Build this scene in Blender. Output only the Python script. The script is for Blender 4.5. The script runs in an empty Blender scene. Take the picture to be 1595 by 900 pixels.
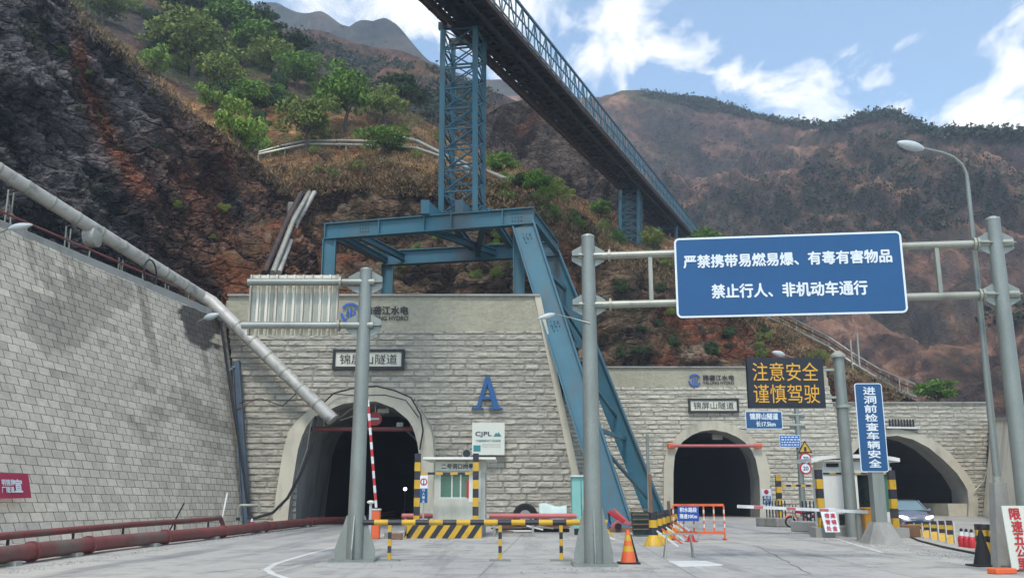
import bpy, bmesh, math, random
import numpy as np
from mathutils import Vector, Matrix
from mathutils.bvhtree import BVHTree

SC = bpy.context.scene
COL = SC.collection
random.seed(7)

# ------------------------------------------------------------------ camera
F_PX = 1450.0
PITCH = math.atan(325 / F_PX)
CAM_H = 1.6
cam = bpy.data.objects.new('camera', bpy.data.cameras.new('camera'))
COL.objects.link(cam)
cam.location = (0, 0, CAM_H)
cam.rotation_euler = (math.pi / 2 + PITCH, 0, 0)
cam.data.sensor_width = 36
cam.data.lens = 36 * F_PX / 1595
cam.data.clip_end = 6000
cam.data.clip_start = 0.1
SC.camera = cam

# ------------------------------------------------------------------ world, sun, exposure
SUN_EL, SUN_AZ = math.radians(54), math.radians(190)      # azimuth clockwise from +Y
SKY_STRENGTH = 0.10
SC.view_settings.view_transform = 'Standard'
SC.view_settings.look = 'None'
SC.view_settings.exposure = 1.02
SC.view_settings.gamma = 1
SC.view_settings.use_curve_mapping = False
W = bpy.data.worlds.new("World"); SC.world = W
W.use_nodes = True
nt = W.node_tree; nt.nodes.clear()
def wn(t, **k):
    n = nt.nodes.new(t)
    for a, b in k.items(): setattr(n, a, b)
    return n
def wl(a, b): nt.links.new(a, b)
def wmath(op, a, b=None, c=None, clamp=False):
    n = wn('ShaderNodeMath', operation=op, use_clamp=clamp)
    for i, x in enumerate((a, b, c)):
        if x is None: continue
        if isinstance(x, (int, float)): n.inputs[i].default_value = x
        else: wl(x, n.inputs[i])
    return n.outputs[0]
out = wn('ShaderNodeOutputWorld'); bg = wn('ShaderNodeBackground')
sky = wn('ShaderNodeTexSky', sky_type='NISHITA', sun_disc=False)
sky.sun_elevation = SUN_EL; sky.sun_rotation = SUN_AZ
sky.air_density = 1.0; sky.dust_density = 0.4; sky.ozone_density = 1.0
tc = wn('ShaderNodeTexCoord'); sep = wn('ShaderNodeSeparateXYZ'); wl(tc.outputs['Generated'], sep.inputs[0])
X, Y, Z = sep.outputs
zz = wmath('ADD', wmath('MAXIMUM', Z, 0.0), 0.16)
cx = wmath('DIVIDE', X, zz); cy = wmath('DIVIDE', Y, zz)
comb = wn('ShaderNodeCombineXYZ'); wl(cx, comb.inputs[0]); wl(cy, comb.inputs[1])
mp = wn('ShaderNodeMapping'); wl(comb.outputs[0], mp.inputs[0])
mp.inputs['Rotation'].default_value = (0, 0, math.radians(25)); mp.inputs['Scale'].default_value = (1.5, 1.0, 1)
n1 = wn('ShaderNodeTexNoise'); wl(mp.outputs[0], n1.inputs['Vector'])
n1.inputs['Scale'].default_value = 4.2; n1.inputs['Detail'].default_value = 10; n1.inputs['Roughness'].default_value = 0.6; n1.inputs['Distortion'].default_value = 0.5
# cloud banks stand in given compass directions of the valley (x = X/Y, z = Z/Y)
ay = wmath('MAXIMUM', Y, 0.02)
tx = wmath('DIVIDE', X, ay); tz = wmath('DIVIDE', Z, ay)
def bank(x, z, sx, sz, w):
    a = wmath('DIVIDE', wmath('SUBTRACT', tx, x), sx); b = wmath('DIVIDE', wmath('SUBTRACT', tz, z), sz)
    d = wmath('ADD', wmath('MULTIPLY', a, a), wmath('MULTIPLY', b, b))
    e = wmath('POWER', 2.718, wmath('MULTIPLY', d, -1.0))
    return wmath('MULTIPLY', e, w)
acc = None
for b_ in ((-.15, .60, .16, .10, .42), (-.32, .66, .12, .05, .35), (.02, .60, .07, .13, .30), (.12, .545, .035, .05, .34),
           (.19, .50, .06, .022, .30), (.17, .60, .07, .05, .12), (.38, .47, .07, .035, .24), (.30, .46, .04, .02, .2),
           (.57, .43, .14, .05, .42), (.60, .50, .12, .035, .24), (.68, .55, .10, .05, .25), (.42, .62, .05, .03, .12),
           (.33, .58, .10, .06, -.34), (.26, .43, .05, .03, -.12), (.05, .45, .05, .03, -.1), (-.06, .47, .03, .05, -.15)):
    o_ = bank(*b_)
    acc = o_ if acc is None else wmath('ADD', acc, o_)
den = wmath('ADD', wmath('MULTIPLY', n1.outputs['Fac'], 1.75), wmath('SUBTRACT', wmath('MULTIPLY', acc, .85), 0.45))
zen_fill = wn('ShaderNodeMapRange'); wl(Z, zen_fill.inputs[0]); zen_fill.inputs[1].default_value = .62; zen_fill.inputs[2].default_value = .85; zen_fill.inputs[4].default_value = .3  # unseen cloud cover overhead, added to make the fill light more neutral
den = wmath('ADD', den, zen_fill.outputs[0])
rmp = wn('ShaderNodeValToRGB'); wl(den, rmp.inputs[0])
rmp.color_ramp.elements[0].position = 0.52; rmp.color_ramp.elements[0].color = (0, 0, 0, 1)
rmp.color_ramp.elements[1].position = 0.84; rmp.color_ramp.elements[1].color = (1, 1, 1, 1)
mix = wn('ShaderNodeMix', data_type='RGBA')
wl(wmath('MULTIPLY', rmp.outputs[0], 0.95), mix.inputs['Factor'])
tint = wn('ShaderNodeMix', data_type='RGBA', blend_type='MULTIPLY'); tint.inputs['Factor'].default_value = 1
wl(sky.outputs[0], tint.inputs['A']); tint.inputs['B'].default_value = (1.45, 1.52, 1.45, 1)
wl(tint.outputs['Result'], mix.inputs['A'])
mix.inputs['B'].default_value = (10.5, 10.0, 9.3, 1)
wl(mix.outputs['Result'], bg.inputs[0]); bg.inputs[1].default_value = SKY_STRENGTH
wl(bg.outputs[0], out.inputs[0])
sun = bpy.data.objects.new('sun', bpy.data.lights.new('sun', 'SUN')); COL.objects.link(sun)
sun.data.energy = 1.4; sun.data.angle = math.radians(10); sun.data.color = (1, .96, .9)
sd = Vector((math.sin(SUN_AZ) * math.cos(SUN_EL), math.cos(SUN_AZ) * math.cos(SUN_EL), math.sin(SUN_EL)))
sun.rotation_euler = sd.to_track_quat('Z', 'Y').to_euler(); sun.location = (60, -60, 90)

# ------------------------------------------------------------------ survey helpers
cp, sp_ = math.cos(PITCH), math.sin(PITCH)
def P(u, v, Y):
    """point at distance Y (metres ahead) seen in direction (u, v) of the survey photo"""
    a = (u - 797.5) / F_PX; b = (450 - v) / F_PX
    s = Y / (cp - b * sp_)
    return Vector((a * s, Y, CAM_H + (sp_ + b * cp) * s))
def G(u, v, z=0.0):
    b = (450 - v) / F_PX
    s = (z - CAM_H) / (sp_ + b * cp)
    return Vector(((u - 797.5) / F_PX * s, (cp - b * sp_) * s, z))
def Pnp(u, v, Y):
    a = (u - 797.5) / F_PX; b = (450 - v) / F_PX
    s = Y / (cp - b * sp_)
    return np.stack([a * s, Y + 0 * s, CAM_H + (sp_ + b * cp) * s], -1)

# ------------------------------------------------------------------ objects
OFF = {}
def tag(o, label=None, cat=None, group=None, kind=None):
    if label: o['label'] = label
    if cat: o['category'] = cat
    if group: o['group'] = group
    if kind: o['kind'] = kind
    return o
def thing(name, label, cat, loc=(0, 0, 0), group=None, rz=0):
    o = bpy.data.objects.new(name, None); COL.objects.link(o)
    o.empty_display_size = .3
    o.location = loc; o.rotation_euler = (0, 0, rz)
    OFF[o] = Vector(loc)
    return tag(o, label, cat, group)
def copy_tree(o, parent=None):
    c = o.copy(); COL.objects.link(c)
    if parent: c.parent = parent
    for ch in list(o.children): copy_tree(ch, c)
    return c

class MB:
    """mesh builder"""
    def __init__(s): s.v = []; s.f = []; s.m = []; s.cur = 0
    def face(s, pts, m=None):
        i = len(s.v); s.v += [Vector(p) for p in pts]; s.f.append(tuple(range(i, i + len(pts)))); s.m.append(s.cur if m is None else m)
    def hexa(s, a, b):   # two matching quads
        i = len(s.v); s.v += [Vector(p) for p in a] + [Vector(p) for p in b]; n = len(a)
        s.f.append(tuple(i + k for k in reversed(range(n)))); s.f.append(tuple(i + n + k for k in range(n)))
        for k in range(n):
            s.f.append((i + k, i + (k + 1) % n, i + n + (k + 1) % n, i + n + k))
        s.m += [s.cur] * (n + 2)
        return s
    def box(s, c, d, rz=0, M=None):
        c = Vector(c); hx, hy, hz = d[0] / 2, d[1] / 2, d[2] / 2
        R = M or Matrix.Rotation(rz, 3, 'Z')
        q = [(-hx, -hy), (hx, -hy), (hx, hy), (-hx, hy)]
        return s.hexa([c + R @ Vector((x, y, -hz)) for x, y in q], [c + R @ Vector((x, y, hz)) for x, y in q])
    def bar(s, p, q, w, h=None, up=(0, 0, 1)):
        p, q = Vector(p), Vector(q); h = h or w
        d = (q - p).normalized(); up = Vector(up)
        if abs(d.dot(up)) > .98: up = Vector((0, 1, 0))
        r = d.cross(up).normalized(); u = r.cross(d)
        o = [r * -w / 2 + u * -h / 2, r * w / 2 + u * -h / 2, r * w / 2 + u * h / 2, r * -w / 2 + u * h / 2]
        return s.hexa([p + k for k in o], [q + k for k in o])
    def ibeam(s, p, q, w, h, t=.05, up=(0, 0, 1)):
        p, q = Vector(p), Vector(q); d = (q - p).normalized(); up = Vector(up)
        r = d.cross(up).normalized(); u = r.cross(d)
        s.bar(p + u * (h / 2 - t / 2), q + u * (h / 2 - t / 2), w, t, up)
        s.bar(p - u * (h / 2 - t / 2), q - u * (h / 2 - t / 2), w, t, up)
        s.bar(p, q, t, h - 2 * t - .004, up)
        return s
    def tube(s, pts, r, n=10, caps=True, r2=None):
        pts = [Vector(p) for p in pts]; N = len(pts)
        rs = [r + ((r2 - r) * k / (N - 1) if r2 is not None else 0) for k in range(N)] if not isinstance(r, (list, tuple)) else r
        i0 = len(s.v); prev = None
        for k, p in enumerate(pts):
            d = ((pts[min(k + 1, N - 1)] - pts[max(k - 1, 0)])).normalized()
            if prev is None:
                a = Vector((0, 0, 1)) if abs(d.z) < .9 else Vector((1, 0, 0))
                x = d.cross(a).normalized()
            else:
                x = (prev - d * prev.dot(d)).normalized()
            prev = x; y = d.cross(x)
            for j in range(n):
                t = 2 * math.pi * j / n
                s.v.append(p + (x * math.cos(t) + y * math.sin(t)) * rs[k])
        for k in range(N - 1):
            for j in range(n):
                a = i0 + k * n + j; b = i0 + k * n + (j + 1) % n
                s.f.append((a, b, b + n, a + n)); s.m.append(s.cur)
        if caps:
            s.f.append(tuple(i0 + j for j in reversed(range(n)))); s.f.append(tuple(i0 + (N - 1) * n + j for j in range(n))); s.m += [s.cur] * 2
        return s
    def lathe(s, c, prof, n=16, axis='Z'):
        c = Vector(c); i0 = len(s.v)
        for r, z in prof:
            for j in range(n):
                t = 2 * math.pi * j / n
                a, b = r * math.cos(t), r * math.sin(t)
                s.v.append(c + (Vector((a, b, z)) if axis == 'Z' else Vector((a, z, b)) if axis == 'Y' else Vector((z, a, b))))
        for k in range(len(prof) - 1):
            for j in range(n):
                a = i0 + k * n + j; b = i0 + k * n + (j + 1) % n
                s.f.append((a, b, b + n, a + n)); s.m.append(s.cur)
        s.f.append(tuple(i0 + j for j in reversed(range(n)))); s.f.append(tuple(i0 + (len(prof) - 1) * n + j for j in range(n))); s.m += [s.cur] * 2
        return s
    def prism(s, poly, off):
        off = Vector(off); return s.hexa(poly, [Vector(p) + off for p in poly])
    def build(s, name, mats, parent=None, smooth=False, w=True, bevel=0):
        me = bpy.data.meshes.new(name)
        o0 = OFF.get(parent, Vector((0, 0, 0))) if (parent is not None and w) else Vector((0, 0, 0))
        me.from_pydata([tuple(p - o0) for p in s.v], [], s.f)
        if not isinstance(mats, (list, tuple)): mats = [mats]
        for m in mats: me.materials.append(m)
        if len(mats) > 1: me.polygons.foreach_set('material_index', s.m)
        bm = bmesh.new(); bm.from_mesh(me); bmesh.ops.recalc_face_normals(bm, faces=bm.faces)
        if bevel: bmesh.ops.bevel(bm, geom=list(bm.edges), offset=bevel, segments=1, affect='EDGES', clamp_overlap=True)
        bm.to_mesh(me); bm.free()
        if smooth: 
            me.polygons.foreach_set('use_smooth', [True] * len(me.polygons))
            try: me.set_sharp_from_angle(angle=math.radians(40))
            except Exception: pass
        o = bpy.data.objects.new(name, me); COL.objects.link(o)
        if parent is not None:
            o.parent = parent; OFF[o] = o0
        return o

# ------------------------------------------------------------------ materials
def L(r, g, b):
    f = lambda x: (x / 255 / 12.92) if x <= 10 else ((x / 255 + .055) / 1.055) ** 2.4
    return (f(r), f(g), f(b), 1)
MATS = {}
def mat(name, col=(.5, .5, .5, 1), rough=.6, metal=0, var=.12, vs=2.0, dirt=None, dirt_amt=0, ds=.8, bump=0, bs=20, emit=None, es=1, spec=.5, streak=0, attr=None, attr_mix=1, fs=30):
    m = bpy.data.materials.new(name); m.use_nodes = True; MATS[name] = m
    t = m.node_tree; N = t.nodes; K = t.links.new
    b = N['Principled BSDF']
    b.inputs['Roughness'].default_value = rough; b.inputs['Metallic'].default_value = metal
    b.inputs['Specular IOR Level'].default_value = spec
    tc = N.new('ShaderNodeTexCoord'); geo = N.new('ShaderNodeNewGeometry')
    pos = geo.outputs['Position']
    rgb = N.new('ShaderNodeRGB'); rgb.outputs[0].default_value = col; cur = rgb.outputs[0]
    if attr:
        a = N.new('ShaderNodeAttribute'); a.attribute_name = attr; cur = a.outputs['Color']
    def noise(scale, det=5, rough_=.6, vec=pos):
        n = N.new('ShaderNodeTexNoise'); n.inputs['Scale'].default_value = scale; n.inputs['Detail'].default_value = det; n.inputs['Roughness'].default_value = rough_
        K(vec, n.inputs['Vector']); return n.outputs['Fac']
    if var:
        mr = N.new('ShaderNodeMapRange'); K(noise(vs), mr.inputs[0]); mr.inputs[1].default_value = .3; mr.inputs[2].default_value = .7
        mr.inputs[3].default_value = 1 - var; mr.inputs[4].default_value = 1 + var
        mr2 = N.new('ShaderNodeMapRange'); K(noise(fs, 3), mr2.inputs[0]); mr2.inputs[1].default_value = .3; mr2.inputs[2].default_value = .7
        mr2.inputs[3].default_value = 1 - var * .7; mr2.inputs[4].default_value = 1 + var * .7
        mm = N.new('ShaderNodeMath'); mm.operation = 'MULTIPLY'; K(mr.outputs[0], mm.inputs[0]); K(mr2.outputs[0], mm.inputs[1])
        vm = N.new('ShaderNodeVectorMath'); vm.operation = 'SCALE'; K(cur, vm.inputs[0]); K(mm.outputs[0], vm.inputs['Scale']); cur = vm.outputs[0]
    if dirt:
        vec = pos
        if streak:
            mp = N.new('ShaderNodeMapping'); mp.inputs['Scale'].default_value = (1, 1, 1 / streak); K(pos, mp.inputs[0]); vec = mp.outputs[0]
        r = N.new('ShaderNodeMapRange'); K(noise(ds, 7, .68, vec), r.inputs[0]); r.inputs[1].default_value = .5; r.inputs[2].default_value = .68
        r.inputs[3].default_value = 0; r.inputs[4].default_value = dirt_amt
        mx = N.new('ShaderNodeMix'); mx.data_type = 'RGBA'; K(r.outputs[0], mx.inputs['Factor']); K(cur, mx.inputs['A']); mx.inputs['B'].default_value = dirt
        cur = mx.outputs['Result']
    K(cur, b.inputs['Base Color'])
    if bump:
        bn = N.new('ShaderNodeBump'); bn.inputs['Strength'].default_value = min(1, bump); bn.inputs['Distance'].default_value = .02 * max(1, bump)
        K(noise(bs, 6), bn.inputs['Height']); K(bn.outputs[0], b.inputs['Normal'])
    if emit:
        b.inputs['Emission Color'].default_value = emit; b.inputs['Emission Strength'].default_value = es
    return m

RUST = (.12, .05, .025, 1)
M = {}
M['steel'] = mat('blue_steel_paint', L(50, 100, 116), .5, 0, .14, .5, L(92, 78, 68), .6, .5, bump=.15, bs=8, streak=3)
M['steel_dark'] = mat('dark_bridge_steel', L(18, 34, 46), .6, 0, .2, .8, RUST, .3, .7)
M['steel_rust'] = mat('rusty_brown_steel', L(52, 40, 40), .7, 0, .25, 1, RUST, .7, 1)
M['rail_blue'] = mat('bridge_rail_paint', L(54, 96, 112), .5, 0, .15, 1, L(70, 80, 84), .5, .8)
M['rivet'] = mat('bolt_steel', L(38, 60, 72), .5, 0, .1)
M['galv'] = mat('galvanised_steel', L(152, 152, 140), .42, .35, .1, .7, L(96, 96, 90), .5, 1.2, streak=3)
M['galv_pole'] = mat('galvanised_pole_steel', L(132, 136, 130), .42, .35, .12, .6, L(104, 102, 94), .6, 1.0, streak=5)
M['galv_panel'] = mat('weathered_sign_back', L(206, 200, 184), .5, .15, .12, .7, L(104, 88, 76), .9, 1.6, streak=8)
M['duct'] = mat('silver_duct_wrap', L(176, 172, 164), .5, .2, .14, .6, L(92, 88, 86), .75, 1.1, bump=.8, bs=5)
M['pipe_red'] = mat('red_oxide_pipe', L(112, 54, 50), .65, 0, .25, .8, L(98, 86, 78), .95, .55, fs=12)
M['pipe_pink'] = mat('faded_red_pipe', L(176, 92, 92), .5, 0, .12, 1.5, L(160, 90, 80), .4, 1)
M['red'] = mat('red_paint', L(178, 34, 42), .45, 0, .08)
M['red_sign'] = mat('red_sign_face', L(164, 42, 72), .5, 0, .06, 2)
M['white'] = mat('white_paint', L(206, 208, 206), .5, 0, .06, 1, L(140, 136, 128), .45, 1.3, streak=3)
M['white_text'] = mat('white_reflective', L(214, 220, 224), .5, 0, .04)
M['sign_blue'] = mat('blue_sign_face', L(4, 72, 120), .35, 0, .06, .8)
M['yellow'] = mat('yellow_paint', L(196, 154, 34), .5, 0, .12, 2, L(110, 90, 50), .55, 1.5)
M['black'] = mat('black_paint', L(36, 36, 44), .5, 0, .15, 2, L(84, 78, 66), .5, 1.5)
M['orange'] = mat('orange_paint', L(216, 96, 48), .5, 0, .1, 2, L(150, 80, 50), .5, 1.5)
M['amber_box'] = mat('amber_plastic', L(224, 150, 32), .45, 0, .08)
M['rubber'] = mat('black_rubber', L(24, 24, 27), .8, 0, .15)
M['crack'] = mat('crack_fill', L(92, 90, 88), .9, 0, .2)
M['cable'] = mat('cable_sheath', L(26, 26, 30), .6, 0, .1)
M['concrete'] = mat('portal_concrete', L(190, 182, 162), .85, 0, .1, .5, L(120, 114, 102), .6, .5, bump=.3, bs=6, streak=3)
M['concrete_grey'] = mat('grey_concrete', L(150, 148, 142), .85, 0, .12, .7, L(96, 92, 84), .6, .6, bump=.3, bs=6, streak=3)
M['side_conc'] = mat('pale_side_wall_concrete', L(226, 214, 192), .85, 0, .08, .4, L(150, 140, 124), .6, .4, bump=.2, bs=5, streak=4)
M['tunnel'] = mat('tunnel_lining_shade', L(48, 46, 46), .9, 0, .15, .4, L(48, 46, 46), .8, .35, streak=2)  # lining deep in the bores: its darkness with depth is put into the colour
M['plaque'] = mat('pale_stone_plaque', L(206, 200, 184), .6, 0, .06, 2, L(160, 150, 130), .4, 1)
M['ink'] = mat('black_lettering', L(30, 30, 34), .6, 0, .05)
M['navy'] = mat('navy_lettering', L(24, 34, 60), .5, 0, .05)
M['logo_blue'] = mat('blue_emblem', L(30, 84, 160), .45, 0, .08)
M['letter_blue'] = mat('blue_letter_paint', L(20, 74, 126), .4, 0, .1, 2)
M['teal'] = mat('teal_print', L(40, 120, 126), .5, 0, .08)
M['cabinet'] = mat('mint_cabinet_paint', L(122, 176, 168), .5, 0, .06, 1, L(110, 130, 120), .4, 1.2, streak=4)
M['board'] = mat('ivory_board', L(204, 204, 190), .5, 0, .03)
M['booth'] = mat('booth_cream_panel', L(190, 190, 176), .5, 0, .06, 1, L(140, 134, 120), .4, 1, streak=3)
M['booth_white'] = mat('booth_white_panel', L(222, 222, 214), .5, 0, .05, 1, L(150, 146, 136), .4, 1, streak=3)
M['glass'] = mat('green_window_glass', L(70, 112, 96), .12, 0, .1, 1.5)
M['glass_dark'] = mat('dark_window_glass', L(24, 34, 36), .1, 0, .05)
M['led_dark'] = mat('led_panel_black', L(16, 24, 36), .5, 0, .06)
M['led_amber'] = mat('led_amber_light', L(190, 140, 40), .5, 0, 0, emit=L(236, 180, 50), es=.12)
M['lamp_glow'] = mat('lamp_glow', (1, 1, 1, 1), .5, 0, 0, emit=(1, .96, .88, 1), es=4)
M['headlight'] = mat('headlight_glow', (1, 1, 1, 1), .5, 0, 0, emit=(1, .97, .9, 1), es=1.6)
M['lamp_white'] = mat('lamp_head_white', L(176, 182, 182), .4, 0, .05)
M['car_paint'] = mat('grey_blue_car_paint', L(112, 116, 130), .25, .4, .04)
M['car_glass'] = mat('car_windscreen', L(104, 128, 134), .08, 0, .1, 3)
M['chrome'] = mat('bright_metal', L(170, 172, 176), .3, .8, .05)
M['junk_sheet'] = mat('pale_green_sheet', L(188, 204, 198), .5, 0, .08)
M['wood'] = mat('weathered_wood', L(120, 90, 70), .8, 0, .2)
M['green_net'] = mat('green_bin_paint', L(44, 70, 66), .7, 0, .2, 2, RUST, .5, 2)
M['bark'] = mat('tree_bark', L(74, 62, 54), .9, 0, .25, 3)
M['stripe_white'] = mat('road_paint', L(200, 200, 194), .7, 0, .1, 2, L(150, 150, 146), .8, 1.6)
def leafmat(name, a, b):
    m = bpy.data.materials.new(name); m.use_nodes = True
    t = m.node_tree; N = t.nodes; K = t.links.new; bs = N['Principled BSDF']
    n = N.new('ShaderNodeTexNoise'); n.inputs['Scale'].default_value = .9; n.inputs['Detail'].default_value = 3
    g = N.new('ShaderNodeNewGeometry'); K(g.outputs['Position'], n.inputs['Vector'])
    r = N.new('ShaderNodeMapRange'); K(n.outputs['Fac'], r.inputs[0]); r.inputs[1].default_value = .35; r.inputs[2].default_value = .65
    isl = N.new('ShaderNodeMath'); isl.operation = 'MULTIPLY_ADD'; K(g.outputs['Random Per Island'], isl.inputs[0]); isl.inputs[1].default_value = .5; K(r.outputs[0], isl.inputs[2])
    sc = N.new('ShaderNodeMath'); sc.operation = 'MULTIPLY'; K(isl.outputs[0], sc.inputs[0]); sc.inputs[1].default_value = .66
    mx = N.new('ShaderNodeMix'); mx.data_type = 'RGBA'; K(sc.outputs[0], mx.inputs['Factor']); mx.inputs['A'].default_value = a; mx.inputs['B'].default_value = b
    K(mx.outputs['Result'], bs.inputs['Base Color']); bs.inputs['Roughness'].default_value = .65
    bs.inputs['Specular IOR Level'].default_value = .2
    MATS[name] = m; return m
M['leaf_green'] = leafmat('leaf_mid_green', (.055, .12, .02, 1), (.17, .29, .04, 1))
M['leaf_bright'] = leafmat('leaf_bright_green', (.10, .18, .03, 1), (.24, .34, .05, 1))
M['leaf_olive'] = leafmat('leaf_olive', (.09, .13, .025, 1), (.24, .29, .06, 1))
M['leaf_dark'] = leafmat('leaf_dark_green', (.022, .045, .018, 1), (.06, .10, .03, 1))
M['leaf_dry'] = leafmat('leaf_dry_brown', (.06, .05, .035, 1), (.12, .09, .05, 1))
M['grass_dry'] = leafmat('dry_grass', (.12, .075, .038, 1), (.25, .18, .095, 1))
M['scrub'] = leafmat('mountain_scrub', (.022, .038, .024, 1), (.05, .065, .034, 1))

# ------------------------------------------------------------------ numpy noise
def _h(ix, iy, iz, s):
    n = (ix.astype(np.int64) * 73856093) ^ (iy.astype(np.int64) * 19349663) ^ (iz.astype(np.int64) * 83492791) ^ (s * 2654435761)
    n = (n ^ (n >> 13)) * 1274126177
    n = n & 0x7fffffff
    n = (n ^ (n >> 16)) * 668265263 & 0x7fffffff
    return (n & 0xffffff) / float(0xffffff)
def vn(p, s=0):
    i = np.floor(p); f = p - i; f = f * f * (3 - 2 * f); i = i.astype(np.int64)
    r = 0
    for dx in (0, 1):
        for dy in (0, 1):
            for dz in (0, 1):
                w = (f[..., 0] if dx else 1 - f[..., 0]) * (f[..., 1] if dy else 1 - f[..., 1]) * (f[..., 2] if dz else 1 - f[..., 2])
                r = r + w * _h(i[..., 0] + dx, i[..., 1] + dy, i[..., 2] + dz, s)
    return r
def fbm(p, o=5, s=0, g=.5, ridged=False):
    a, t, r = 1., 0., 0.
    for k in range(o):
        n = vn(p * 2 ** k + 13.7 * k, s + k)
        if ridged: n = 1 - abs(2 * n - 1)
        r = r + a * n; t += a; a *= g
    return r / t
def sstep(x, a, b):
    t = np.clip((x - a) / (b - a), 0, 1); return t * t * (3 - 2 * t)
def grid_obj(name, V, mats, cols=None, closed=False, mask=None, smooth=True):
    nu, nv = V.shape[:2]
    idx = np.arange(nu * nv).reshape(nu, nv)
    q = np.stack([idx[:-1, :-1], idx[1:, :-1], idx[1:, 1:], idx[:-1, 1:]], -1).reshape(-1, 4)
    if mask is not None: q = q[mask.reshape(-1)]
    me = bpy.data.meshes.new(name); v = V.reshape(-1, 3)
    me.vertices.add(len(v)); me.vertices.foreach_set('co', v.astype(np.float32).ravel())
    me.loops.add(len(q) * 4); me.loops.foreach_set('vertex_index', q.astype(np.int32).ravel())
    me.polygons.add(len(q)); me.polygons.foreach_set('loop_start', np.arange(0, len(q) * 4, 4, dtype=np.int32))
    me.polygons.foreach_set('loop_total', np.full(len(q), 4, dtype=np.int32))
    me.update(calc_edges=True)
    if cols is not None:
        a = me.color_attributes.new('Col', 'FLOAT_COLOR', 'POINT')
        c4 = np.ones((len(v), 4), np.float32); c4[:, :3] = cols.reshape(-1, 3); a.data.foreach_set('color', c4.ravel())
    me.polygons.foreach_set('use_smooth', np.full(len(q), smooth))
    for m in (mats if isinstance(mats, (list, tuple)) else [mats]): me.materials.append(m)
    me.validate(); me.update()
    o = bpy.data.objects.new(name, me); COL.objects.link(o); return o
def gnormal(V):
    a = np.gradient(V, axis=0); b = np.gradient(V, axis=1); n = np.cross(a, b); n /= np.linalg.norm(n, axis=-1, keepdims=True) + 1e-9
    n[n[..., 1] > 0] *= -1
    return n
def spline(xs, ys, x):
    """smooth interpolation (cubic hermite, finite-difference tangents)"""
    xs = np.asarray(xs, float); ys = np.asarray(ys, float)
    m = np.gradient(ys, xs); k = np.clip(np.searchsorted(xs, x) - 1, 0, len(xs) - 2)
    h = xs[k + 1] - xs[k]; t = (x - xs[k]) / h
    return (2*t**3-3*t**2+1)*ys[k] + (t**3-2*t**2+t)*h*m[k] + (-2*t**3+3*t**2)*ys[k+1] + (t**3-t**2)*h*m[k+1]
BV = {}
def sheet(name, colsU, knots, nu, nv, disp, color, material, back=(60, -30), tk=None):
    us = np.array(colsU, float); K = len(knots[0]); u = np.linspace(us[0], us[-1], nu)
    kv = np.stack([np.interp(u, us, [k[i][0] for k in knots]) if nu < 3 else spline(us, [k[i][0] for k in knots], u) for i in range(K)], 1)
    ky = np.stack([spline(us, [k[i][1] for k in knots], u) for i in range(K)], 1)
    kp = Pnp(u[:, None], kv, ky)                         # nu,K,3
    last = kp[:, -1:] + np.array([0, back[0], back[1]]); last2 = kp[:, -1:] + np.array([0, back[0] * 3, back[1] * 4])
    kp = np.concatenate([kp, last, last2], 1); K2 = K + 2
    t = np.linspace(0, K2 - 1, nv); x = np.arange(K2)
    t = np.interp(np.linspace(0, 1, nv), [0, .9, 1], [0, K - 1, K2 - 1])
    V = np.zeros((nu, nv, 3))
    k = np.clip(np.floor(t).astype(int), 0, K2 - 2); f = t - k
    km = np.clip(k - 1, 0, K2 - 1); k2 = np.clip(k + 2, 0, K2 - 1)
    p0, p1, p2, p3 = kp[:, km], kp[:, k], kp[:, k + 1], kp[:, k2]; f = f[None, :, None]
    V = p1 + .5 * f * ((p2 - p0) + f * ((2*p0 - 5*p1 + 4*p2 - p3) + f * (3*(p1 - p2) + p3 - p0)))
    n = gnormal(V); tt = np.broadcast_to(t[None, :] / (K - 1), V.shape[:2])
    V = V + n * disp(V, tt, u[:, None])[..., None]
    for _ in range(3):          # keep the relief under the surveyed crest line
        rel = V - np.array([0, 0, CAM_H]); d = rel[..., 1] * cp + rel[..., 2] * sp_; up = -rel[..., 1] * sp_ + rel[..., 2] * cp
        UU = 797.5 + F_PX * rel[..., 0] / d; VV = 450 - F_PX * up / d
        rough_ = (fbm(np.stack([UU * .06, UU * 0, UU * 0], -1), 4, 700) - .5) * 7
        over = np.interp(UU, u, kv[:, -1]) + rough_ - VV
        V[..., 2] -= np.maximum(over, 0) * d / F_PX * 1.0
    n2 = gnormal(V)
    # photo-survey coordinates of each vertex, for placing the rock colours
    rel = V - np.array([0, 0, CAM_H]); d = rel[..., 1] * cp + rel[..., 2] * sp_; up = -rel[..., 1] * sp_ + rel[..., 2] * cp
    UU = 797.5 + F_PX * rel[..., 0] / d; VV = 450 - F_PX * up / d
    C = color(V, n2, tt, UU, VV)
    o = grid_obj(name, V, material, C, smooth=name in ('right_mountain', 'distant_peaks', 'mountain_slope')); tag(o, kind='structure')
    me = o.data
    BV[name] = BVHTree.FromPolygons([tuple(x) for x in V.reshape(-1, 3)], [tuple(p.vertices) for p in me.polygons])
    return o
def hit(name, u, v):
    d = (P(u, v, 10) - Vector((0, 0, CAM_H))).normalized()
    best = None
    for nm in ([name] if isinstance(name, str) else name):
        r = BV[nm].ray_cast(Vector((0, 0, CAM_H)), d)
        if r[0] is not None and (best is None or r[3] < best[3]): best = r
    return best
def lerpc(a, b, t): return np.asarray(a)[:3] * (1 - t[..., None]) + np.asarray(b)[:3] * t[..., None]
def blend(C, c, t): return C * (1 - t[..., None]) + (c if getattr(c, 'ndim', 0) > 1 else np.asarray(c[:3])) * t[..., None]

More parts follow.
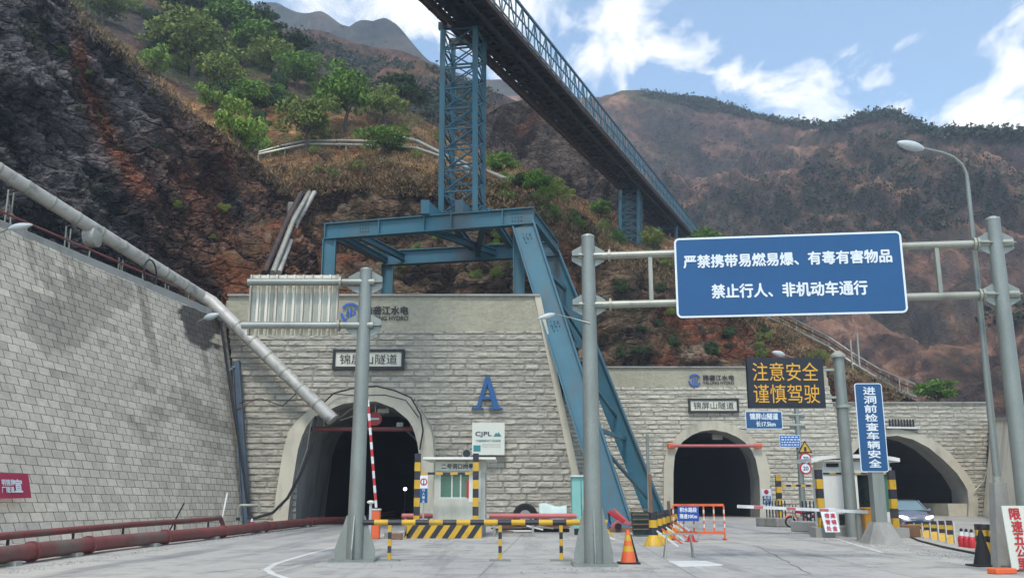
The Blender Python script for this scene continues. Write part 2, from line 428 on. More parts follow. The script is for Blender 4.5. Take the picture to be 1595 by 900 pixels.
_txt = {}
def text_mesh(body, bold=0.0):
    c = bpy.data.curves.new('lettering', 'FONT'); c.body = body; c.offset = bold; c.resolution_u = 3
    o = bpy.data.objects.new('lettering', c); COL.objects.link(o)
    bpy.context.view_layer.update()
    dg = bpy.context.evaluated_depsgraph_get()
    me = bpy.data.meshes.new_from_object(o.evaluated_get(dg))
    vs = np.array([v.co[:2] for v in me.vertices]); fs = [tuple(p.vertices) for p in me.polygons]
    bpy.data.objects.remove(o); bpy.data.meshes.remove(me)
    return vs, fs
def lettering(body, centre, right, up, w, h, material, parent, name='lettering', bold=.012, raise_=.02):
    right = Vector(right).normalized(); up = Vector(up).normalized(); nrm = right.cross(up)
    vs, fs = text_mesh(body, 0.0); mn, mx = vs.min(0), vs.max(0)
    q = (vs - (mn + mx) / 2) / (mx - mn)
    mb = MB(); c = Vector(centre) + nrm * raise_
    k = bold * 1.1 * h
    for i, (ox, oz) in enumerate(((0, 0), (k, 0), (-k, 0), (0, k), (0, -k)) if bold else ((0, 0),)):
        i0 = len(mb.v); mb.v += [c + right * (a * w + ox) + up * (b * h + oz) + nrm * (.0015 * i) for a, b in q]
        mb.f += [tuple(j + i0 for j in f_) for f_ in fs]
    me = bpy.data.meshes.new(name); o0 = OFF.get(parent, Vector((0, 0, 0)))
    me.from_pydata([tuple(p - o0) for p in mb.v], [], mb.f); me.materials.append(material)
    o = bpy.data.objects.new(name, me); COL.objects.link(o); o.parent = parent; OFF[o] = o0
    return o
def rrect(c, right, up, w, h, r, n=4):
    c = Vector(c); right = Vector(right).normalized(); up = Vector(up).normalized(); pts = []
    for sx, sy, a0 in ((1, 1, 0), (-1, 1, 90), (-1, -1, 180), (1, -1, 270)):
        for k in range(n + 1):
            a = math.radians(a0 + 90 * k / n)
            pts.append(c + right * (sx * (w / 2 - r) + r * math.cos(a)) + up * (sy * (h / 2 - r) + r * math.sin(a)))
    return pts

# ================================================================== GROUND AND TERRAIN
def ground_mat():
    m = bpy.data.materials.new('pale_concrete_paving'); m.use_nodes = True
    t = m.node_tree; N = t.nodes; K = t.links.new; b = N['Principled BSDF']; b.inputs['Roughness'].default_value = .85
    g = N.new('ShaderNodeNewGeometry').outputs['Position']
    def noise(s, d=6, r=.6, v=None):
        n = N.new('ShaderNodeTexNoise'); n.inputs['Scale'].default_value = s; n.inputs['Detail'].default_value = d; n.inputs['Roughness'].default_value = r
        K(v or g, n.inputs['Vector']); return n.outputs['Fac']
    def mr(x, a, b_, c, d):
        r = N.new('ShaderNodeMapRange'); K(x, r.inputs[0])
        for i, q in enumerate((a, b_, c, d)): r.inputs[i + 1].default_value = q
        return r.outputs[0]
    def mix(f, a, b_, bt='MIX'):
        x = N.new('ShaderNodeMix'); x.data_type = 'RGBA'; x.blend_type = bt
        if isinstance(f, float): x.inputs['Factor'].default_value = f
        else: K(f, x.inputs['Factor'])
        for s, k in (('A', a), ('B', b_)):
            if isinstance(k, tuple): x.inputs[s].default_value = k
            else: K(k, x.inputs[s])
        return x.outputs['Result']
    c = mix(mr(noise(.12, 4), .4, .6, 0, 1), L(158, 157, 153), L(174, 170, 160))
    c = mix(mr(noise(.9, 8, .7), .5, .68, 0, .75), c, L(118, 116, 114))
    mp = N.new('ShaderNodeMapping'); mp.inputs['Scale'].default_value = (1.2, .1, 1); mp.inputs['Rotation'].default_value = (0, 0, -.25); K(g, mp.inputs[0])
    c = mix(mr(noise(.8, 6, .65, mp.outputs[0]), .5, .66, 0, .65), c, L(108, 108, 110))
    c = mix(mr(noise(9, 6, .75), .60, .72, 0, .5), c, L(104, 100, 96))
    # slab joints
    br = N.new('ShaderNodeTexBrick'); mpb = N.new('ShaderNodeMapping'); mpb.inputs['Location'].default_value = (1.7, 1, 0); mpb.inputs['Rotation'].default_value = (0, 0, .05); K(g, mpb.inputs[0]); K(mpb.outputs[0], br.inputs['Vector']); br.inputs['Scale'].default_value = 1; br.offset = 0
    br.inputs['Brick Width'].default_value = 4.5; br.inputs['Row Height'].default_value = 5.2; br.inputs['Mortar Size'].default_value = .03; br.inputs['Mortar Smooth'].default_value = .3
    br.inputs['Color1'].default_value = (1, 1, 1, 1); br.inputs['Color2'].default_value = (.95, .95, .96, 1); br.inputs['Mortar'].default_value = (.66, .65, .63, 1)
    c = mix(1.0, c, br.outputs['Color'], 'MULTIPLY')
    K(c, b.inputs['Base Color'])
    bp = N.new('ShaderNodeBump'); bp.inputs['Distance'].default_value = .01; K(noise(25, 8, .7), bp.inputs['Height']); K(bp.outputs[0], b.inputs['Normal'])
    return m
mb = MB(); S = 3000
mb.face([(-S, -S, -.02), (S, -S, -.02), (S, S, -.02), (-S, S, -.02)])
tag(mb.build('ground', mat('valley_ground', L(120, 108, 92), .95, 0, .2, .05)), kind='structure')
xs = np.linspace(-30, 52, 42); ys = np.linspace(-14, 205, 60)
V = np.zeros((len(xs), len(ys), 3)); V[..., 0] = xs[:, None]; V[..., 1] = ys[None]; V[..., 2] = 0
tag(grid_obj('concrete_road', V, ground_mat()), kind='structure')
# painted edge line that bends in front of the left post, and a faint far line
def strip(pts, w, z, name, m):
    mb = MB(); pts = [Vector(p) for p in pts]
    for k in range(len(pts) - 1):
        a, b = pts[k], pts[k + 1]; d = (b - a).normalized(); r = Vector((d.y, -d.x, 0)) * w / 2
        mb.face([(a - r).to_tuple()[:2] + (z,), (a + r).to_tuple()[:2] + (z,), (b + r).to_tuple()[:2] + (z,), (b - r).to_tuple()[:2] + (z,)])
    return tag(mb.build(name, m), kind='structure')
strip([G(700, 812), G(600, 833), G(520, 852), G(470, 865), G(430, 877), G(415, 886), G(424, 893), G(470, 908)], .16, .004, 'road_marking', M['stripe_white'])
strip([G(1300, 838), G(1375, 860)], .13, .004, 'road_marking', M['stripe_white'])
# black cable ramp lying over the right lane
rp = [G(1388, 838), G(1416, 836), G(1432, 843), G(1470, 853), G(1515, 862), G(1560, 872), G(1600, 880)]
tag(MB().tube([p + Vector((0, 0, .035)) for p in rp], .035, 6).build('ground_cable', M['cable'], smooth=True),
    'thin black cable snaking over the paving from the right kiosk', 'cable')
crk = random.Random(3)
for (u0, v0, u1, v1) in ((1130, 880, 1500, 884), (1060, 856, 1300, 858), (660, 846, 780, 845), (300, 893, 640, 862), (960, 838, 1130, 852), (1180, 850, 1260, 893), (700, 895, 1010, 888)):
    a_, b_ = G(u0, v0), G(u1, v1); pts_ = [a_.lerp(b_, k / 12) + Vector((crk.uniform(-.06, .06), crk.uniform(-.09, .09), 0)) for k in range(13)]
    strip(pts_, .035, .004, 'paving_crack', M['crack'])
tag(MB().build('x', M['crack']), kind='structure') if False else None

def terrain_mat(name, rough=.95, bump=1.0, bs=1.2, fs=3.0, amt=.5, crack=0, cs=.8):
    m = bpy.data.materials.new(name); m.use_nodes = True
    t = m.node_tree; N = t.nodes; K = t.links.new; b = N['Principled BSDF']; b.inputs['Roughness'].default_value = rough
    b.inputs['Specular IOR Level'].default_value = .15
    a = N.new('ShaderNodeAttribute'); a.attribute_name = 'Col'
    g = N.new('ShaderNodeNewGeometry').outputs['Position']
    def mr(x, p0, p1, q0, q1):
        r = N.new('ShaderNodeMapRange'); K(x, r.inputs[0])
        for i, q in enumerate((p0, p1, q0, q1)): r.inputs[i + 1].default_value = q
        return r.outputs[0]
    def noise(s, d=8, r=.7, v=None):
        n = N.new('ShaderNodeTexNoise'); n.inputs['Scale'].default_value = s; n.inputs['Detail'].default_value = d; n.inputs['Roughness'].default_value = r; K(v or g, n.inputs['Vector']); return n.outputs['Fac']
    def mul(x, y):
        n = N.new('ShaderNodeMath'); n.operation = 'MULTIPLY'; K(x, n.inputs[0]); K(y, n.inputs[1]); return n.outputs[0]
    f = mr(noise(fs), .3, .7, 1 - amt, 1 + amt)
    h = noise(bs)
    if crack:
        mp = N.new('ShaderNodeMapping'); mp.inputs['Rotation'].default_value = (0, .6, 0); mp.inputs['Scale'].default_value = (1, 1, 2.2); K(g, mp.inputs[0])
        wv = N.new('ShaderNodeVectorMath'); wv.operation = 'ADD'; n3 = N.new('ShaderNodeTexNoise'); n3.inputs['Scale'].default_value = cs * 1.5; n3.inputs['Detail'].default_value = 4; K(g, n3.inputs['Vector']); K(mp.outputs[0], wv.inputs[0]); K(n3.outputs['Color'], wv.inputs[1])
        v = N.new('ShaderNodeTexVoronoi'); v.feature = 'F1'; v.inputs['Scale'].default_value = cs; K(wv.outputs[0], v.inputs['Vector'])
        v2 = N.new('ShaderNodeTexVoronoi'); v2.feature = 'DISTANCE_TO_EDGE'; v2.inputs['Scale'].default_value = cs; K(wv.outputs[0], v2.inputs['Vector'])
        v4 = N.new('ShaderNodeTexVoronoi'); v4.feature = 'DISTANCE_TO_EDGE'; v4.inputs['Scale'].default_value = cs * 3.1; K(wv.outputs[0], v4.inputs['Vector'])
        sx = N.new('ShaderNodeSeparateColor'); K(v.outputs['Color'], sx.inputs[0])
        f = mul(f, mr(sx.outputs[0], 0, 1, 1 - crack * .45, 1 + crack * .45))
        f = mul(f, mr(v2.outputs['Distance'], 0, .07, 1 - crack * .6, 1)); f = mul(f, mr(v4.outputs['Distance'], 0, .10, 1 - crack * .45, 1))
        q = N.new('ShaderNodeMath'); q.operation = 'MULTIPLY_ADD'; K(mr(v2.outputs['Distance'], 0, .12, 0, .6), q.inputs[0]); q.inputs[1].default_value = 1; K(h, q.inputs[2]); h = q.outputs[0]
        q = N.new('ShaderNodeMath'); q.operation = 'MULTIPLY_ADD'; K(mr(v4.outputs['Distance'], 0, .12, 0, .25), q.inputs[0]); q.inputs[1].default_value = 1; K(h, q.inputs[2]); h = q.outputs[0]
    s = N.new('ShaderNodeVectorMath'); s.operation = 'SCALE'; K(a.outputs['Color'], s.inputs[0]); K(f, s.inputs['Scale'])
    K(s.outputs[0], b.inputs['Base Color'])
    bp = N.new('ShaderNodeBump'); bp.inputs['Distance'].default_value = bump; bp.inputs['Strength'].default_value = .9
    K(h, bp.inputs['Height']); K(bp.outputs[0], b.inputs['Normal'])
    return m
TM_near = terrain_mat('near_rock', bump=.8, bs=1.9, fs=2.2, amt=.55, crack=.6, cs=.55)
TM_hill = terrain_mat('hillside_soil', bump=.45, bs=1.4, fs=1.6, amt=.5, crack=.35, cs=.5)
TM_far = terrain_mat('mountain_rock', bump=14, bs=.09, fs=.2, amt=.5)
TM_peak = terrain_mat('peak_rock', bump=16, bs=.02, fs=.03, amt=.3)

# --- near dark rock cliff above the left retaining wall
cu = [-420, -200, 0, 60, 110, 165, 210, 270, 330, 385, 425, 452, 470]
kb = [(330, 36), (370, 42), (396, 50), (415, 53), (432, 55), (452, 57), (466, 59), (480, 61), (492, 63), (497, 64), (482, 65), (460, 67), (420, 74)]
kt = [(-420, 60), (-260, 62), (-120, 66), (-55, 67), (2, 69), (58, 71), (95, 73), (150, 75), (197, 78), (238, 81), (272, 84), (300, 86), (330, 88)]
kn = []
for (vb, yb), (vt, yt) in zip(kb, kt):
    kn.append([(vb + 60, yb - 1.5), (vb, yb), (vb * .72 + vt * .28, yb * .82 + yt * .18), (vb * .36 + vt * .64, yb * .5 + yt * .5), (vt, yt)])
def cliff_disp(V, t, u):
    q = V * np.array([.10, .10, .10]); 
    tilt = V.copy(); tilt[..., 2] = V[..., 2] * 1.0 + V[..., 0] * .7      # bedding dips to the right
    big = fbm(q, 3, 3) - .5
    rid = fbm(tilt * np.array([.14, .14, .34]), 6, 11, .58, ridged=True) - .6
    fine = fbm(tilt * np.array([.7, .7, 1.5]), 4, 23, .55, ridged=True) - .6
    fade = np.clip((1.0 - t) / .18, .18, 1)
    return (big * 7 + rid * 6.5 + fine * 1.9) * fade * np.clip(.35 + t * 2.2, 0, 1)
def cliff_col(V, n, t, U, VV):
    tilt = V.copy(); tilt[..., 2] += V[..., 0] * .7
    a = fbm(tilt * np.array([.25, .25, .6]), 5, 31, .6); b = fbm(V * .09, 4, 41); c = fbm(tilt * np.array([.6, .6, 1.6]), 4, 51, .6)
    C = lerpc(L(54, 52, 57), L(132, 126, 126), sstep(a, .38, .64))
    C = blend(C, L(136, 132, 126), sstep(c, .60, .74) * .7)
    brown = sstep(U + 60 * (b - .5) * 2, 190, 330) * .8
    C = blend(C, np.array(lerpc(L(76, 52, 42), L(150, 108, 84), sstep(c, .35, .65))), brown * sstep(a + .2 * b, .35, .62))
    # rust streak running down the face
    xc = np.interp(VV, [0, 60, 110, 170, 230, 290, 340], [112, 122, 128, 150, 178, 215, 255])
    st = np.exp(-((U - xc - 26 * (c - .5)) / (9 + VV * .045)) ** 2) * sstep(-VV, -330, -290) * sstep(VV, 20, 90)
    C = blend(C, L(150, 88, 58), st * .85 * sstep(a + .3 * c, .38, .66))
    rr = sstep(fbm(V * .16, 4, 71), .54, .68) * sstep(U, 120, 300)
    C = blend(C, L(116, 72, 56), rr * .6)
    # dry grass lip along the crest
    lip = sstep(t + .10 * (c - .5), .955, .99)
    C = blend(C, L(112, 92, 58), lip * .8)
    up = sstep(n[..., 2], .75, .92) * .35
    C = blend(C, L(92, 80, 56), up)
    g = sstep(fbm(V * .22, 3, 91), .66, .76) * .5
    return blend(C, L(60, 72, 44), g)
sheet('rock_cliff', cu, kn, 420, 300, cliff_disp, cliff_col, TM_near, back=(14, -16))

# --- hillside: green slope, dry grass terrace and the rock above the portals
hill = {
 -60: [(400, 78), (280, 92), (180, 100), (60, 115), (-40, 140), (-200, 190)],
 100: [(330, 84), (230, 95), (150, 104), (40, 122), (-50, 150), (-160, 190)],
 200: [(400, 80), (270, 95), (185, 104), (90, 122), (0, 150), (-110, 190)],
 300: [(450, 74), (320, 90), (250, 100), (150, 120), (60, 150), (-70, 185)],
 380: [(476, 64), (335, 85), (268, 98), (160, 118), (80, 145), (2, 182)],
 430: [(476, 62), (310, 84), (250, 99), (160, 118), (100, 140), (42, 172)],
 480: [(476, 61), (300, 82), (240, 99), (175, 117), (130, 135), (88, 160)],
 540: [(476, 60), (300, 80), (235, 99), (180, 116), (150, 130), (128, 150)],
 600: [(476, 60), (293, 80), (232, 99), (195, 114), (175, 125), (160, 140)],
 660: [(476, 60), (293, 80), (240, 97), (215, 109), (200, 120), (186, 132)],
 720: [(476, 60), (302, 80), (262, 94), (244, 103), (232, 110), (222, 118)],
 780: [(476, 61), (318, 82), (288, 94), (268, 102), (254, 108), (245, 114)],
 850: [(530, 68), (350, 86), (318, 96), (300, 103), (290, 108), (282, 114)],
 900: [(585, 82), (392, 92), (350, 102), (328, 110), (314, 117), (306, 124)],
 960: [(592, 83), (412, 94), (384, 106), (362, 116), (344, 124), (335, 132)],
 1050: [(592, 84), (440, 97), (410, 108), (392, 120), (378, 132), (370, 142)],
 1160: [(592, 84), (505, 98), (472, 105), (455, 112), (446, 118), (440, 124)],
 1250: [(600, 85), (562, 96), (540, 103), (527, 109), (518, 115), (512, 120)],
 1330: [(626, 92), (612, 97), (590, 102), (578, 107), (572, 112), (568, 118)],
 1430: [(634, 93), (642, 98), (640, 102), (633, 106), (629, 110), (625, 116)],
 1540: [(650, 93), (662, 98), (670, 102), (660, 106), (655, 110), (650, 116)]}
for k_ in list(hill):
    w_ = hill[k_]
    if 430 <= k_ <= 850: hill[k_] = [(w_[0][0] + 60, 61.5), (w_[0][0] - 4 if k_ < 800 else w_[0][0] - 20, 73.5 if k_ > 460 else 66), (w_[1][0], max(w_[1][1], 85))] + w_[2:]
    else: hill[k_] = [(w_[0][0] + (4 if k_ > 1290 else 12 if k_ > 850 else 60), w_[0][1] + (1.5 if k_ > 850 else -3))] + w_
def hill_disp(V, t, u):
    rid = fbm(V * np.array([.16, .16, .22]), 5, 103, .56, ridged=True) - .6
    fine = fbm(V * .55, 4, 113, .55) - .5
    big = fbm(V * .045, 3, 123) - .5
    rock = 1 - sstep(t, .34, .42)
    return big * 5 * np.clip((1 - t) * 3, .2, 1) + rid * (rock * 5.5 + .9) * np.clip((1 - t) * 4, .3, 1) + fine * (rock * 1.5 + .5)
def hill_col(V, n, t, U, VV):
    a = fbm(V * .12, 5, 131, .6); b = fbm(V * .5, 5, 141, .6); c = fbm(V * np.array([.35, .35, .9]), 5, 151, .6); d = fbm(V * .05, 3, 155)
    grass = lerpc(L(122, 88, 56), L(172, 132, 86), sstep(b, .35, .65))
    grass = blend(grass, L(88, 80, 48), sstep(a, .52, .66) * .8)
    grass = blend(grass, L(124, 70, 44), sstep(fbm(V * .2, 4, 161), .56, .7) * .6)
    upper = lerpc(L(70, 60, 48), L(122, 98, 74), sstep(b, .35, .68))
    upper = blend(upper, L(64, 78, 42), sstep(a, .42, .58) * .75)
    upper = blend(upper, L(74, 66, 78), sstep(d, .56, .66) * .5)
    C = grass * (1 - sstep(t + .1 * (a - .5), .6, .72) * sstep(-U, -720, -600))[..., None] + upper * (sstep(t + .1 * (a - .5), .6, .72) * sstep(-U, -720, -600))[..., None]
    rock = lerpc(L(40, 33, 29), L(120, 98, 78), sstep(c, .38, .66))
    rock = blend(rock, L(128, 78, 54), sstep(a, .5, .66) * .65)
    rock = blend(rock, L(92, 94, 62), sstep(b, .58, .7) * .35)
    rock = blend(rock, L(150, 138, 120), sstep(c, .64, .76) * .6)
    red = np.exp(-((U - 1120) / 60) ** 2 - ((VV - 505) / 40) ** 2)
    rock = blend(rock, L(146, 78, 52), red * .6 * sstep(b, .35, .6))
    m = (1 - sstep(t + .07 * (b - .5), .335, .39))
    m = np.clip(m + (1 - sstep(n[..., 2], .25, .42)) * .8, 0, 1)
    return C * (1 - m[..., None]) + rock * m[..., None]
sheet('hillside', list(hill), list(hill.values()), 620, 260, hill_disp, hill_col, TM_hill, back=(20, -20))

# --- grey rock face behind the bridge
rf = {690: [(300, 118), (262, 130), (235, 150), (205, 175)], 740: [(330, 118), (268, 132), (225, 150), (188, 175)], 775: [(340, 118), (280, 130), (210, 146), (168, 172)],
      810: [(360, 120), (300, 130), (210, 142), (158, 165)], 860: [(380, 122), (310, 130), (225, 140), (166, 160)],
      930: [(420, 126), (350, 134), (275, 142), (208, 160)], 1000: [(440, 134), (400, 140), (340, 148), (288, 162)], 1060: [(455, 142), (430, 148), (405, 154), (380, 166)], 1110: [(480, 146), (465, 152), (450, 158), (432, 168)]}
def rf_disp(V, t, u):
    return (fbm(V * np.array([.11, .11, .05]), 6, 203, .58, ridged=True) - .6) * 13 * np.clip((1.05 - t) * 4, .25, 1) + (fbm(V * np.array([.5, .5, .2]), 4, 213, .6, ridged=True) - .6) * 2
def rf_col(V, n, t, U, VV):
    a = fbm(V * np.array([.22, .22, .08]), 5, 221, .6); b = fbm(V * .08, 4, 231)
    C = lerpc(L(44, 38, 36), L(120, 104, 94), sstep(a, .4, .68))
    C = blend(C, L(140, 92, 72), sstep(b, .52, .68) * .6)
    return blend(C, L(120, 96, 74), sstep(n[..., 2], .55, .8) * .6)
sheet('rock_face', list(rf), list(rf.values()), 260, 160, rf_disp, rf_col, TM_near, back=(30, -30))

# --- brown mountain slope behind the green one
ms = {330: [(230, 190), (150, 230), (60, 300), (-30, 400)], 400: [(260, 180), (170, 230), (90, 300), (18, 400)], 440: [(270, 175), (180, 230), (100, 300), (42, 400)], 500: [(280, 170), (190, 225), (110, 300), (50, 410)], 560: [(280, 165), (195, 220), (125, 300), (68, 420)],
      600: [(280, 160), (200, 215), (130, 300), (74, 430)], 650: [(290, 155), (210, 210), (150, 290), (90, 430)], 700: [(300, 150), (225, 205), (165, 285), (112, 420)],
      750: [(310, 155), (240, 210), (185, 290), (134, 410)], 800: [(320, 190), (260, 240), (205, 310), (156, 410)], 860: [(340, 220), (290, 270), (235, 330), (182, 420)], 940: [(380, 240), (330, 290), (280, 350), (230, 430)]}
def ms_disp(V, t, u):
    return (fbm(V * np.array([.018, .012, .01]), 6, 303, .55, ridged=True) - .6) * 42 * np.clip((1.03 - t) * 3, .3, 1) + (fbm(V * .07, 4, 313, .6) - .5) * 7 * np.clip((1.02 - t) * 4, .1, 1)
def ms_col(V, n, t, U, VV):
    a = fbm(V * .035, 6, 321, .62); b = fbm(V * .012, 4, 331); c = fbm(V * .12, 4, 341, .6)
    C = lerpc(L(92, 66, 50), L(150, 110, 80), sstep(c, .35, .66))
    C = blend(C, L(72, 78, 56), sstep(a, .5, .62) * .75)
    C = blend(C, L(110, 88, 86), sstep(b, .5, .62) * .5)
    return blend(C, L(92, 84, 84), (1 - sstep(n[..., 2], .3, .5)) * .7)
sheet('mountain_slope', list(ms), list(ms.values()), 320, 220, ms_disp, ms_col, TM_far, back=(25, -120))

# --- blue far peaks
pk = {300: [(200, 560), (90, 700), (20, 900)], 370: [(200, 560), (90, 700), (13, 900)], 395: [(200, 560), (90, 700), (6, 905)], 430: [(200, 560), (95, 700), (6, 910)], 456: [(200, 560), (100, 700), (19, 910)],
      480: [(200, 560), (105, 700), (22, 900)], 500: [(200, 560), (108, 700), (20, 890)], 522: [(200, 560), (110, 700), (33, 880)], 540: [(200, 560), (112, 700), (42, 860)],
      556: [(200, 560), (112, 700), (33, 850)], 580: [(200, 560), (112, 700), (31, 840)], 600: [(200, 560), (112, 700), (27, 835)], 615: [(200, 560), (115, 700), (37, 840)], 632: [(205, 560), (122, 700), (56, 850)],
      652: [(210, 560), (130, 700), (80, 870)], 680: [(215, 560), (140, 700), (100, 900)], 720: [(220, 560), (150, 710), (116, 920)], 750: [(225, 560), (155, 720), (124, 940)], 775: [(230, 560), (160, 730), (124, 950)],
      800: [(235, 560), (170, 740), (134, 960)], 860: [(250, 560), (200, 740), (160, 960)]}
def pk_disp(V, t, u):
    return (fbm(V * np.array([.009, .006, .004]), 6, 403, .55, ridged=True) - .6) * 90 * np.clip((1.02 - t) * 3, .4, 1) + (fbm(V * .03, 4, 413, .6) - .5) * 12 * np.clip((1.02 - t) * 4, .1, 1)
def pk_col(V, n, t, U, VV):
    a = fbm(V * .012, 6, 421, .6)
    C = lerpc(L(40, 42, 42), L(92, 84, 74), sstep(a, .4, .62))
    return blend(C, L(60, 72, 56), sstep(fbm(V * .03, 4, 431), .5, .65) * .6)
sheet('distant_peaks', list(pk), list(pk.values()), 420, 130, pk_disp, pk_col, TM_peak, back=(50, -330))

# --- big brown mountain on the right
bu = [740, 800, 860, 930, 985, 1060, 1110, 1150, 1195, 1240, 1290, 1310, 1330, 1350, 1385, 1400, 1440, 1465, 1500, 1540, 1595, 1700, 1900, 2200]
bv = [150, 150, 152, 150, 142, 147, 154, 168, 184, 191, 194, 192, 184, 176, 173, 181, 199, 205, 200, 203, 207, 215, 230, 260]
bk = []
for u_, v_ in zip(bu, bv):
    y0 = np.interp(u_, [740, 1100, 1500, 1700, 2200], [240, 230, 170, 150, 130]); y1 = np.interp(u_, [740, 1000, 1300, 1700, 2200], [620, 560, 470, 400, 330])
    bk.append([(700, y0 * .86), (610, y0), (470, y0 * .7 + y1 * .3), (320, y0 * .38 + y1 * .62), (v_, y1)])
def bm_disp(V, t, u):
    w = V.copy(); w[..., 0] += V[..., 2] * .55; 
    a = (fbm(w * np.array([.012, .006, .004]), 4, 503, .5, ridged=True) - .6) * 85
    b = (fbm(w * np.array([.035, .02, .018]), 5, 513, .55, ridged=True) - .6) * 42
    return (a + b) * np.clip((1.03 - t) * 3.2, .3, 1) * np.clip(.25 + t * 1.4, 0, 1) + (fbm(V * .09, 4, 523, .6) - .5) * 6 * np.clip((1.03 - t) * 4, .15, 1)
def bm_col(V, n, t, U, VV):
    w = V.copy(); w[..., 0] += V[..., 2] * .55
    a = fbm(w * np.array([.03, .02, .02]), 6, 531, .62); b = fbm(V * .010, 4, 541); c = fbm(V * .09, 5, 551, .62)
    C = lerpc(L(98, 77, 69), L(164, 124, 102), sstep(c, .35, .64))
    C = blend(C, L(92, 70, 70), sstep(b, .46, .6) * .6)
    rg = fbm(w * np.array([.035, .02, .018]), 5, 513, .55, ridged=True); C = C * (.72 + .5 * sstep(rg, .45, .75))[..., None]
    C = blend(C, L(58, 68, 56), sstep(a + .08 * (n[..., 0] < -.1), .54, .64) * .65)
    C = blend(C, L(100, 92, 92), (1 - sstep(n[..., 2], .2, .42)) * .6)
    grn = np.exp(-((U - 1060) / 70) ** 2) * sstep(-VV, -168, -150)
    C = blend(C, L(84, 104, 50), grn * .8)
    crest = sstep(t, .95, .99) * sstep(U, 1110, 1190)
    return blend(C, L(54, 66, 50), crest * .8)
sheet('right_mountain', bu, bk, 560, 260, bm_disp, bm_col, TM_far, back=(40, -130))

# ================================================================== STONE PORTALS AND WALLS
def stone_mat(name, base, dark, moss):
    m = bpy.data.materials.new(name); m.use_nodes = True
    t = m.node_tree; N = t.nodes; K = t.links.new; b = N['Principled BSDF']; b.inputs['Roughness'].default_value = .9
    b.inputs['Specular IOR Level'].default_value = .2
    a = N.new('ShaderNodeAttribute'); a.attribute_name = 'Col'
    g = N.new('ShaderNodeNewGeometry').outputs['Position']
    def noise(s, d=8, r=.65, sc=None):
        n = N.new('ShaderNodeTexNoise'); n.inputs['Scale'].default_value = s; n.inputs['Detail'].default_value = d; n.inputs['Roughness'].default_value = r
        if sc:
            mp = N.new('ShaderNodeMapping'); mp.inputs['Scale'].default_value = sc; K(g, mp.inputs[0]); K(mp.outputs[0], n.inputs['Vector'])
        else: K(g, n.inputs['Vector'])
        return n.outputs['Fac']
    r = N.new('ShaderNodeMapRange'); K(noise(6), r.inputs[0]); r.inputs[1].default_value = .3; r.inputs[2].default_value = .7; r.inputs[3].default_value = .86; r.inputs[4].default_value = 1.12
    s = N.new('ShaderNodeVectorMath'); s.operation = 'SCALE'; K(a.outputs['Color'], s.inputs[0]); K(r.outputs[0], s.inputs['Scale'])
    r2 = N.new('ShaderNodeMapRange'); K(noise(.35, 7, .68, (1, 1, .3)), r2.inputs[0]); r2.inputs[1].default_value = .5; r2.inputs[2].default_value = .72; r2.inputs[4].default_value = .3
    mx = N.new('ShaderNodeMix'); mx.data_type = 'RGBA'; K(r2.outputs[0], mx.inputs['Factor']); K(s.outputs[0], mx.inputs['A']); mx.inputs['B'].default_value = dark
    K(mx.outputs['Result'], b.inputs['Base Color'])
    bp = N.new('ShaderNodeBump'); bp.inputs['Distance'].default_value = .03; K(noise(14), bp.inputs['Height']); K(bp.outputs[0], b.inputs['Normal'])
    return m
M['stone'] = stone_mat('split_faced_stone', None, L(126, 120, 106), None)
M['block'] = stone_mat('block_wall_stone', None, L(112, 108, 100), None)
def block_joints(m):
    t = m.node_tree; N = t.nodes; K = t.links.new; b = N['Principled BSDF']
    src = b.inputs['Base Color'].links[0].from_socket; nrm = b.inputs['Normal'].links[0].from_node
    uv = N.new('ShaderNodeUVMap'); uv.uv_map = 'blocks'
    wob = N.new('ShaderNodeTexNoise'); wob.inputs['Scale'].default_value = 1.3; wob.inputs['Detail'].default_value = 3; K(uv.outputs[0], wob.inputs['Vector'])
    sc = N.new('ShaderNodeVectorMath'); sc.operation = 'MULTIPLY_ADD'; K(wob.outputs['Color'], sc.inputs[0]); sc.inputs[1].default_value = (.10, .07, 0); K(uv.outputs[0], sc.inputs[2])
    br = N.new('ShaderNodeTexBrick'); K(sc.outputs[0], br.inputs['Vector']); br.inputs['Scale'].default_value = 1; br.offset = .5; br.offset_frequency = 2
    br.inputs['Brick Width'].default_value = 1; br.inputs['Row Height'].default_value = 1; br.inputs['Mortar Size'].default_value = .035; br.inputs['Mortar Smooth'].default_value = .4; br.inputs['Bias'].default_value = 0
    br.inputs['Color1'].default_value = (.80, .80, .81, 1); br.inputs['Color2'].default_value = (1.06, 1.05, 1.04, 1); br.inputs['Mortar'].default_value = (.36, .34, .31, 1)
    mx = N.new('ShaderNodeMix'); mx.data_type = 'RGBA'; mx.blend_type = 'MULTIPLY'; mx.inputs['Factor'].default_value = 1
    K(src, mx.inputs['A']); K(br.outputs['Color'], mx.inputs['B']); K(mx.outputs['Result'], b.inputs['Base Color'])
    b2 = N.new('ShaderNodeBump'); b2.inputs['Distance'].default_value = .03; b2.invert = True; K(br.outputs['Fac'], b2.inputs['Height']); K(nrm.outputs[0], b2.inputs['Normal']); K(b2.outputs[0], b.inputs['Normal'])
block_joints(M['block'])

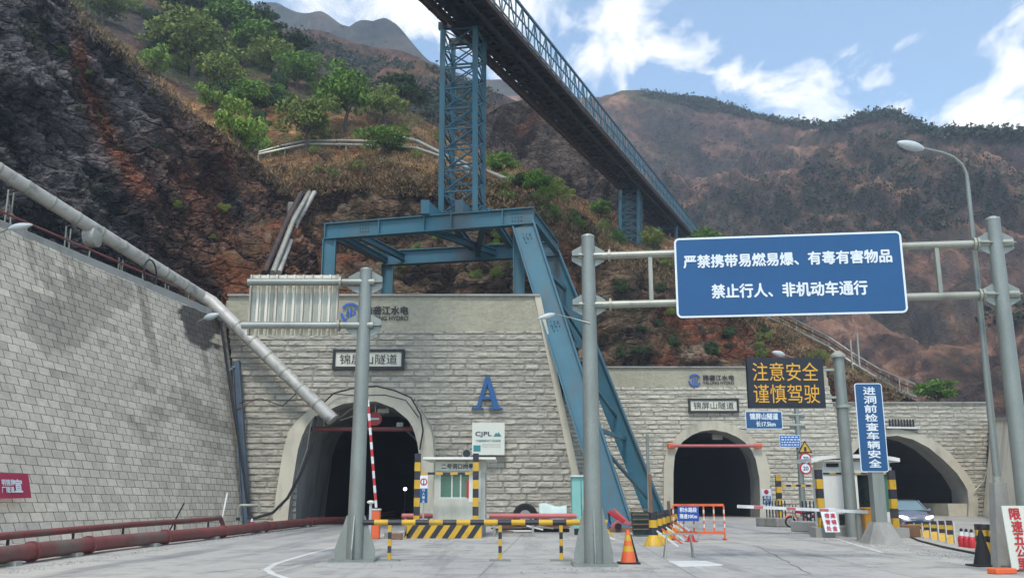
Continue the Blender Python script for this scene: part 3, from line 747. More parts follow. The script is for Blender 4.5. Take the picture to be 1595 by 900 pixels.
def inside(px, pz, poly):
    c = np.zeros(px.shape, bool); n = len(poly); j = n - 1
    for i in range(n):
        xi, zi = poly[i]; xj, zj = poly[j]
        w = ((zi > pz) != (zj > pz)) & (px < (xj - xi) * (pz - zi) / (zj - zi + 1e-9) + xi)
        c ^= w; j = i
    return c
def stone_face(parent, Yf, outline, hole, band_z, row_h, seed, base, light, dx=.10, dz=.05, rough=.10):
    """rock-faced masonry: every course and block has its own relief"""
    xs = [p[0] for p in outline]; zs = [p[1] for p in outline]
    x = np.arange(min(xs), max(xs) + dx, dx); z = np.arange(0, max(zs) + dz * .5, dz)
    XX, ZZ = np.meshgrid(x, z, indexing='ij')
    row = np.floor(ZZ / row_h).astype(int); fz = ZZ / row_h - row
    bw = .85 + .5 * _h(row, row * 0, row * 0, seed + 5)
    off = _h(row, row * 0 + 3, row * 0, seed) * 3
    xb = (XX + off) / bw; blk = np.floor(xb).astype(int); fx = xb - blk
    blk = blk - (_h(row, blk, blk * 0, seed + 9) > .45) * (fx < .0)
    rb = _h(row, blk, blk * 0, seed + 2)
    q = np.stack([XX, ZZ * 0, ZZ], -1)
    rag = fbm(q * np.array([1.6, 1, 4.2]), 5, seed + 20, .6) - .5
    rag2 = fbm(q * np.array([4.5, 1, 7]), 3, seed + 40, .6) - .5
    hz = sstep(fz, .0, .16) * sstep(1 - fz, .0, .2); hx = sstep(fx * bw, 0, .08) * sstep((1 - fx) * bw, 0, .05)
    prof = .45 + .9 * (1 - fz) ** 1.2 * _h(row, blk, blk * 0 + 7, seed)         # heavier at the foot of each block
    d = hz * hx * (rough * .55 * prof + rough * .35 * rb + rag * rough * 2.2 + rag2 * rough * .8 + .02)
    d = np.clip(d, 0, .5)
    band = ZZ > band_z
    d = np.where(band, .06 + rag2 * .03 + rag * .03, d)
    Vv = np.stack([XX, Yf - d, ZZ], -1)
    top = max(zs)
    Vv[..., 2] = np.minimum(Vv[..., 2], top)
    tone = .93 + .12 * rb + .35 * rag
    col = lerpc(base, light, np.clip(.5 + rag * 1.5, 0, 1)) * tone[..., None]
    joint = 1 - hz * hx
    col = np.where(band[..., None], lerpc(base, L(168, 162, 140), np.clip(.75 + rag2, 0, 1)) * (.95 + .2 * rag)[..., None], blend(col, L(88, 84, 78), joint * .38))
    cxm = (XX[:-1, :-1] + dx / 2); czm = (ZZ[:-1, :-1] + dz / 2)
    mk = inside(cxm, czm, outline)
    if hole: mk &= ~inside(cxm, czm, hole)
    o = grid_obj('stone_facing', Vv - np.array(OFF[parent]), M['stone'], col, mask=mk, smooth=False)
    o.parent = parent; OFF[o] = OFF[parent]
    return o
def arch_xz(pts, Y): return [(P(u, v, Y).x, P(u, v, Y).z) for u, v in pts]

def portal(name, label, Yf, outline_px, hole_px, band_v, seed, base, light, depth, group, x_at=None):
    ol = arch_xz(outline_px, Yf); ol = [(x, max(z, 0) if z > .8 else 0) for x, z in ol]
    hole = [(x, z) for x, z in arch_xz(hole_px, Yf)]
    hole[0] = (hole[0][0], -.5); hole[-1] = (hole[-1][0], -.5)
    cxx = sum(p[0] for p in ol) / len(ol)
    T = thing(name, label, 'tunnel portal', (cxx, Yf, 0), group)
    bz = P(800, band_v, Yf).z
    stone_face(T, Yf, ol, hole, bz, .365, seed, base, light)
    top = max(z for x, z in ol); left = [p for p in ol]
    # coping and body sides
    mb = MB()
    tl = [p for p in ol if abs(p[1] - top) < .4]; x0, x1 = min(p[0] for p in tl), max(p[0] for p in tl)
    mb.box(((x0 + x1) / 2, Yf + depth / 2 - .12, top + .06), (x1 - x0 + .1, depth + .25, .12))
    mb.build('coping', M['concrete_grey'], T)
    mb = MB()
    n = len(ol)
    for k in range(n):
        a, b = ol[k], ol[(k + 1) % n]
        if a[1] < .01 and b[1] < .01: continue
        mb.face([(a[0], Yf - .02, a[1]), (b[0], Yf - .02, b[1]), (b[0], Yf + depth, b[1]), (a[0], Yf + depth, a[1])])
    mb.build('side_masonry', M['concrete_grey'], T)
    return T, ol, hole, top

def ring(T, outer, inner, back_Y, tunnel_len, name='arch_ring', material=None, bore=True, lit=2):
    """outer / inner: matched lists of world points on the front edge"""
    n = len(outer); mb = MB()
    for k in range(n - 1):
        a, b, c, d = outer[k], outer[k + 1], inner[k + 1], inner[k]
        mb.face([a, b, c, d])
        A, B = Vector((a.x, back_Y, a.z)), Vector((b.x, back_Y, b.z)); mb.face([a, A, B, b])
    mb.build(name, material or M['concrete'], T, smooth=True)
    if bore:
        mb = MB(); steps = [0, 1.2, 3, 6, 10, 16, 26, 45, tunnel_len]
        rows = []
        for s in steps: rows.append([Vector((p.x, p.y + (s if s else 0) + (back_Y - p.y) * min(1, s / 6), p.z)) for p in inner])
        for i in range(len(rows) - 1):
            for k in range(n - 1): mb.face([rows[i][k], rows[i][k + 1], rows[i + 1][k + 1], rows[i + 1][k]])
        mb.face(rows[-1]); mb.m = [0 if q_ < (n - 1) * lit else 1 for q_ in range(len(mb.f))]; mb.build('tunnel_lining', [material or M['concrete_grey'], M['tunnel']], T, smooth=False)  # pale concrete near the mouth, then shade painted as a darker lining

# ---- left portal
Y1 = 56.0
o1 = [(352, 822), (388, 822), (353, 470), (357, 462), (840, 462), (917, 822)]
px_out = [(424, 822), (427, 790), (433, 750), (440, 706), (449, 672), (462, 655), (478, 641), (498, 628), (520, 614), (555, 605), (587, 603), (613, 609), (640, 620), (657, 643), (669, 661), (674, 680), (676, 712), (677, 750), (677, 790), (677, 822)]
px_in = [(447, 822), (450, 790), (456, 750), (464, 700), (470, 680), (477, 664), (488, 650), (507, 640), (533, 629), (560, 625), (587, 625), (613, 635), (635, 653), (642, 664), (646, 675), (650, 690), (653, 712), (654, 750), (653, 790), (652, 822)]
hole1 = px_in
T1, ol1, _, top1 = portal('tunnel_portal', 'tallest stone tunnel portal with a big blue letter A beside its arch', Y1,
    [(386, 822), (353, 472), (357, 462), (840, 462), (917, 822)], [(460, 830), (466, 700), (495, 645), (560, 618), (620, 625), (660, 670), (668, 720), (668, 830)], 517, 3, L(150, 144, 132), L(180, 173, 158), 3.0, 'stone tunnel portals')
def cut(pts, Yt, Yb, vt, vb): 
    r = []
    for u, v in pts:
        Yq = np.interp(v, [vt, vb], [Yt, Yb]); p = P(u, v, Yq); r.append(p)
    r[0].z = -.05; r[-1].z = -.05
    return r
oL = cut(px_out, Y1 - .5, Y1 - .9, 600, 822); iL = cut(px_in, Y1 - .5, Y1 - .9, 600, 822)
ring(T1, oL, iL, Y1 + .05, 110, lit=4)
# quoin strip up the raked right edge and plain pilaster
mb = MB(); a, b = P(840, 462, Y1), P(917, 822, Y1); b.z = 0
mb.hexa([(b.x - .38, Y1 - .16, 0), (b.x + .08, Y1 - .16, 0), (b.x + .08, Y1 + .6, 0), (b.x - .38, Y1 + .6, 0)],
        [(a.x - .3, Y1 - .16, a.z), (a.x + .08, Y1 - .16, a.z), (a.x + .08, Y1 + .6, a.z), (a.x - .3, Y1 + .6, a.z)])
mb.build('raked_quoin', M['concrete'], T1)

def emblem(T, c, r, name='emblem'):
    mb = MB(); Yq = c.y - .05
    def arc(r0, r1, a0, a1, cx_=0, cz_=0, n=12):
        p = []
        for k in range(n + 1):
            a = math.radians(a0 + (a1 - a0) * k / n); p.append((c.x + cx_ + r0 * math.cos(a), c.z + cz_ + r0 * math.sin(a)))
        for k in range(n, -1, -1):
            a = math.radians(a0 + (a1 - a0) * k / n); p.append((c.x + cx_ + r1 * math.cos(a), c.z + cz_ + r1 * math.sin(a)))
        for k in range(n):
            i, j = k, 2 * n + 1 - k
            mb.prism([(p[i][0], Yq, p[i][1]), (p[i + 1][0], Yq, p[i + 1][1]), (p[j - 1][0], Yq, p[j - 1][1]), (p[j][0], Yq, p[j][1])], (0, .05, 0))
    arc(r, r * .78, 25, 150); arc(r, r * .74, 185, 335)
    for s, h in ((-.34, .38), (0, .52), (.34, .34)):
        mb.prism([(c.x + (s - .1) * r, Yq, c.z - h * r), (c.x + (s + .1) * r, Yq, c.z - h * r), (c.x + (s + .14) * r, Yq, c.z + h * r), (c.x + (s - .02) * r, Yq, c.z + h * r)], (0, .05, 0))
    return mb.build(name, M['logo_blue'], T)
RX, UZ = (1, 0, 0), (0, 0, 1)
def wtext(T, body, u0, v0, u1, v1, Y, m, name='lettering', bold=.012):
    a, b = P(u0, v1, Y), P(u1, v0, Y)
    return lettering(body, (a + b) / 2, RX, UZ, b.x - a.x, b.z - a.z, m, T, name, bold)
emblem(T1, P(546, 487, Y1 - .15), .62)
wtext(T1, '雅砻江水电', 567, 477, 636, 490, Y1 - .12, M['ink'], bold=.035)
wtext(T1, 'YALONG HYDRO', 567, 492.5, 636, 499, Y1 - .12, M['ink'], bold=.03)
def plaque(T, u0, v0, u1, v1, Y, body):
    a, b = P(u0, v1, Y), P(u1, v0, Y); c = (a + b) / 2; w, h = b.x - a.x, b.z - a.z
    q = MB().box((c.x, Y - .12, c.z), (w - .3, .3, h - .3)).build('plaque', M['plaque'], T)
    mb = MB(); t = .17
    for dx, dz, ww, hh in ((0, h / 2 - t / 2, w, t), (0, -h / 2 + t / 2, w, t), (-w / 2 + t / 2, 0, t, h - 2 * t), (w / 2 - t / 2, 0, t, h - 2 * t)):
        mb.box((c.x + dx, Y - .16, c.z + dz), (ww, .4, hh))
    mb.build('plaque_frame', M['ink'], q)
    lettering(body, (c.x, Y - .29, c.z), RX, UZ, w * .8, h * .5, M['ink'], q, 'lettering', .0)
plaque(T1, 519, 545, 631, 576, Y1, '锦屏山隧道')
# big blue letter A with serif feet, standing proud of the stone
La, Lb = P(735, 637, Y1 - .3), P(783, 586, Y1 - .3); lw_, lh_ = Lb.x - La.x, Lb.z - La.z
Lt = MB()
def lp(pts, dy=0): Lt.prism([(La.x + x_ * lw_, Y1 - .3 + dy, La.z + z_ * lh_) for x_, z_ in pts], (0, .2, 0))
lp([(.14, .04), (.24, .04), (.53, .86), (.44, 1.0)]); lp([(.68, .04), (.90, .04), (.58, 1.0), (.44, 1.0)], -.004)
lp([(.28, .30), (.72, .30), (.69, .38), (.31, .38)], -.008); lp([(.0, 0), (.38, 0), (.38, .05), (.0, .05)], -.012); lp([(.56, 0), (1.0, 0), (1.0, .05), (.56, .05)], -.012)
Lt.build('letter', M['letter_blue'], T1)

# ---- middle portal
Y2 = 80.0
T2, ol2, _, top2 = portal('tunnel_portal', 'middle stone tunnel portal with a closed-off dark arch behind the orange barricade', Y2,
    [(880, 812), (880, 573), (1285, 573), (1336, 812)], [(1042, 812), (1042, 712), (1062, 678), (1112, 662), (1160, 675), (1190, 712), (1192, 812)], 603, 9, L(172, 165, 150), L(196, 190, 174), 3.0, 'stone tunnel portals')
po = [(1034, 812), (1034, 725), (1038, 702), (1046, 691), (1056, 677), (1073, 664), (1090, 658), (1110, 655), (1132, 659), (1152, 667), (1168, 678), (1180, 691), (1192, 706), (1200, 735), (1199, 770), (1197, 812)]
pi_ = [(1049, 812), (1049, 735), (1051, 710), (1056, 697), (1064, 687), (1078, 677), (1093, 671), (1111, 669), (1132, 673), (1148, 680), (1160, 688), (1170, 700), (1177, 715), (1183, 745), (1184, 775), (1184, 812)]
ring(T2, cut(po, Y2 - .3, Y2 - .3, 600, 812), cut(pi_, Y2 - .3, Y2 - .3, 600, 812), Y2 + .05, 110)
emblem(T2, P(1082, 592, Y2 - .15), .55)
wtext(T2, '雅砻江水电', 1095, 584, 1143, 592, Y2 - .12, M['ink'], bold=.035)
wtext(T2, 'YALONG HYDRO', 1095, 593.5, 1143, 598.5, Y2 - .12, M['ink'], bold=.03)
plaque(T2, 1072, 621, 1149, 643, Y2, '锦屏山隧道')

# ---- right portal
Y3 = 86.0
T3, ol3, _, top3 = portal('tunnel_portal', 'right stone tunnel portal with a wide low arch and a car coming out', Y3,
    [(1290, 810), (1290, 628), (1540, 628), (1533, 810)], [(1322, 810), (1325, 705), (1350, 680), (1400, 672), (1450, 692), (1495, 735), (1514, 765), (1514, 810)], 560, 15, L(158, 151, 137), L(186, 180, 164), 3.0, 'stone tunnel portals')
po = [(1306, 812), (1306, 760), (1309, 722), (1318, 698), (1334, 682), (1360, 671), (1398, 667), (1428, 675), (1459, 688), (1481, 706), (1500, 729), (1513, 747), (1521, 762), (1524, 785), (1524, 812)]
pi_ = [(1320, 812), (1320, 760), (1323, 725), (1329, 706), (1342, 692), (1365, 681), (1398, 678), (1422, 684), (1447, 697), (1471, 717), (1491, 737), (1501, 752), (1507, 763), (1509, 785), (1509, 812)]
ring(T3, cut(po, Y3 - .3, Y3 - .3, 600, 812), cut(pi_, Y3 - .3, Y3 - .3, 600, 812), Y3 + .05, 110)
# raised bench inside the right bore
b0 = P(1508, 790, Y3)
MB().box((b0.x - .9, Y3 + 20, .55), (1.8, 40, 1.1)).build('side_bench', M['concrete'], T3)
mb = MB()
for k in range(9):
    p_ = P(1386 + k * 4.6, 660, Y3 - .35); mb.box((p_.x, p_.y, p_.z), (.13, .1, .85))
mb.build('grille', M['ink'], T3)
q0, q1 = P(1380, 665.5, Y3 - .4), P(1431, 666.5, Y3 - .4)
MB().bar(q0, q1, .5, .16).build('ledge', M['white'], T3)

# ---- left retaining wall of squared blocks, leaning back
def left_wall():
    T = thing('retaining_wall', 'tall leaning wall of squared grey blocks along the left side', 'retaining wall', (-19, 45, 0))
    nu, nv = 560, 250
    s = np.linspace(0, 1, nu); t = np.linspace(0, 1, nv)
    # foot line and crown line run from beside the viewer to the corner with the left portal
    f0, f1 = np.array([-21.5, 2., 0.]), np.array(P(389, 812, Y1 + .1)); f1[2] = 0
    c1 = np.array(P(349, 493, Y1 + .1))
    k0 = np.array(P(0, 349, 39.5))
    # extend the crown line beyond the frame
    d = (c1 - k0); c0 = c1 - d * ((c1[1] - 2) / d[1]); 
    foot = f0 + (f1 - f0) * s[:, None]; crown = c0 + (c1 - c0) * s[:, None]
    V = foot[:, None] * (1 - t[None, :, None]) + crown[:, None] * t[None, :, None]
    Yw = V[..., 1]
    rows = 38; R = t[None, :] * rows + 0 * V[..., 0]
    row = np.floor(R - 1e-6).astype(int); fr = R - row
    ln = V[..., 1] * 1.0
    off = (row % 2) * .5 + _h(row, row * 0, row * 0, 77) * .12
    B = ln / .74 + off; blk = np.floor(B).astype(int); fb = B - blk
    rb = _h(row, blk, blk * 0, 79)
    n = gnormal(V); n[n[..., 0] < 0] *= -1
    q = V * 1.0
    rag = fbm(q * 1.6, 4, 81, .6) - .5
    V2 = V + n * (.05 * rag + .03)[..., None]
    C = lerpc(L(178, 170, 155), L(208, 200, 184), np.clip(.5 + rag, 0, 1))
    # dark damp stains coming down from the crown, by course so that they keep the block edges
    rel = V - np.array([0, 0, CAM_H]); dd = rel[..., 1] * cp + rel[..., 2] * sp_; up = -rel[..., 1] * sp_ + rel[..., 2] * cp
    U = 797.5 + F_PX * rel[..., 0] / dd; VV = 450 - F_PX * up / dd
    stn = fbm(np.stack([Yw * .16, V[..., 2] * .16, Yw * 0], -1), 5, 91, .6)
    bk3 = np.floor(ln / .74 / 3 + row * .37).astype(int); blocky = _h(row // 2, bk3, blk * 0, 83)
    a1 = np.exp(-((U - 310) / 34) ** 2 - ((VV - (505 + (U - 310) * .25)) / 45) ** 2)
    a2 = np.exp(-((U - 110) / 70) ** 2 - ((VV - 520) / 50) ** 2); a3 = np.exp(-((U - 235) / 70) ** 2 - ((VV - 640) / 45) ** 2)
    a4 = np.exp(-((U - 340) / 40) ** 2 - ((VV - 650) / 90) ** 2); a5 = np.exp(-((U - 160) / 80) ** 2 - ((VV - 455) / 26) ** 2)
    C = blend(C, L(70, 66, 66), np.clip(sstep(a1 * 1.15 + .5 * (stn - .5) + .45 * (blocky - .5), .35, .5), 0, 1) * .92)
    C = blend(C, L(112, 104, 96), sstep(a2 * .75 + a3 * .35 + a4 * .45 + a5 * .8 + 1.0 * (stn - .5) + .55 * (blocky - .5), .3, .5) * .45)
    C = blend(C, L(96, 90, 82), sstep(fbm(np.stack([Yw * 1.2, V[..., 2] * .12, Yw * 0], -1), 5, 95, .6), .56, .7) * .5 * sstep(t[None], .3, .9))
    o = grid_obj('block_facing', V2 - np.array(OFF[T]), M['block'], C, smooth=True); o.parent = T; OFF[o] = OFF[T]
    uvl = o.data.uv_layers.new(name='blocks'); li = np.zeros(len(o.data.loops), np.int32); o.data.loops.foreach_get('vertex_index', li)
    uvs = np.stack([(ln / .74).reshape(-1)[li], R.reshape(-1)[li]], 1); uvl.data.foreach_set('uv', uvs.astype(np.float32).ravel())
    mb = MB()
    for a, b in ((crown[0], crown[-1]),):
        mb.hexa([a + (-1.6, 0, -.5), a + (.1, 0, -.5), a + (.1, 0, .12), a + (-1.6, 0, .12)], [b + (-1.6, 0, -.5), b + (.1, 0, -.5), b + (.1, 0, .12), b + (-1.6, 0, .12)])
    mb.build('coping', M['concrete_grey'], T)
    return T, foot, crown
TW, LW_foot, LW_crown = left_wall()
def lw_at(Y, t=1.0):
    s = (Y - LW_foot[0][1]) / (LW_foot[-1][1] - LW_foot[0][1]); a = LW_foot[0] + (LW_foot[-1] - LW_foot[0]) * s
    s = (Y - LW_crown[0][1]) / (LW_crown[-1][1] - LW_crown[0][1]); b = LW_crown[0] + (LW_crown[-1] - LW_crown[0]) * s
    return Vector(a * (1 - t) + b * t)

# ---- pale concrete side wall on the right
T = thing('side_wall', 'plain pale concrete wall running out from the right portal', 'retaining wall', (36, 66, 0))
A = P(1531, 804, Y3 - .2); A.z = 0; Bp = G(1596, 826)
dirv = (Bp - A); Bx = A + dirv * 1.5
t0 = P(1544, 655, Y3); t1 = P(1600, 652, Bp.y); tx = t0 + (t1 - t0) * 1.5
th = Vector((1.5, .3, 0))
mb = MB(); mb.hexa([A, Bx, Bx + th, A + th], [t0, tx, tx + th, t0 + th]); mb.build('wall_face', M['side_conc'], T)
d_ = (tx - t0).normalized()
mb = MB(); mb.bar(t0 + Vector((.4, 0, .1)), tx + Vector((.4, 0, .1)), 1.1, .2); mb.build('coping', M['concrete_grey'], T)

# ================================================================== BLUE STEEL FRAME, TOWERS AND BRIDGE
FL, FR, RL, RR = P(507, 349, 61.7), P(829, 324, 58), P(597, 391, 69), P(868, 378, 66.2)
zt = (FL.z + FR.z + RL.z + RR.z) / 4
for q in (FL, FR, RL, RR): q.z = zt
BH = 1.12                                                        # beam depth
T = thing('steel_portal_frame', 'blue steel portal frame with a raked leg standing over the tallest portal', 'steel frame', (FR.x, FR.y, 0))
def ib(name, p, q, w, h, up=(0, 0, 1), parent=T):
    return MB().ibeam(p, q, w, h, .07, up).build(name, M['steel'], parent)
zc = Vector((0, 0, -BH / 2))
dF = (FR - FL).normalized(); dS = (RR - FR).normalized(); dR = (RR - RL).normalized()
ib('main_beam', FL + zc, FR + zc + dF * .1, .6, BH)
ib('main_beam', RL + zc, RR + zc + dR * .1, .6, BH)
ib('cross_beam', FL + zc + dS * .4, RL + zc - dS * .4, .4, .6)
ib('cross_beam', FR + zc + dS * .4, RR + zc - dS * .4, .4, .8)
# columns standing on the masonry
def col(p, zb, w=.9, d=.5, parent=T):
    return MB().ibeam((p.x, p.y, zb), (p.x, p.y, p.z - BH - .01), d, w, .07, up=(1, 0, 0)).build('column', M['steel'], parent)
col(FL + dF * .38, top1 + .1); col(FR - dF * .9 + Vector((0, 1.0, 0)), top1 + .1, .75); col(RL + dR * .4, top1 - 3.0)
# raked legs down to the ground
fb = G(967, 822); fb2 = G(1026, 812)
def leg(p, q, w, h):
    o = MB(); d = (q - p).normalized(); side = dF
    up = (side - d * side.dot(d)).normalized()
    return o.ibeam(p, q, h, w, .08, up=up).build('raked_leg', M['steel'], T)
pf = FR + Vector((-.55, .05, -BH - .02)); pr = RR + Vector((-.5, .05, -BH + .3))
fb.z = -.1; fb2.z = -.1
leg(pf, fb, 1.45, .7); leg(pr, fb2, 1.3, .7)
for k, t_ in enumerate((.14, .40, .70)):
    MB().bar(pf.lerp(fb, t_), pr.lerp(fb2, t_), .26, .26).build('tie', M['rail_blue'], T)
    MB().bar(pf.lerp(fb, t_ + .02), pr.lerp(fb2, t_ + .22), .2, .14).build('brace', M['rail_blue'], T)
# internal horizontal braces and joists that carry the tower
mid = lambda a, b, t: a.lerp(b, t)
zb = Vector((0, 0, -.55))
ib('brace_beam', mid(FL, FR, .12) + zb, mid(RL, RR, .12) + zb, .35, .5)
ib('brace_beam', mid(FL, FR, .45) + zb, mid(RL, RR, .65) + zb, .35, .5)
ib('brace_beam', mid(FL, FR, .78) + zb, mid(RL, RR, .55) + zb, .35, .5)
ib('brace_beam', mid(FL, FR, .06) + zb * 1.3, mid(RL, RR, .02) + zb * 1.3, .3, .45)
# seats for the tower legs, standing above the front beam
TA = [P(688, 321, 60.3), P(741, 316, 59.8), P(704, 330, 63.6), P(753, 325, 63.0)]
for q in TA: q.z = zt + .32
ib('bearing_beam', Vector((TA[0].x - .9, TA[0].y, zt + .17)), Vector((TA[1].x + .7, TA[1].y, zt + .17)), .4, .32)
ib('bearing_beam', Vector((TA[2].x - .9, TA[2].y, zt + .17)), Vector((TA[3].x + .7, TA[3].y, zt + .17)), .4, .32)
ib('bearing_beam', mid(FL, FR, .60) + Vector((0, 0, -.02)) , mid(RL, RR, .52) + Vector((0, 0, -.02)), .4, .5)
ib('bearing_beam', mid(FL, FR, .80) + Vector((0, 0, -.02)), mid(RL, RR, .74) + Vector((0, 0, -.02)), .4, .5)
for u_ in (662, 715):
    q = P(u_, 325, 59.2); MB().prism([(q.x - .28, q.y, zt), (q.x + .28, q.y, zt), (q.x + .28, q.y, zt + .95), (q.x - .28, q.y, zt + .95)], (0, .5, 0)).build('stub_post', M['steel'], T)
    MB().prism([(q.x + .28, q.y + .2, zt), (q.x + 1.5, q.y + 1.2, zt), (q.x + .28, q.y + .2, zt + .9)], (.0, .06, 0)).build('gusset', M['steel'], T)
# stiffeners and bolt groups
def frac(a, b, t): return a + (b - a) * t
for t_ in (.0, .27, .49, .62, .86):
    p_ = frac(FL, FR, t_) + dF * .03; MB().box(p_ + Vector((0, -.16, -BH / 2)), (.06, .26, BH - .16)).build('web_stiffener', M['steel'], T)
nf = Vector((dF.y, -dF.x, 0))
mb = MB()
for cx_, base in ((frac(FL, FR, .93), -.55), (frac(FL, FR, .2), -.5)):
    for i in range(4):
        for j in range(3): mb.box(cx_ + dF * (i * .2 - .3) + nf * .05 + Vector((0, 0, base + (j - 1) * .24)), (.07, .08, .07))
mb.build('bolts', M['rivet'], T)
mb = MB()
for t_ in (.06, .38, .78):
    c_ = pf.lerp(fb, t_) + Vector((0, -.06, 0))
    for i in range(3):
        for j in range(4): mb.box(c_ + Vector(((i - 1) * .22 + (j - 1.5) * .1, 0, (j - 1.5) * -.28)), (.07, .1, .07))
mb.build('bolts', M['rivet'], T)

# ---- lattice towers
def lattice_tower(label, base, top, nbay, lw, parent_loc, group, bw_=.22):
    T = thing('lattice_tower', label, 'lattice tower', parent_loc, group)
    order = [0, 1, 3, 2]
    for i in order:
        MB().bar(base[i], top[i], lw, lw, up=(0, 1, 0)).build('leg', M['steel'] if i < 2 else M['rail_blue'], T)
    for a, b in ((0, 1), (1, 3), (3, 2), (2, 0)):
        mb = MB(); 
        for k in range(nbay + 1):
            t = k / nbay; p, q = base[a].lerp(top[a], t), base[b].lerp(top[b], t)
            if k: mb.bar(p, q, lw * bw_ * 1.5, lw * bw_ * 1.5)
            if k < nbay:
                t2 = (k + 1) / nbay; p2, q2 = base[a].lerp(top[a], t2), base[b].lerp(top[b], t2)
                mb.bar(p, q2, lw * bw_, lw * bw_); mb.bar(q + Vector((0, .04, 0)), p2 + Vector((0, .04, 0)), lw * bw_, lw * bw_)
        mb.build('bracing', M['rail_blue'], T)
    return T
BX, BZ, BDX, BDZ, BWD, BHR = -4.87271018, 34.4174550, .330744867, .123522281, 4.12, 2.77
def bp(Y, off=0, dz=0):        # a point on the bridge: off metres to the right of its left edge
    n = math.hypot(1, BDX); t = Y - 60
    return Vector((BX + BDX * t + off / n, Y - off * BDX / n, BZ + BDZ * t + dz))
tt_ = []
for k, (u_, Yk) in enumerate(((690, 60.3), (740, 59.8), (706, 63.4), (754, 62.9))):
    z_ = BZ + BDZ * (Yk - 60) - .55; x_ = P(u_, 45 if k < 2 else 60, Yk).x; tt_.append(Vector((x_, Yk, z_)))
    # keep the true direction of the pixel column at that height
    for it in range(4):
        d0 = z_ - CAM_H; dd = Yk * cp + d0 * sp_; tt_[-1].x = (u_ - 797.5) / F_PX * dd
for k, (u_, Yk) in enumerate(((687, 60.3), (740, 59.8), (703, 63.6), (752, 63.0))):
    d0 = TA[k].z - CAM_H; dd = Yk * cp + d0 * sp_; TA[k].x = (u_ - 797.5) / F_PX * dd
lattice_tower('tall blue lattice tower standing on the portal frame under the bridge', TA, tt_, 9, .36, (TA[0].x, TA[0].y, TA[0].z), 'towers that carry the bridge')
def wx(u_, Yk, z_): return Vector(((u_ - 797.5) / F_PX * (Yk * cp + (z_ - CAM_H) * sp_), Yk, z_))
zB = P(980, 396, 118).z; zT = BZ + BDZ * 58 - .5
b2 = [wx(966, 117, zB), wx(994, 116.5, zB), wx(971, 121, zB), wx(998, 120.5, zB)]
t2 = [wx(966, 117, zT), wx(994, 116.5, zT), wx(971, 121, zT + .4), wx(998, 120.5, zT + .4)]
lattice_tower('shorter blue lattice tower further back under the bridge', b2, t2, 8, .44, tuple(b2[0]), 'towers that carry the bridge', .36)
T = thing('bridge_pier', 'pair of plain blue columns under the far end of the bridge', 'pier', (20, 146, 36))
for u_ in (1028, 1052): MB().tube([wx(u_, 146, P(1035, 402, 146).z), wx(u_, 146, BZ + BDZ * 86 - .4)], .42, 10).build('column', M['steel'], T, smooth=True)
MB().bar(wx(1026, 146, BZ + BDZ * 86 - .5), wx(1056, 146, BZ + BDZ * 86 - .5), .5, .5).build('cap_beam', M['steel'], T)

# ---- the bridge itself
T = thing('conveyor_bridge', 'long dark steel bridge passing overhead on lattice towers', 'bridge', tuple(bp(60)))
Y0, Y1b = 22, 168
def chord(name, off, dz, w, h, m): return MB().bar(bp(Y0, off, dz), bp(Y1b, off, dz), w, h).build(name, m, T)
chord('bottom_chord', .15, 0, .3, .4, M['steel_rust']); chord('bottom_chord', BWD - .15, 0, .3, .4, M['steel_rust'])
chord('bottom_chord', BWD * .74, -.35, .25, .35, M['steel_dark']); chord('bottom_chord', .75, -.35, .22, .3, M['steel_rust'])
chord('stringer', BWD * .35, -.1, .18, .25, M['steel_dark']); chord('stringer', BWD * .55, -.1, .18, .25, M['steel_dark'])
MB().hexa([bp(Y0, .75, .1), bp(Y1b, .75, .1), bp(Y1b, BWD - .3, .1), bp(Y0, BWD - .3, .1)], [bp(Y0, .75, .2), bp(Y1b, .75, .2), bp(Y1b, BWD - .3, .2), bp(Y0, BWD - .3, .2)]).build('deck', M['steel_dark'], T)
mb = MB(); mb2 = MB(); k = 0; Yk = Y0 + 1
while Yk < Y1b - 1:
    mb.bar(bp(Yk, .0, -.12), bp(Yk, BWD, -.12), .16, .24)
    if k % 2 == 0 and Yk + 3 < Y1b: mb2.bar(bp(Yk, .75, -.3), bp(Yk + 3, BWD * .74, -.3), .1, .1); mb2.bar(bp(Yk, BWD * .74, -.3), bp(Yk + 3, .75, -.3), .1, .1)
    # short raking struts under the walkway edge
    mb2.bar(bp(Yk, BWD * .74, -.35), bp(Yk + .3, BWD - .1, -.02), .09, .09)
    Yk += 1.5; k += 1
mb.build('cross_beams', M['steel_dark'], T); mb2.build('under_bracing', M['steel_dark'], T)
def truss(off, h, m, name):
    o = thing(name, None, None, tuple(bp(60))) if False else None
    tr = MB().bar(bp(Y0, off, h), bp(Y1b, off, h), .16, .2).build(name, m, T)
    MB().bar(bp(Y0, off, h * .55), bp(Y1b, off, h * .55), .09, .1).build('mid_rail', m, tr)
    ma, mb_ = MB(), MB(); Yk = Y0; k = 0
    while Yk < Y1b - 1.5:
        ma.bar(bp(Yk, off, .1), bp(Yk, off, h), .12, .12)
        a, b = (Yk, Yk + 1.5) if k % 2 == 0 else (Yk + 1.5, Yk)
        mb_.bar(bp(a, off, .1), bp(b, off, h), .08, .08)
        Yk += 1.5; k += 1
    mb_.v = [p for p in mb_.v]; i0 = len(ma.v); ma.v += mb_.v; ma.f += [tuple(j + i0 for j in f_) for f_ in mb_.f]; ma.m += mb_.m; ma.build('truss_lattice', m, tr)
truss(BWD - .08, BHR, M['rail_blue'], 'truss'); truss(.12, 1.2, M['steel_rust'], 'truss')
chord('service_pipe', BWD - 1.0, .75, .45, .45, M['steel_dark'])
chord('edge_angle', BWD + .1, .22, .12, .08, M['galv'])
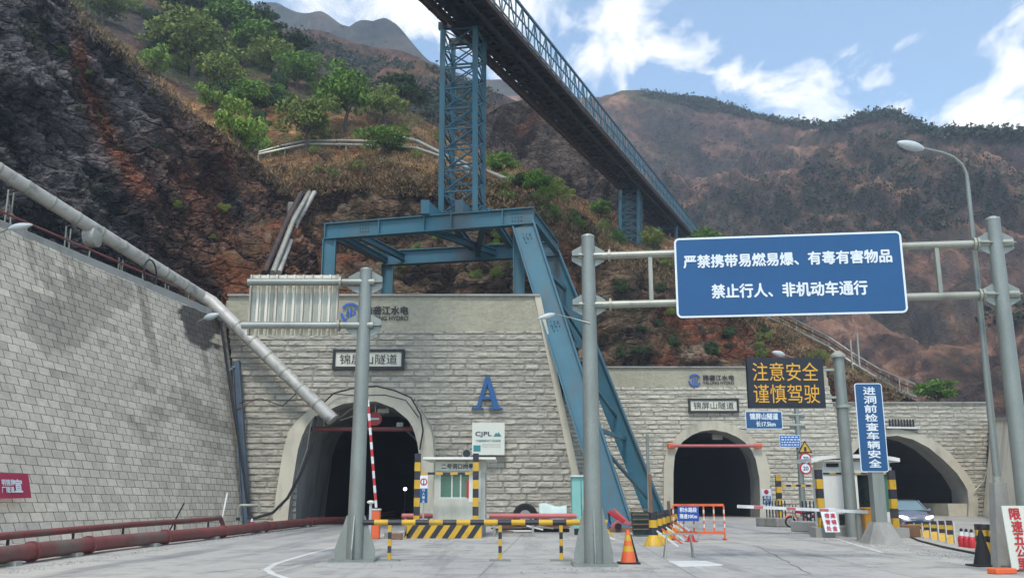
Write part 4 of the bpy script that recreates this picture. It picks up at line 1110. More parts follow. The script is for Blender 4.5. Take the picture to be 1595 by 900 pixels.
# pier cap under the near tower
MB().bar(tt_[0] + Vector((-.3, 0, .25)), tt_[1] + Vector((.5, 0, .25)), .35, .5).build('bearing_beam', M['steel_dark'], T)
MB().bar(tt_[2] + Vector((-.3, 0, .25)), tt_[3] + Vector((.5, 0, .25)), .35, .5).build('bearing_beam', M['steel_dark'], T)

# ================================================================== GANTRIES AND BIG SIGNS
def gusset_plate(T, c, w, h, t=.03, name='bracket'):
    mb = MB(); x, y, z = c
    pts = [(-w / 2, 0), (-w / 2, h * .25), (-w * .22, h * .5), (w * .22, h * .5), (w / 2, h * .25), (w / 2, 0), (w / 2, -h * .25), (w * .22, -h * .5), (-w * .22, -h * .5), (-w / 2, -h * .25)]
    mb.prism([(x + a, y - t / 2, z + b) for a, b in pts], (0, t, 0))
    mb.box((x, y, z), (w, .28, .035))
    return mb.build(name, M['galv_pole'], T)
def foot(T, p, w=.9, h=.95):
    for k in range(2):
        d = Vector((1, 0, 0)) if k == 0 else Vector((0, 1, 0)); n = Vector((d.y, d.x, 0)) * .03
        q = [p + d * (-w / 2) + Vector((0, 0, .04)), p + d * (w / 2) + Vector((0, 0, .04)), p + d * (w / 2) + Vector((0, 0, .3)), p + d * .24 + Vector((0, 0, h)), p - d * .24 + Vector((0, 0, h)), p - d * (w / 2) + Vector((0, 0, .3))]
        MB().prism([x - n / 2 for x in q], n).build('base_gusset', M['galv_pole'], T)
    MB().box((p.x, p.y, .03), (w + .12, w + .12, .06)).build('base_plate', M['galv_pole'], T)
def boltring(T, p, q, r):
    d = (q - p).normalized(); MB().tube([p - d * .03, p + d * .03], r, 14).build('flange', M['galv'], T)

# main sign gantry over the right carriageway
pL = G(925, 880); pRb = Vector((12.0, 22.3, 0))
LTop = P(913, 370, pL.y); zR = P(1548, 343, 22.3).z
T = thing('sign_gantry', 'galvanised two-post gantry carrying the wide blue warning board', 'sign gantry', tuple(pL))
MB().tube([(pL.x, pL.y, 0), (pL.x, pL.y, LTop.z)], .235, 20, r2=.17).build('post', M['galv_pole'], T, smooth=True)
MB().tube([(pRb.x, pRb.y, 0), (pRb.x, pRb.y, zR)], .22, 20, r2=.17).build('post', M['galv_pole'], T, smooth=True)
MB().lathe((pL.x, pL.y, LTop.z), [(.18, 0), (.17, .05), (.08, .09)], 16).build('post_cap', M['galv'], T)
MB().lathe((pRb.x, pRb.y, zR), [(.18, 0), (.17, .05), (.08, .09)], 16).build('post_cap', M['galv'], T)
foot(T, pL, .95, 1.35); foot(T, pRb, .95, 1.35)
zb1, zb2 = P(915, 399, pL.y).z, P(915, 475, pL.y).z
gd = (pRb - pL).normalized()
for z_ in (zb1, zb2):
    a, b = Vector((pL.x, pL.y, z_)), Vector((pRb.x, pRb.y, z_))
    MB().tube([a - gd * .25 + Vector((0, -.0, 0)), b + gd * .4], .095, 14).build('crossbeam', M['galv'], T, smooth=True)
    gusset_plate(T, a, .85, .55); gusset_plate(T, b, .9, .55)
    boltring(T, a + gd * .55, b, .16); boltring(T, b - gd * .5, a, .16); boltring(T, b - gd * .42, a, .16)
for u_ in (1017, 1448):
    t_ = ((P(u_, 440, 23).x - pL.x) / (pRb.x - pL.x)); c_ = pL.lerp(pRb, t_)
    MB().bar((c_.x, c_.y, zb2), (c_.x, c_.y, zb1), .1, .1).build('stay', M['galv'], T)
# the board
nb = Vector((gd.y, -gd.x, 0))
def on_g(u_, v_):
    Yg = 23
    for _ in range(12):
        p = P(u_, v_, Yg); t_ = (p.x - pL.x) / (pRb.x - pL.x); Yg = pL.y + (pRb.y - pL.y) * t_ - .22
    return P(u_, v_, Yg)
c1_, c2_ = on_g(1052, 434), on_g(1409, 424)
zt_ = (on_g(1050, 373).z + on_g(1402, 358).z) / 2; zb_ = (on_g(1053, 495).z + on_g(1414, 487).z) / 2
ctr = (c1_ + c2_) / 2; ctr.z = (zt_ + zb_) / 2; bw, bh = (c2_ - c1_).xy.length, zt_ - zb_
def board(T, ctr, right, w, h, face, r=.12, border=.045, name='sign_board', thick=.04, rim=None):
    right = Vector(right).normalized(); up = Vector((0, 0, 1)); n = right.cross(up)
    o = MB().prism(rrect(ctr, right, up, w, h, r), -n * thick).build(name, rim or M['white_text'], T)
    MB().prism(rrect(ctr + n * .008, right, up, w - 2 * border, h - 2 * border, max(.01, r - border)), -n * .012).build('sign_face', face, o)
    return o
bd = board(T, ctr, gd, bw, bh, M['sign_blue'], .13, .05)
def btext(bd, ctr, right, w, h, body, x0, x1, y0, y1, m=None, bold=.02, raise_=.02):
    """text inside a board; x,y are fractions of the board from its top left corner"""
    right = Vector(right).normalized()
    c = ctr + right * ((x0 + x1) / 2 - .5) * w + Vector((0, 0, (.5 - (y0 + y1) / 2) * h))
    return lettering(body, c, right, UZ, (x1 - x0) * w, (y1 - y0) * h, m or M['white_text'], bd, 'lettering', bold, raise_)
btext(bd, ctr, gd, bw, bh, '严禁携带易燃易爆、有毒有害物品', .04, .95, .225, .385, bold=.03)
btext(bd, ctr, gd, bw, bh, '禁止行人、非机动车通行', .16, .835, .60, .77, bold=.03)

# left gantry seen from behind, with its weathered board
q = G(552, 873); zq = P(571, 421, q.y).z
T = thing('sign_gantry', 'single-arm galvanised gantry whose weathered ribbed board faces away', 'sign gantry', tuple(q))
MB().tube([(q.x, q.y, 0), (q.x + .04, q.y, zq)], .225, 20, r2=.17).build('post', M['galv_pole'], T, smooth=True)
MB().lathe((q.x + .04, q.y, zq), [(.18, 0), (.17, .04), (.06, .08)], 16).build('post_cap', M['galv'], T)
foot(T, q, 1.05, 1.15)
za, zb3 = P(560, 440, q.y).z, P(560, 507, q.y).z
for z_, u0 in ((za, 385), (zb3, 380)):
    a, b = Vector((P(u0, 470, q.y).x, q.y - .05, z_)), Vector((q.x + .3, q.y - .05, z_))
    MB().tube([a, b], .1, 14).build('arm', M['galv_pole'], T, smooth=True); gusset_plate(T, (q.x + .03, q.y, z_), .95, .62)
    boltring(T, b - Vector((.95, 0, 0)), a, .17)
x0, x1 = P(388, 470, q.y + .2).x, P(527, 470, q.y + .2).x; z0, z1 = P(460, 522, q.y + .2).z, P(460, 428, q.y + .2).z
mb = MB(); mb.box(((x0 + x1) / 2, q.y + .25, (z0 + z1) / 2), (x1 - x0, .02, z1 - z0))
nr = 10
for k in range(nr + 1):
    xk = x0 + (x1 - x0) * (k / nr); mb.box((min(max(xk, x0 + .03), x1 - .03), q.y + .2, (z0 + z1) / 2), (.05, .09, z1 - z0 - .004))
mb.build('sign_board', M['galv_panel'], T)
mb = MB()
for k in range(nr):
    xk = x0 + (x1 - x0) * ((k + .5) / nr); mb.box((xk, q.y + .235, (z0 + z1) / 2 - .03), (.10, .02, (z1 - z0) * .93))
mb.build('ribs', M['galv'], T)

# LED warning panel on its own post
q = G(1329, 836)
T = thing('led_sign', 'black electronic message panel with amber characters on a grey post', 'electronic sign', tuple(q))
zt_ = P(1306, 553, q.y).z
xt = wx(1305, q.y, zt_).x
MB().tube([(q.x, q.y, 0), ((q.x + xt) / 2, q.y, zt_ / 2), (xt, q.y, zt_)], .27, 18, r2=.24).build('post', M['galv_pole'], T, smooth=True)
MB().lathe((xt, q.y, zt_), [(.34, -.12), (.34, -.02), (.2, .1), (.1, .18)], 16).build('post_cap', M['galv'], T)
MB().lathe((wx(1313, q.y, P(1313, 633, q.y).z).x, q.y, P(1313, 633, q.y).z), [(.36, -.06), (.36, .06)], 16).build('flange', M['galv'], T)
cL, cR = P(1165, 598, q.y - .3), P(1284, 595, q.y - .3); ztp = P(1222, 557, q.y - .3).z; zbt = P(1222, 635, q.y - .3).z
cc = (cL + cR) / 2; cc.z = (ztp + zbt) / 2; w_, h_ = cR.x - cL.x, ztp - zbt
pn = MB().box((cc.x, cc.y + .13, cc.z), (w_, .26, h_)).build('display_case', M['led_dark'], T, bevel=.01)
for k, tx_ in enumerate(('注意安全', '谨慎驾驶')):
    lettering(tx_, (cc.x - .01, cc.y, cc.z + h_ * (.22 - .44 * k)), RX, UZ, w_ * .86, h_ * .37, M['led_amber'], pn, 'lit_characters', .0, .02)
for z_ in (cc.z + .6, cc.z - .6): MB().bar((cR.x - .1, q.y, z_), (q.x - .1, q.y, z_), .1, .1).build('arm', M['galv'], T)
MB().bar((cR.x - .02, q.y, zbt + .05), (xt, q.y, zbt + .05), .08, .08).build('arm', M['galv'], T)

# tall narrow blue sign
q = G(1373, 846)
T = thing('road_sign', 'tall narrow blue board with one column of white characters on a square post', 'road sign', tuple(q))
ztn = P(1355, 598, q.y).z; zbn = P(1360, 735, q.y).z
MB().bar((q.x, q.y, 0), (q.x, q.y, ztn - .3), .42, .42, up=(0, 1, 0)).build('post', M['galv_pole'], T)
MB().hexa([(q.x - .62, q.y - .5, 0), (q.x + .62, q.y - .5, 0), (q.x + .62, q.y + .5, 0), (q.x - .62, q.y + .5, 0)], [(q.x - .3, q.y - .25, .75), (q.x + .3, q.y - .25, .75), (q.x + .3, q.y + .25, .75), (q.x - .3, q.y + .25, .75)]).build('flared_foot', M['concrete_grey'], T)
x0, x1 = P(1336, 667, q.y - .25).x, P(1379, 667, q.y - .25).x
cc = Vector(((x0 + x1) / 2, q.y - .25, (ztn + zbn) / 2)); w_, h_ = x1 - x0, ztn - zbn
bd = board(T, cc, RX, w_, h_, M['sign_blue'], .1, .03)
txt_ = '进洞前检查车辆安全'
for k, ch in enumerate(txt_): btext(bd, cc, RX, w_, h_, ch, .30, .74, .045 + k * .102, .045 + k * .102 + .085, bold=.03)

# small blue tunnel name board, plate, warning triangle and two roundels on one pole
q = G(1252, 809)
q = Vector((P(1252, 809, 66).x, 66, 0))
T = thing('road_sign', 'grey pole with a small blue tunnel name board, a yellow triangle and two red roundels', 'road sign', tuple(q))
ztp = P(1252, 634, q.y).z
MB().tube([(q.x, q.y, 0), (q.x, q.y, ztp)], .22, 14, r2=.17).build('post', M['galv_pole'], T, smooth=True)
for v_ in (646, 662):
    z_ = P(1252, v_, q.y).z; MB().tube([(P(1215, v_, q.y).x, q.y - .1, z_), (q.x + .4, q.y - .1, z_)], .09, 8).build('arm', M['galv'], T)
    gusset_plate(T, (q.x, q.y, z_ - .1), 1.1, .5)
a, b = P(1162, 668, q.y - .25), P(1218, 640, q.y - .25); cc = (a + b) / 2; w_, h_ = b.x - a.x, b.z - a.z
bd = board(T, cc, RX, w_, h_, M['sign_blue'], .1, .05)
btext(bd, cc, RX, w_, h_, '锦屏山隧道', .12, .88, .12, .47, bold=.03); btext(bd, cc, RX, w_, h_, '长17.5km', .28, .8, .56, .86, bold=.03)
a, b = P(1215, 696, q.y - .25), P(1246, 677, q.y - .25); cc2 = (a + b) / 2; w2, h2 = b.x - a.x, b.z - a.z
bd = board(T, cc2, RX, w2, h2, mat('pale_blue_sign_face', L(40, 100, 170), .4, 0, .1, 3), .05, .03, name='info_plate')
mb = MB()
rnd = random.Random(5)
for r_ in range(4):
    xk = -.42
    while xk < .36:
        l_ = rnd.uniform(.05, .14); mb.box((cc2.x + (xk + l_ / 2) * w2, cc2.y - .03, cc2.z + (.32 - r_ * .21) * h2), (l_ * w2, .01, h2 * .09)); xk += l_ + .05
mb.build('small_print', M['white_text'], bd)
# triangle
c3 = P(1254, 698, q.y - .25); s3 = .52
def tri(c, s, dy, m, name, par):
    return MB().prism([(c.x - s, c.y - dy, c.z - s * .62), (c.x + s, c.y - dy, c.z - s * .62), (c.x, c.y - dy, c.z + s * 1.05)], (0, .03, 0)).build(name, m, par)
o_ = tri(c3, s3, 0, M['ink'], 'warning_triangle', T); tri(c3, s3 * .74, .02, M['yellow'], 'sign_face', o_)
MB().box((c3.x, c3.y - .03, c3.z - .05), (.16, .02, .3)).build('pictogram', M['ink'], o_)
for v_, t_ in ((714, '70'), (729, '20')):
    c4 = P(1255, v_, q.y - .25)
    o_ = MB().lathe((c4.x, c4.y, c4.z), [(.42, 0), (.42, .03)], 20, 'Y').build('roundel', M['red'], T)
    MB().lathe((c4.x, c4.y - .012, c4.z), [(.31, 0), (.31, .02)], 20, 'Y').build('sign_face', M['white_text'], o_)
    lettering(t_, (c4.x, c4.y - .013, c4.z), RX, UZ, .36, .26, M['ink'], o_, 'lettering', .02, .01)

# ---- lamps
def cobra(name, label, base, top, arm, head, r0, r1, group='street lamps', hl=.75, lower=None):
    T = thing(name, label, 'street lamp', tuple(base), group)
    if base != top:
        MB().tube([base, top], r0, 14, r2=r1).build('pole', M['galv_pole'], T, smooth=True)
    if arm: MB().tube(arm, r1 * .8, 8, r2=r1 * .55).build('arm', M['galv_pole'], T, smooth=True)
    p, q2 = head; d = (Vector(q2) - Vector(p)); n = 7
    rs = [.3, .8, 1, .98, .85, .6, .22]; hw = hl
    hd = MB().tube([Vector(p) + d * (k / (n - 1)) for k in range(n)], [x * hw for x in rs], 12).build('lamp_head', M['lamp_white'], T, smooth=True)
    if lower: 
        MB().box((base[0], base[1], lower / 2), (r0 * 2.6, r0 * 2.6, lower)).build('pole_foot', M['galv_pole'], T, bevel=.02)
    return T
Yp = 22.9
bx = wx(1561, Yp, .1); tp_ = wx(1507, Yp, P(1507, 285, Yp).z); base = Vector((bx.x, Yp, 0))
T = thing('street_lamp', 'tall tapering street lamp curving over beside the right gantry post', 'street lamp', tuple(base), 'street lamps')
midp = wx(1553, Yp, P(1553, 742, Yp).z)
MB().tube([midp, tp_], .095, 14, r2=.055).build('pole', M['galv_pole'], T, smooth=True)
MB().hexa([(base.x - .19, Yp - .17, 0), (base.x + .19, Yp - .17, 0), (base.x + .19, Yp + .17, 0), (base.x - .19, Yp + .17, 0)],
          [(midp.x - .15, Yp - .14, midp.z - .14), (midp.x + .15, Yp - .14, midp.z - .14), (midp.x + .15, Yp + .14, midp.z - .14), (midp.x - .15, Yp + .14, midp.z - .14)]).build('pole_base', M['concrete_grey'], T)
MB().tube([(midp.x, Yp, midp.z - .2), midp], .11, 14).build('collar', M['galv'], T)
MB().tube([tp_] + [P(u_, v_, Yp - k * .05) for k, (u_, v_) in enumerate(((1505, 270), (1498, 256), (1485, 245), (1468, 238), (1450, 234), (1436, 231)))], .05, 10, r2=.035).build('arm', M['galv_pole'], T, smooth=True)
hp, hq = P(1438, 232, Yp - .3), P(1398, 222, Yp - .4)
n = 8; d = hq - hp
MB().tube([hp + d * (k / (n - 1)) for k in range(n)], [.05, .09, .12, .13, .125, .11, .08, .03], 14).build('lamp_head', M['lamp_white'], T, smooth=True)
# short arm lamps on the walls
def arm_lamp(label, pts, hd, r=.05, hr=.16, root=None, cat='wall lamp'):
    T = thing('wall_lamp', label, cat, tuple(root or pts[0]), 'arm lamps fixed to walls and posts')
    MB().tube(pts, r, 8, r2=r * .7).build('arm', M['galv_pole'], T, smooth=True)
    p, q2 = Vector(hd[0]), Vector(hd[1]); d = q2 - p
    MB().tube([p + d * (k / 6) for k in range(7)], [x * hr for x in (.35, .8, 1, 1, .85, .6, .25)], 12).build('lamp_head', M['lamp_white'], T, smooth=True)
a = lw_at(39, .985); h0, h1 = P(14, 356, 38.2), P(50, 350, 38)
arm_lamp('lamp head at the near end of the leaning block wall', [lw_at(37.5, .96), P(-8, 366, 38.2), h0], (h0, h1))
h0, h1 = P(318, 496, 53.2), P(341, 489, 53)
arm_lamp('lamp on a slanting arm below the duct at the far end of the block wall', [lw_at(52.5, .88), P(296, 507, 53.2), h0], (h0, h1), hr=.2)
h0, h1 = P(864, 489, 23.4), P(838, 496, 23.3)
arm_lamp('pale lamp on a curved arm reaching left from the middle gantry post', [Vector((pL.x, pL.y - .2, P(915, 505, 23.5).z)), P(890, 495, 23.5), h0], (h0, h1), r=.018, hr=.07)
h0, h1 = P(1222, 553, 78.8), P(1203, 548, 78.6)
arm_lamp('lamp on the middle portal roof just above the electronic panel', [Vector((P(1240, 560, 79.5).x, 80.5, top2)), P(1236, 557, 79.2), h0], (h0, h1), hr=.26)

# ================================================================== STREET-LEVEL OBJECTS
def GY(u, Y): return Vector((P(u, 800, Y).x, Y, 0))
def Zv(v, Y, u=797): return P(u, v, Y).z

# ---- duct with its supports
dp = [P(-260, 105, 36), P(-60, 232, 42), P(140, 362, 48), P(316, 462, 55), P(332, 472, 55.3)]
T = thing('ventilation_duct', 'long silver duct running down above the left wall into the tallest portal', 'duct', tuple(dp[2]))
MB().tube([dp[0]] + [dp[0].lerp(dp[3], k / 14) for k in range(1, 15)], .36, 16).build('duct_upper_run', M['duct'], T, smooth=True)
e = P(519, 654, 54.2)
MB().tube([dp[3], P(330, 470, 55.1), P(345, 485, 54.9)] + [P(345, 485, 54.9).lerp(e, k / 8) for k in range(1, 9)], .38, 16).build('duct_lower_run', M['duct'], T, smooth=True)
for k in range(1, 14):
    p = dp[0].lerp(dp[3], k / 14); d = (dp[3] - dp[0]).normalized(); MB().tube([p - d * .05, p + d * .05], .39, 16).build('joint_band', M['galv'], T)
for k in range(1, 7):
    p = P(345, 485, 54.9).lerp(e, k / 7); d = (e - dp[3]).normalized(); MB().tube([p - d * .05, p + d * .05], .41, 16).build('joint_band', M['galv'], T)
p = P(147, 366, 48.2); MB().lathe(tuple(p + Vector((0, -.2, -.1))), [(.1, -.5), (.62, -.3), (.62, .3), (.1, .5)], 14, 'X').build('duct_elbow', M['duct'], T, smooth=True)
def duct_support(u, v, wbar=.1):
    p = P(u, v, 0.1 + np.interp(u, [-60, 140, 316], [42, 48, 55])); b = lw_at(p.y, 1.0)
    o = MB().bar((p.x + .1, p.y, p.z - .38), (p.x + .1, p.y, b.z - .4), .06, .06).build('support_strut', M['galv'], T)
    o = MB().bar((p.x + .1, p.y + .5, p.z - .38), (p.x + .1, p.y + .5, b.z - .4), .06, .06).build('support_strut', M['galv'], T)
    MB().bar((p.x + .05, p.y, p.z - .38), (p.x + .1, p.y + 1.6, b.z - .4), .04, .04).build('support_strut', M['galv'], T)
for u_ in (12, 102, 184, 256): duct_support(u_, np.interp(u_, [-60, 140, 316], [238, 366, 466]))
c = P(250, 440, 52)
for k, (o1_, m_, r_) in enumerate(((.5, M['galv'], .07), (.95, M['pipe_red'], .06))):
    pts = [lw_at(Y_, 1.0) + Vector((-.9, 0, o1_)) for Y_ in (20, 30, 40, 48, 55)]
    tg = MB().tube(pts, r_, 8).build('rooftop_pipe', m_, smooth=True)
    tag(tg, ('grey' if k == 0 else 'thin red') + ' pipe lying along the crown of the left block wall', 'pipe')
for Y_ in (30, 34, 38, 42, 46, 50, 54):
    b = lw_at(Y_, 1.0) + Vector((-.9, 0, 0)); MB().bar(b, b + Vector((0, 0, 1.0)), .06, .06).build('pipe_post', M['galv'], tg, w=False)
# coiled hose lying on the wall crown
b = lw_at(50, 1) + Vector((-.5, 0, .9))
tag(MB().tube([b + Vector((0, math.cos(a) * .9, math.sin(a) * .75)) for a in [2 * math.pi * k / 18 for k in range(19)]], .045, 6).build('hose_coil', M['cable'], smooth=True),
    'dark coiled hose propped on the crown of the left block wall', 'hose')
# ---- steel channel post and cables in the corner
T = thing('corner_post', 'rusty blue channel post leaning in the corner of the leaning wall', 'post', tuple(GY(388, 55)))
MB().ibeam(GY(386, 55.2) , P(368, 562, 55.4), .42, .42, .05, up=(1, 0, 0)).build('channel', mat('dull_blue_steel', L(78, 92, 106), .6, 0, .2, 1.5, L(70, 60, 56), .8, .8), T)
MB().bar(P(366, 570, 55.3), P(345, 585, 55.2), .08).build('stay', M['galv'], T)
MB().bar(P(362, 640, 55.3), P(398, 622, 55.2), .07).build('stay', M['wood'], T)
def cable(label, pts, r=.05, m='cable'):
    return tag(MB().tube(pts, r, 6).build('cable', M[m], smooth=True), label, 'cable')
cable('thick black cable dropping down the corner of the leaning wall', [P(344, 500, 54.6), P(352, 560, 54.6), P(366, 650, 54.5), P(380, 740, 54.4), P(388, 805, 54.2)], .075)
cable('thin cable sagging from the duct end to the corner post', [P(470, 605, 54.4), P(440, 632, 54.6), P(405, 620, 54.8), P(372, 628, 54.9)], .03)
cable('black hose looping from the left arch down to the corner', [P(492, 648, 54.6), P(484, 700, 54.4), P(468, 738, 54.2), P(448, 775, 54), P(425, 798, 53.8), P(398, 806, 53.8), P(386, 806, 53.9)], .085)
cable('pair of dark cables draped over the crown of the tallest arch', [P(499, 632, 55.2), P(520, 612, 55.2), P(555, 603, 55.2), P(587, 601, 55.2), P(615, 608, 55.2), P(640, 619, 55.1), P(655, 645, 55.1), P(659, 670, 55), P(654, 700, 55)], .05)
cable('slack wire crossing just under the crown of the tallest arch', [P(515, 613, 55.1), P(560, 616, 55.1), P(600, 615, 55.1), P(632, 623, 55.1), P(652, 650, 55.1)], .035)
cable('white conduit curving down the right haunch of the tallest arch', [P(645, 618, 55.2), P(664, 650, 55.2), P(672, 664, 55.2), P(677, 690, 55.2), P(677, 780, 55.2), P(690, 786, 55.2)], .05, 'galv')
cable('fine wire slanting down the left side of the tallest arch', [P(485, 655, 54.5), P(478, 700, 54.5), P(460, 750, 54.2), P(435, 795, 54)], .02, 'galv')
cable('white conduit hanging beside the foot of the right arch', [P(1541, 665, 85.4), P(1541, 720, 85.4), P(1532, 750, 85.4), P(1518, 764, 85.4)], .06, 'galv')

# ---- red pipes along the left wall
T = thing('water_main', 'fat faded red pipe lying on blocks along the left edge of the road', 'pipe', (-14, 30, 0))
mp_ = [G(-330, 945) , G(0, 884), G(180, 858), G(350, 838), G(440, 826), G(500, 818)]
mp_ = [p + Vector((-.2, 0, .27)) for p in mp_]; mp_.append(P(560, 806, 60) ); mp_[-1].z = .27; mp_.append(Vector((mp_[-1].x + .3, 75, .42)))
MB().tube(mp_, .21, 18).build('pipe', M['pipe_red'], T, smooth=True)
for a, b, t_ in ((0, 1, .5), (1, 2, .1), (1, 2, .6), (2, 3, .3), (2, 3, .9), (3, 4, .6), (4, 5, .6)):
    p = mp_[a].lerp(mp_[b], t_); MB().box((p.x, p.y, .05), (.6, .3, .12)).build('support_block', M['concrete_grey'], T)
    d = (mp_[b] - mp_[a]).normalized(); MB().tube([p - d * .06 + d * 1.2, p + d * .06 + d * 1.2], .26, 18).build('flange', M['pipe_red'], T)
T = thing('red_pipe', 'thin red pipe on short legs above the fat pipe, ending in a bend', 'pipe', (-15, 30, 0))
up_ = [P(-330, 875, 19.2), P(0, 835, 24.5), P(200, 817, 33), P(330, 808, 42), P(343, 806, 43.5)]; last = up_[-1] + Vector((.15, .3, -.5))
MB().tube(up_ + [last], .10, 12).build('pipe', M['pipe_red'], T, smooth=True)
for a, b, t_ in ((0, 1, .5), (1, 2, .05), (1, 2, .5), (1, 2, .95), (2, 3, .5), (2, 3, .95)):
    p = up_[a].lerp(up_[b], t_); MB().bar((p.x, p.y, p.z - .1), (p.x, p.y, 0), .06).build('pipe_leg', M['ink'], T)
tag(MB().bar(G(296, 838) + Vector((-1, 0, 0)), P(287, 783, 39), .05).build('iron_bar', M['ink']), 'dark iron bar leaning on the block wall behind the red pipes', 'bar')
tag(MB().bar(P(345, 812, 50), P(354, 768, 52), .07).build('white_stick', M['white']), 'pale stick leaning on the block wall beside the corner post', 'stick')
T = thing('tap_stand', 'bent grey tap pipe standing beside the corner post', 'tap', tuple(GY(371, 47)))
b = GY(371, 47); MB().tube([b, b + Vector((0, 0, 1.15)), b + Vector((.1, 0, 1.25)), b + Vector((.9, .2, 1.25)), b + Vector((1.0, .2, 1.15)), b + Vector((1.0, .2, .9))], .06, 8).build('pipe', M['galv'], T, smooth=True)
MB().box(tuple(b + Vector((0, 0, .6))), (.16, .12, .14)).build('valve', M['ink'], T)

# ---- red banner on the wall
Tb = thing('banner', 'pink-red cloth banner with white characters hung on the leaning wall', 'banner', (-19, 34, 2.8))
def on_wall(u, v):
    o = Vector((0, 0, CAM_H)); d = (P(u, v, 10) - o).normalized()
    a, b, c_ = Vector(LW_foot[0]), Vector(LW_foot[-1]), Vector(LW_crown[-1]); n = (b - a).cross(c_ - b).normalized()
    t = (a - o).dot(n) / d.dot(n); p = o + d * t; return p
q = [on_wall(-150, 733), on_wall(36, 738), on_wall(41, 776), on_wall(-150, 780)]
off = Vector((.16, 0, .02)); q = [p + off for p in q]
MB().prism(q, (.03, 0, 0)).build('cloth', M['red_sign'], Tb)
rw = (q[1] - q[0]).normalized(); uw = (q[1] - q[2]).normalized()
for (u_, v_, s_, ch) in ((19, 757, .46, '宣'), (3, 752, .22, '明锦屏'), (3, 763, .22, '厂隧道')):
    c = on_wall(u_, v_) + off + Vector((.04, 0, 0)); lettering(ch, c, rw, uw, s_ * (1 if len(ch) == 1 else 3.2), s_, M['white_text'], Tb, 'lettering', .03, .02)

# ---- inside the tall arch: height bar, round sign, frame
T = thing('height_bar', 'red height-limit bar across the mouth of the tallest arch', 'height bar', tuple(P(570, 668, 56.5)), 'red height-limit bars')
MB().tube([P(482, 668, 56.6), P(652, 668, 56.6)], .14, 10).build('bar', M['pipe_red'], T, smooth=True)
MB().bar(P(631, 668, 56.6), P(650, 686, 58), .08).build('stay', M['galv'], T)
for u_ in (505, 640): MB().bar(P(u_, 668, 56.6), P(u_, 640, 56.8), .05).build('hanger', M['galv'], T)
T = thing('height_bar', 'red height-limit bar across the middle portal arch', 'height bar', tuple(P(1117, 694, 79.3)), 'red height-limit bars')
MB().tube([P(1044, 694, 79.3), P(1186, 694, 79.3)], .13, 10).build('bar', M['pipe_pink'], T, smooth=True)
for u_ in (1046, 1181):
    p = P(u_, 694, 79.3); MB().box((p.x, p.y + .05, p.z), (.7, .3, .42)).build('end_bracket', M['orange'], T, bevel=.08)
c = P(584, 652, 57.2)
T = thing('no_entry_sign', 'red round sign hung inside the crown of the tallest arch', 'sign', tuple(c))
MB().lathe(tuple(c), [(.42, 0), (.42, .04)], 24, 'Y').build('disc', M['red'], T); MB().box((c.x, c.y - .01, c.z), (.5, .02, .12)).build('bar', M['white_text'], T)
MB().bar(c + Vector((0, .1, .4)), c + Vector((0, .1, 1.4)), .06).build('hanger', M['galv'], T)
T = thing('roof_bracing', 'grey struts and a small box under the crown of the tallest arch', 'bracket', tuple(P(590, 640, 57.5)))
for a, b in (((530, 650), (552, 633)), ((528, 652), (526, 632)), ((530, 654), (575, 640)), ((596, 645), (605, 632))): MB().bar(P(*a, 57.5), P(*b, 57.5), .07).build('strut', M['galv'], T)
p = P(597, 640, 57.4); MB().box(tuple(p), (.7, .2, .25)).build('box', M['galv'], T); p = P(623, 661, 57.4); MB().box(tuple(p), (.4, .2, .25)).build('small_box', M['galv'], T)
T = thing('tunnel_lamp', 'single bright lamp burning deep inside the tallest arch', 'lamp', tuple(P(631, 761, 75)))
MB().lathe(tuple(P(631, 761, 75)), [(.05, -.05), (.13, 0), (.13, .05)], 12, 'Y').build('lens', M['lamp_glow'], T)
MB().bar(P(631, 763, 75.2), Vector((P(631, 763, 75).x, 75.2, 0)), .08).build('stand', M['ink'], T)
p = P(1117, 680, 82); T = thing('fan_box', 'small grey box hung inside the crown of the middle arch', 'box', tuple(p))
MB().box(tuple(p), (.9, .3, .5)).build('case', M['galv'], T, bevel=.02); MB().bar(p, p + Vector((0, 0, .8)), .06).build('hanger', M['galv'], T)

# ---- CJPL board
a, b = P(735, 708, 55.3), P(786, 658, 55.3); c = (a + b) / 2; w_, h_ = b.x - a.x, b.z - a.z
T = thing('notice_board', 'square ivory board lettered CJPL hung on the stone right of the tallest arch', 'sign board', tuple(c))
bd = MB().box((c.x, 55.38, c.z), (w_, .1, h_)).build('panel', M['board'], T)
cc = Vector((c.x, 55.32, c.z))
btext(bd, cc, RX, w_, h_, 'CJPL', .10, .60, .28, .45, M['navy'], .015); btext(bd, cc, RX, w_, h_, '中国锦屏地下实验室', .12, .88, .525, .59, M['teal'], .012)
mb = MB()
for pts in (((.66, .42), (.74, .31), (.78, .36), (.81, .29), (.9, .42)),): 
    mb.prism([(cc.x + (x_ - .5) * w_, 55.30, cc.z + (.5 - y_) * h_) for x_, y_ in pts], (0, .02, 0))
mb.build('mountain_emblem', M['teal'], bd)
btext(bd, cc, RX, w_, h_, 'China Jinping Underground Laboratory', .30, .88, .665, .70, M['ink'], 0)
btext(bd, cc, RX, w_, h_, 'Tsinghua University', .30, .88, .735, .765, M['ink'], 0)

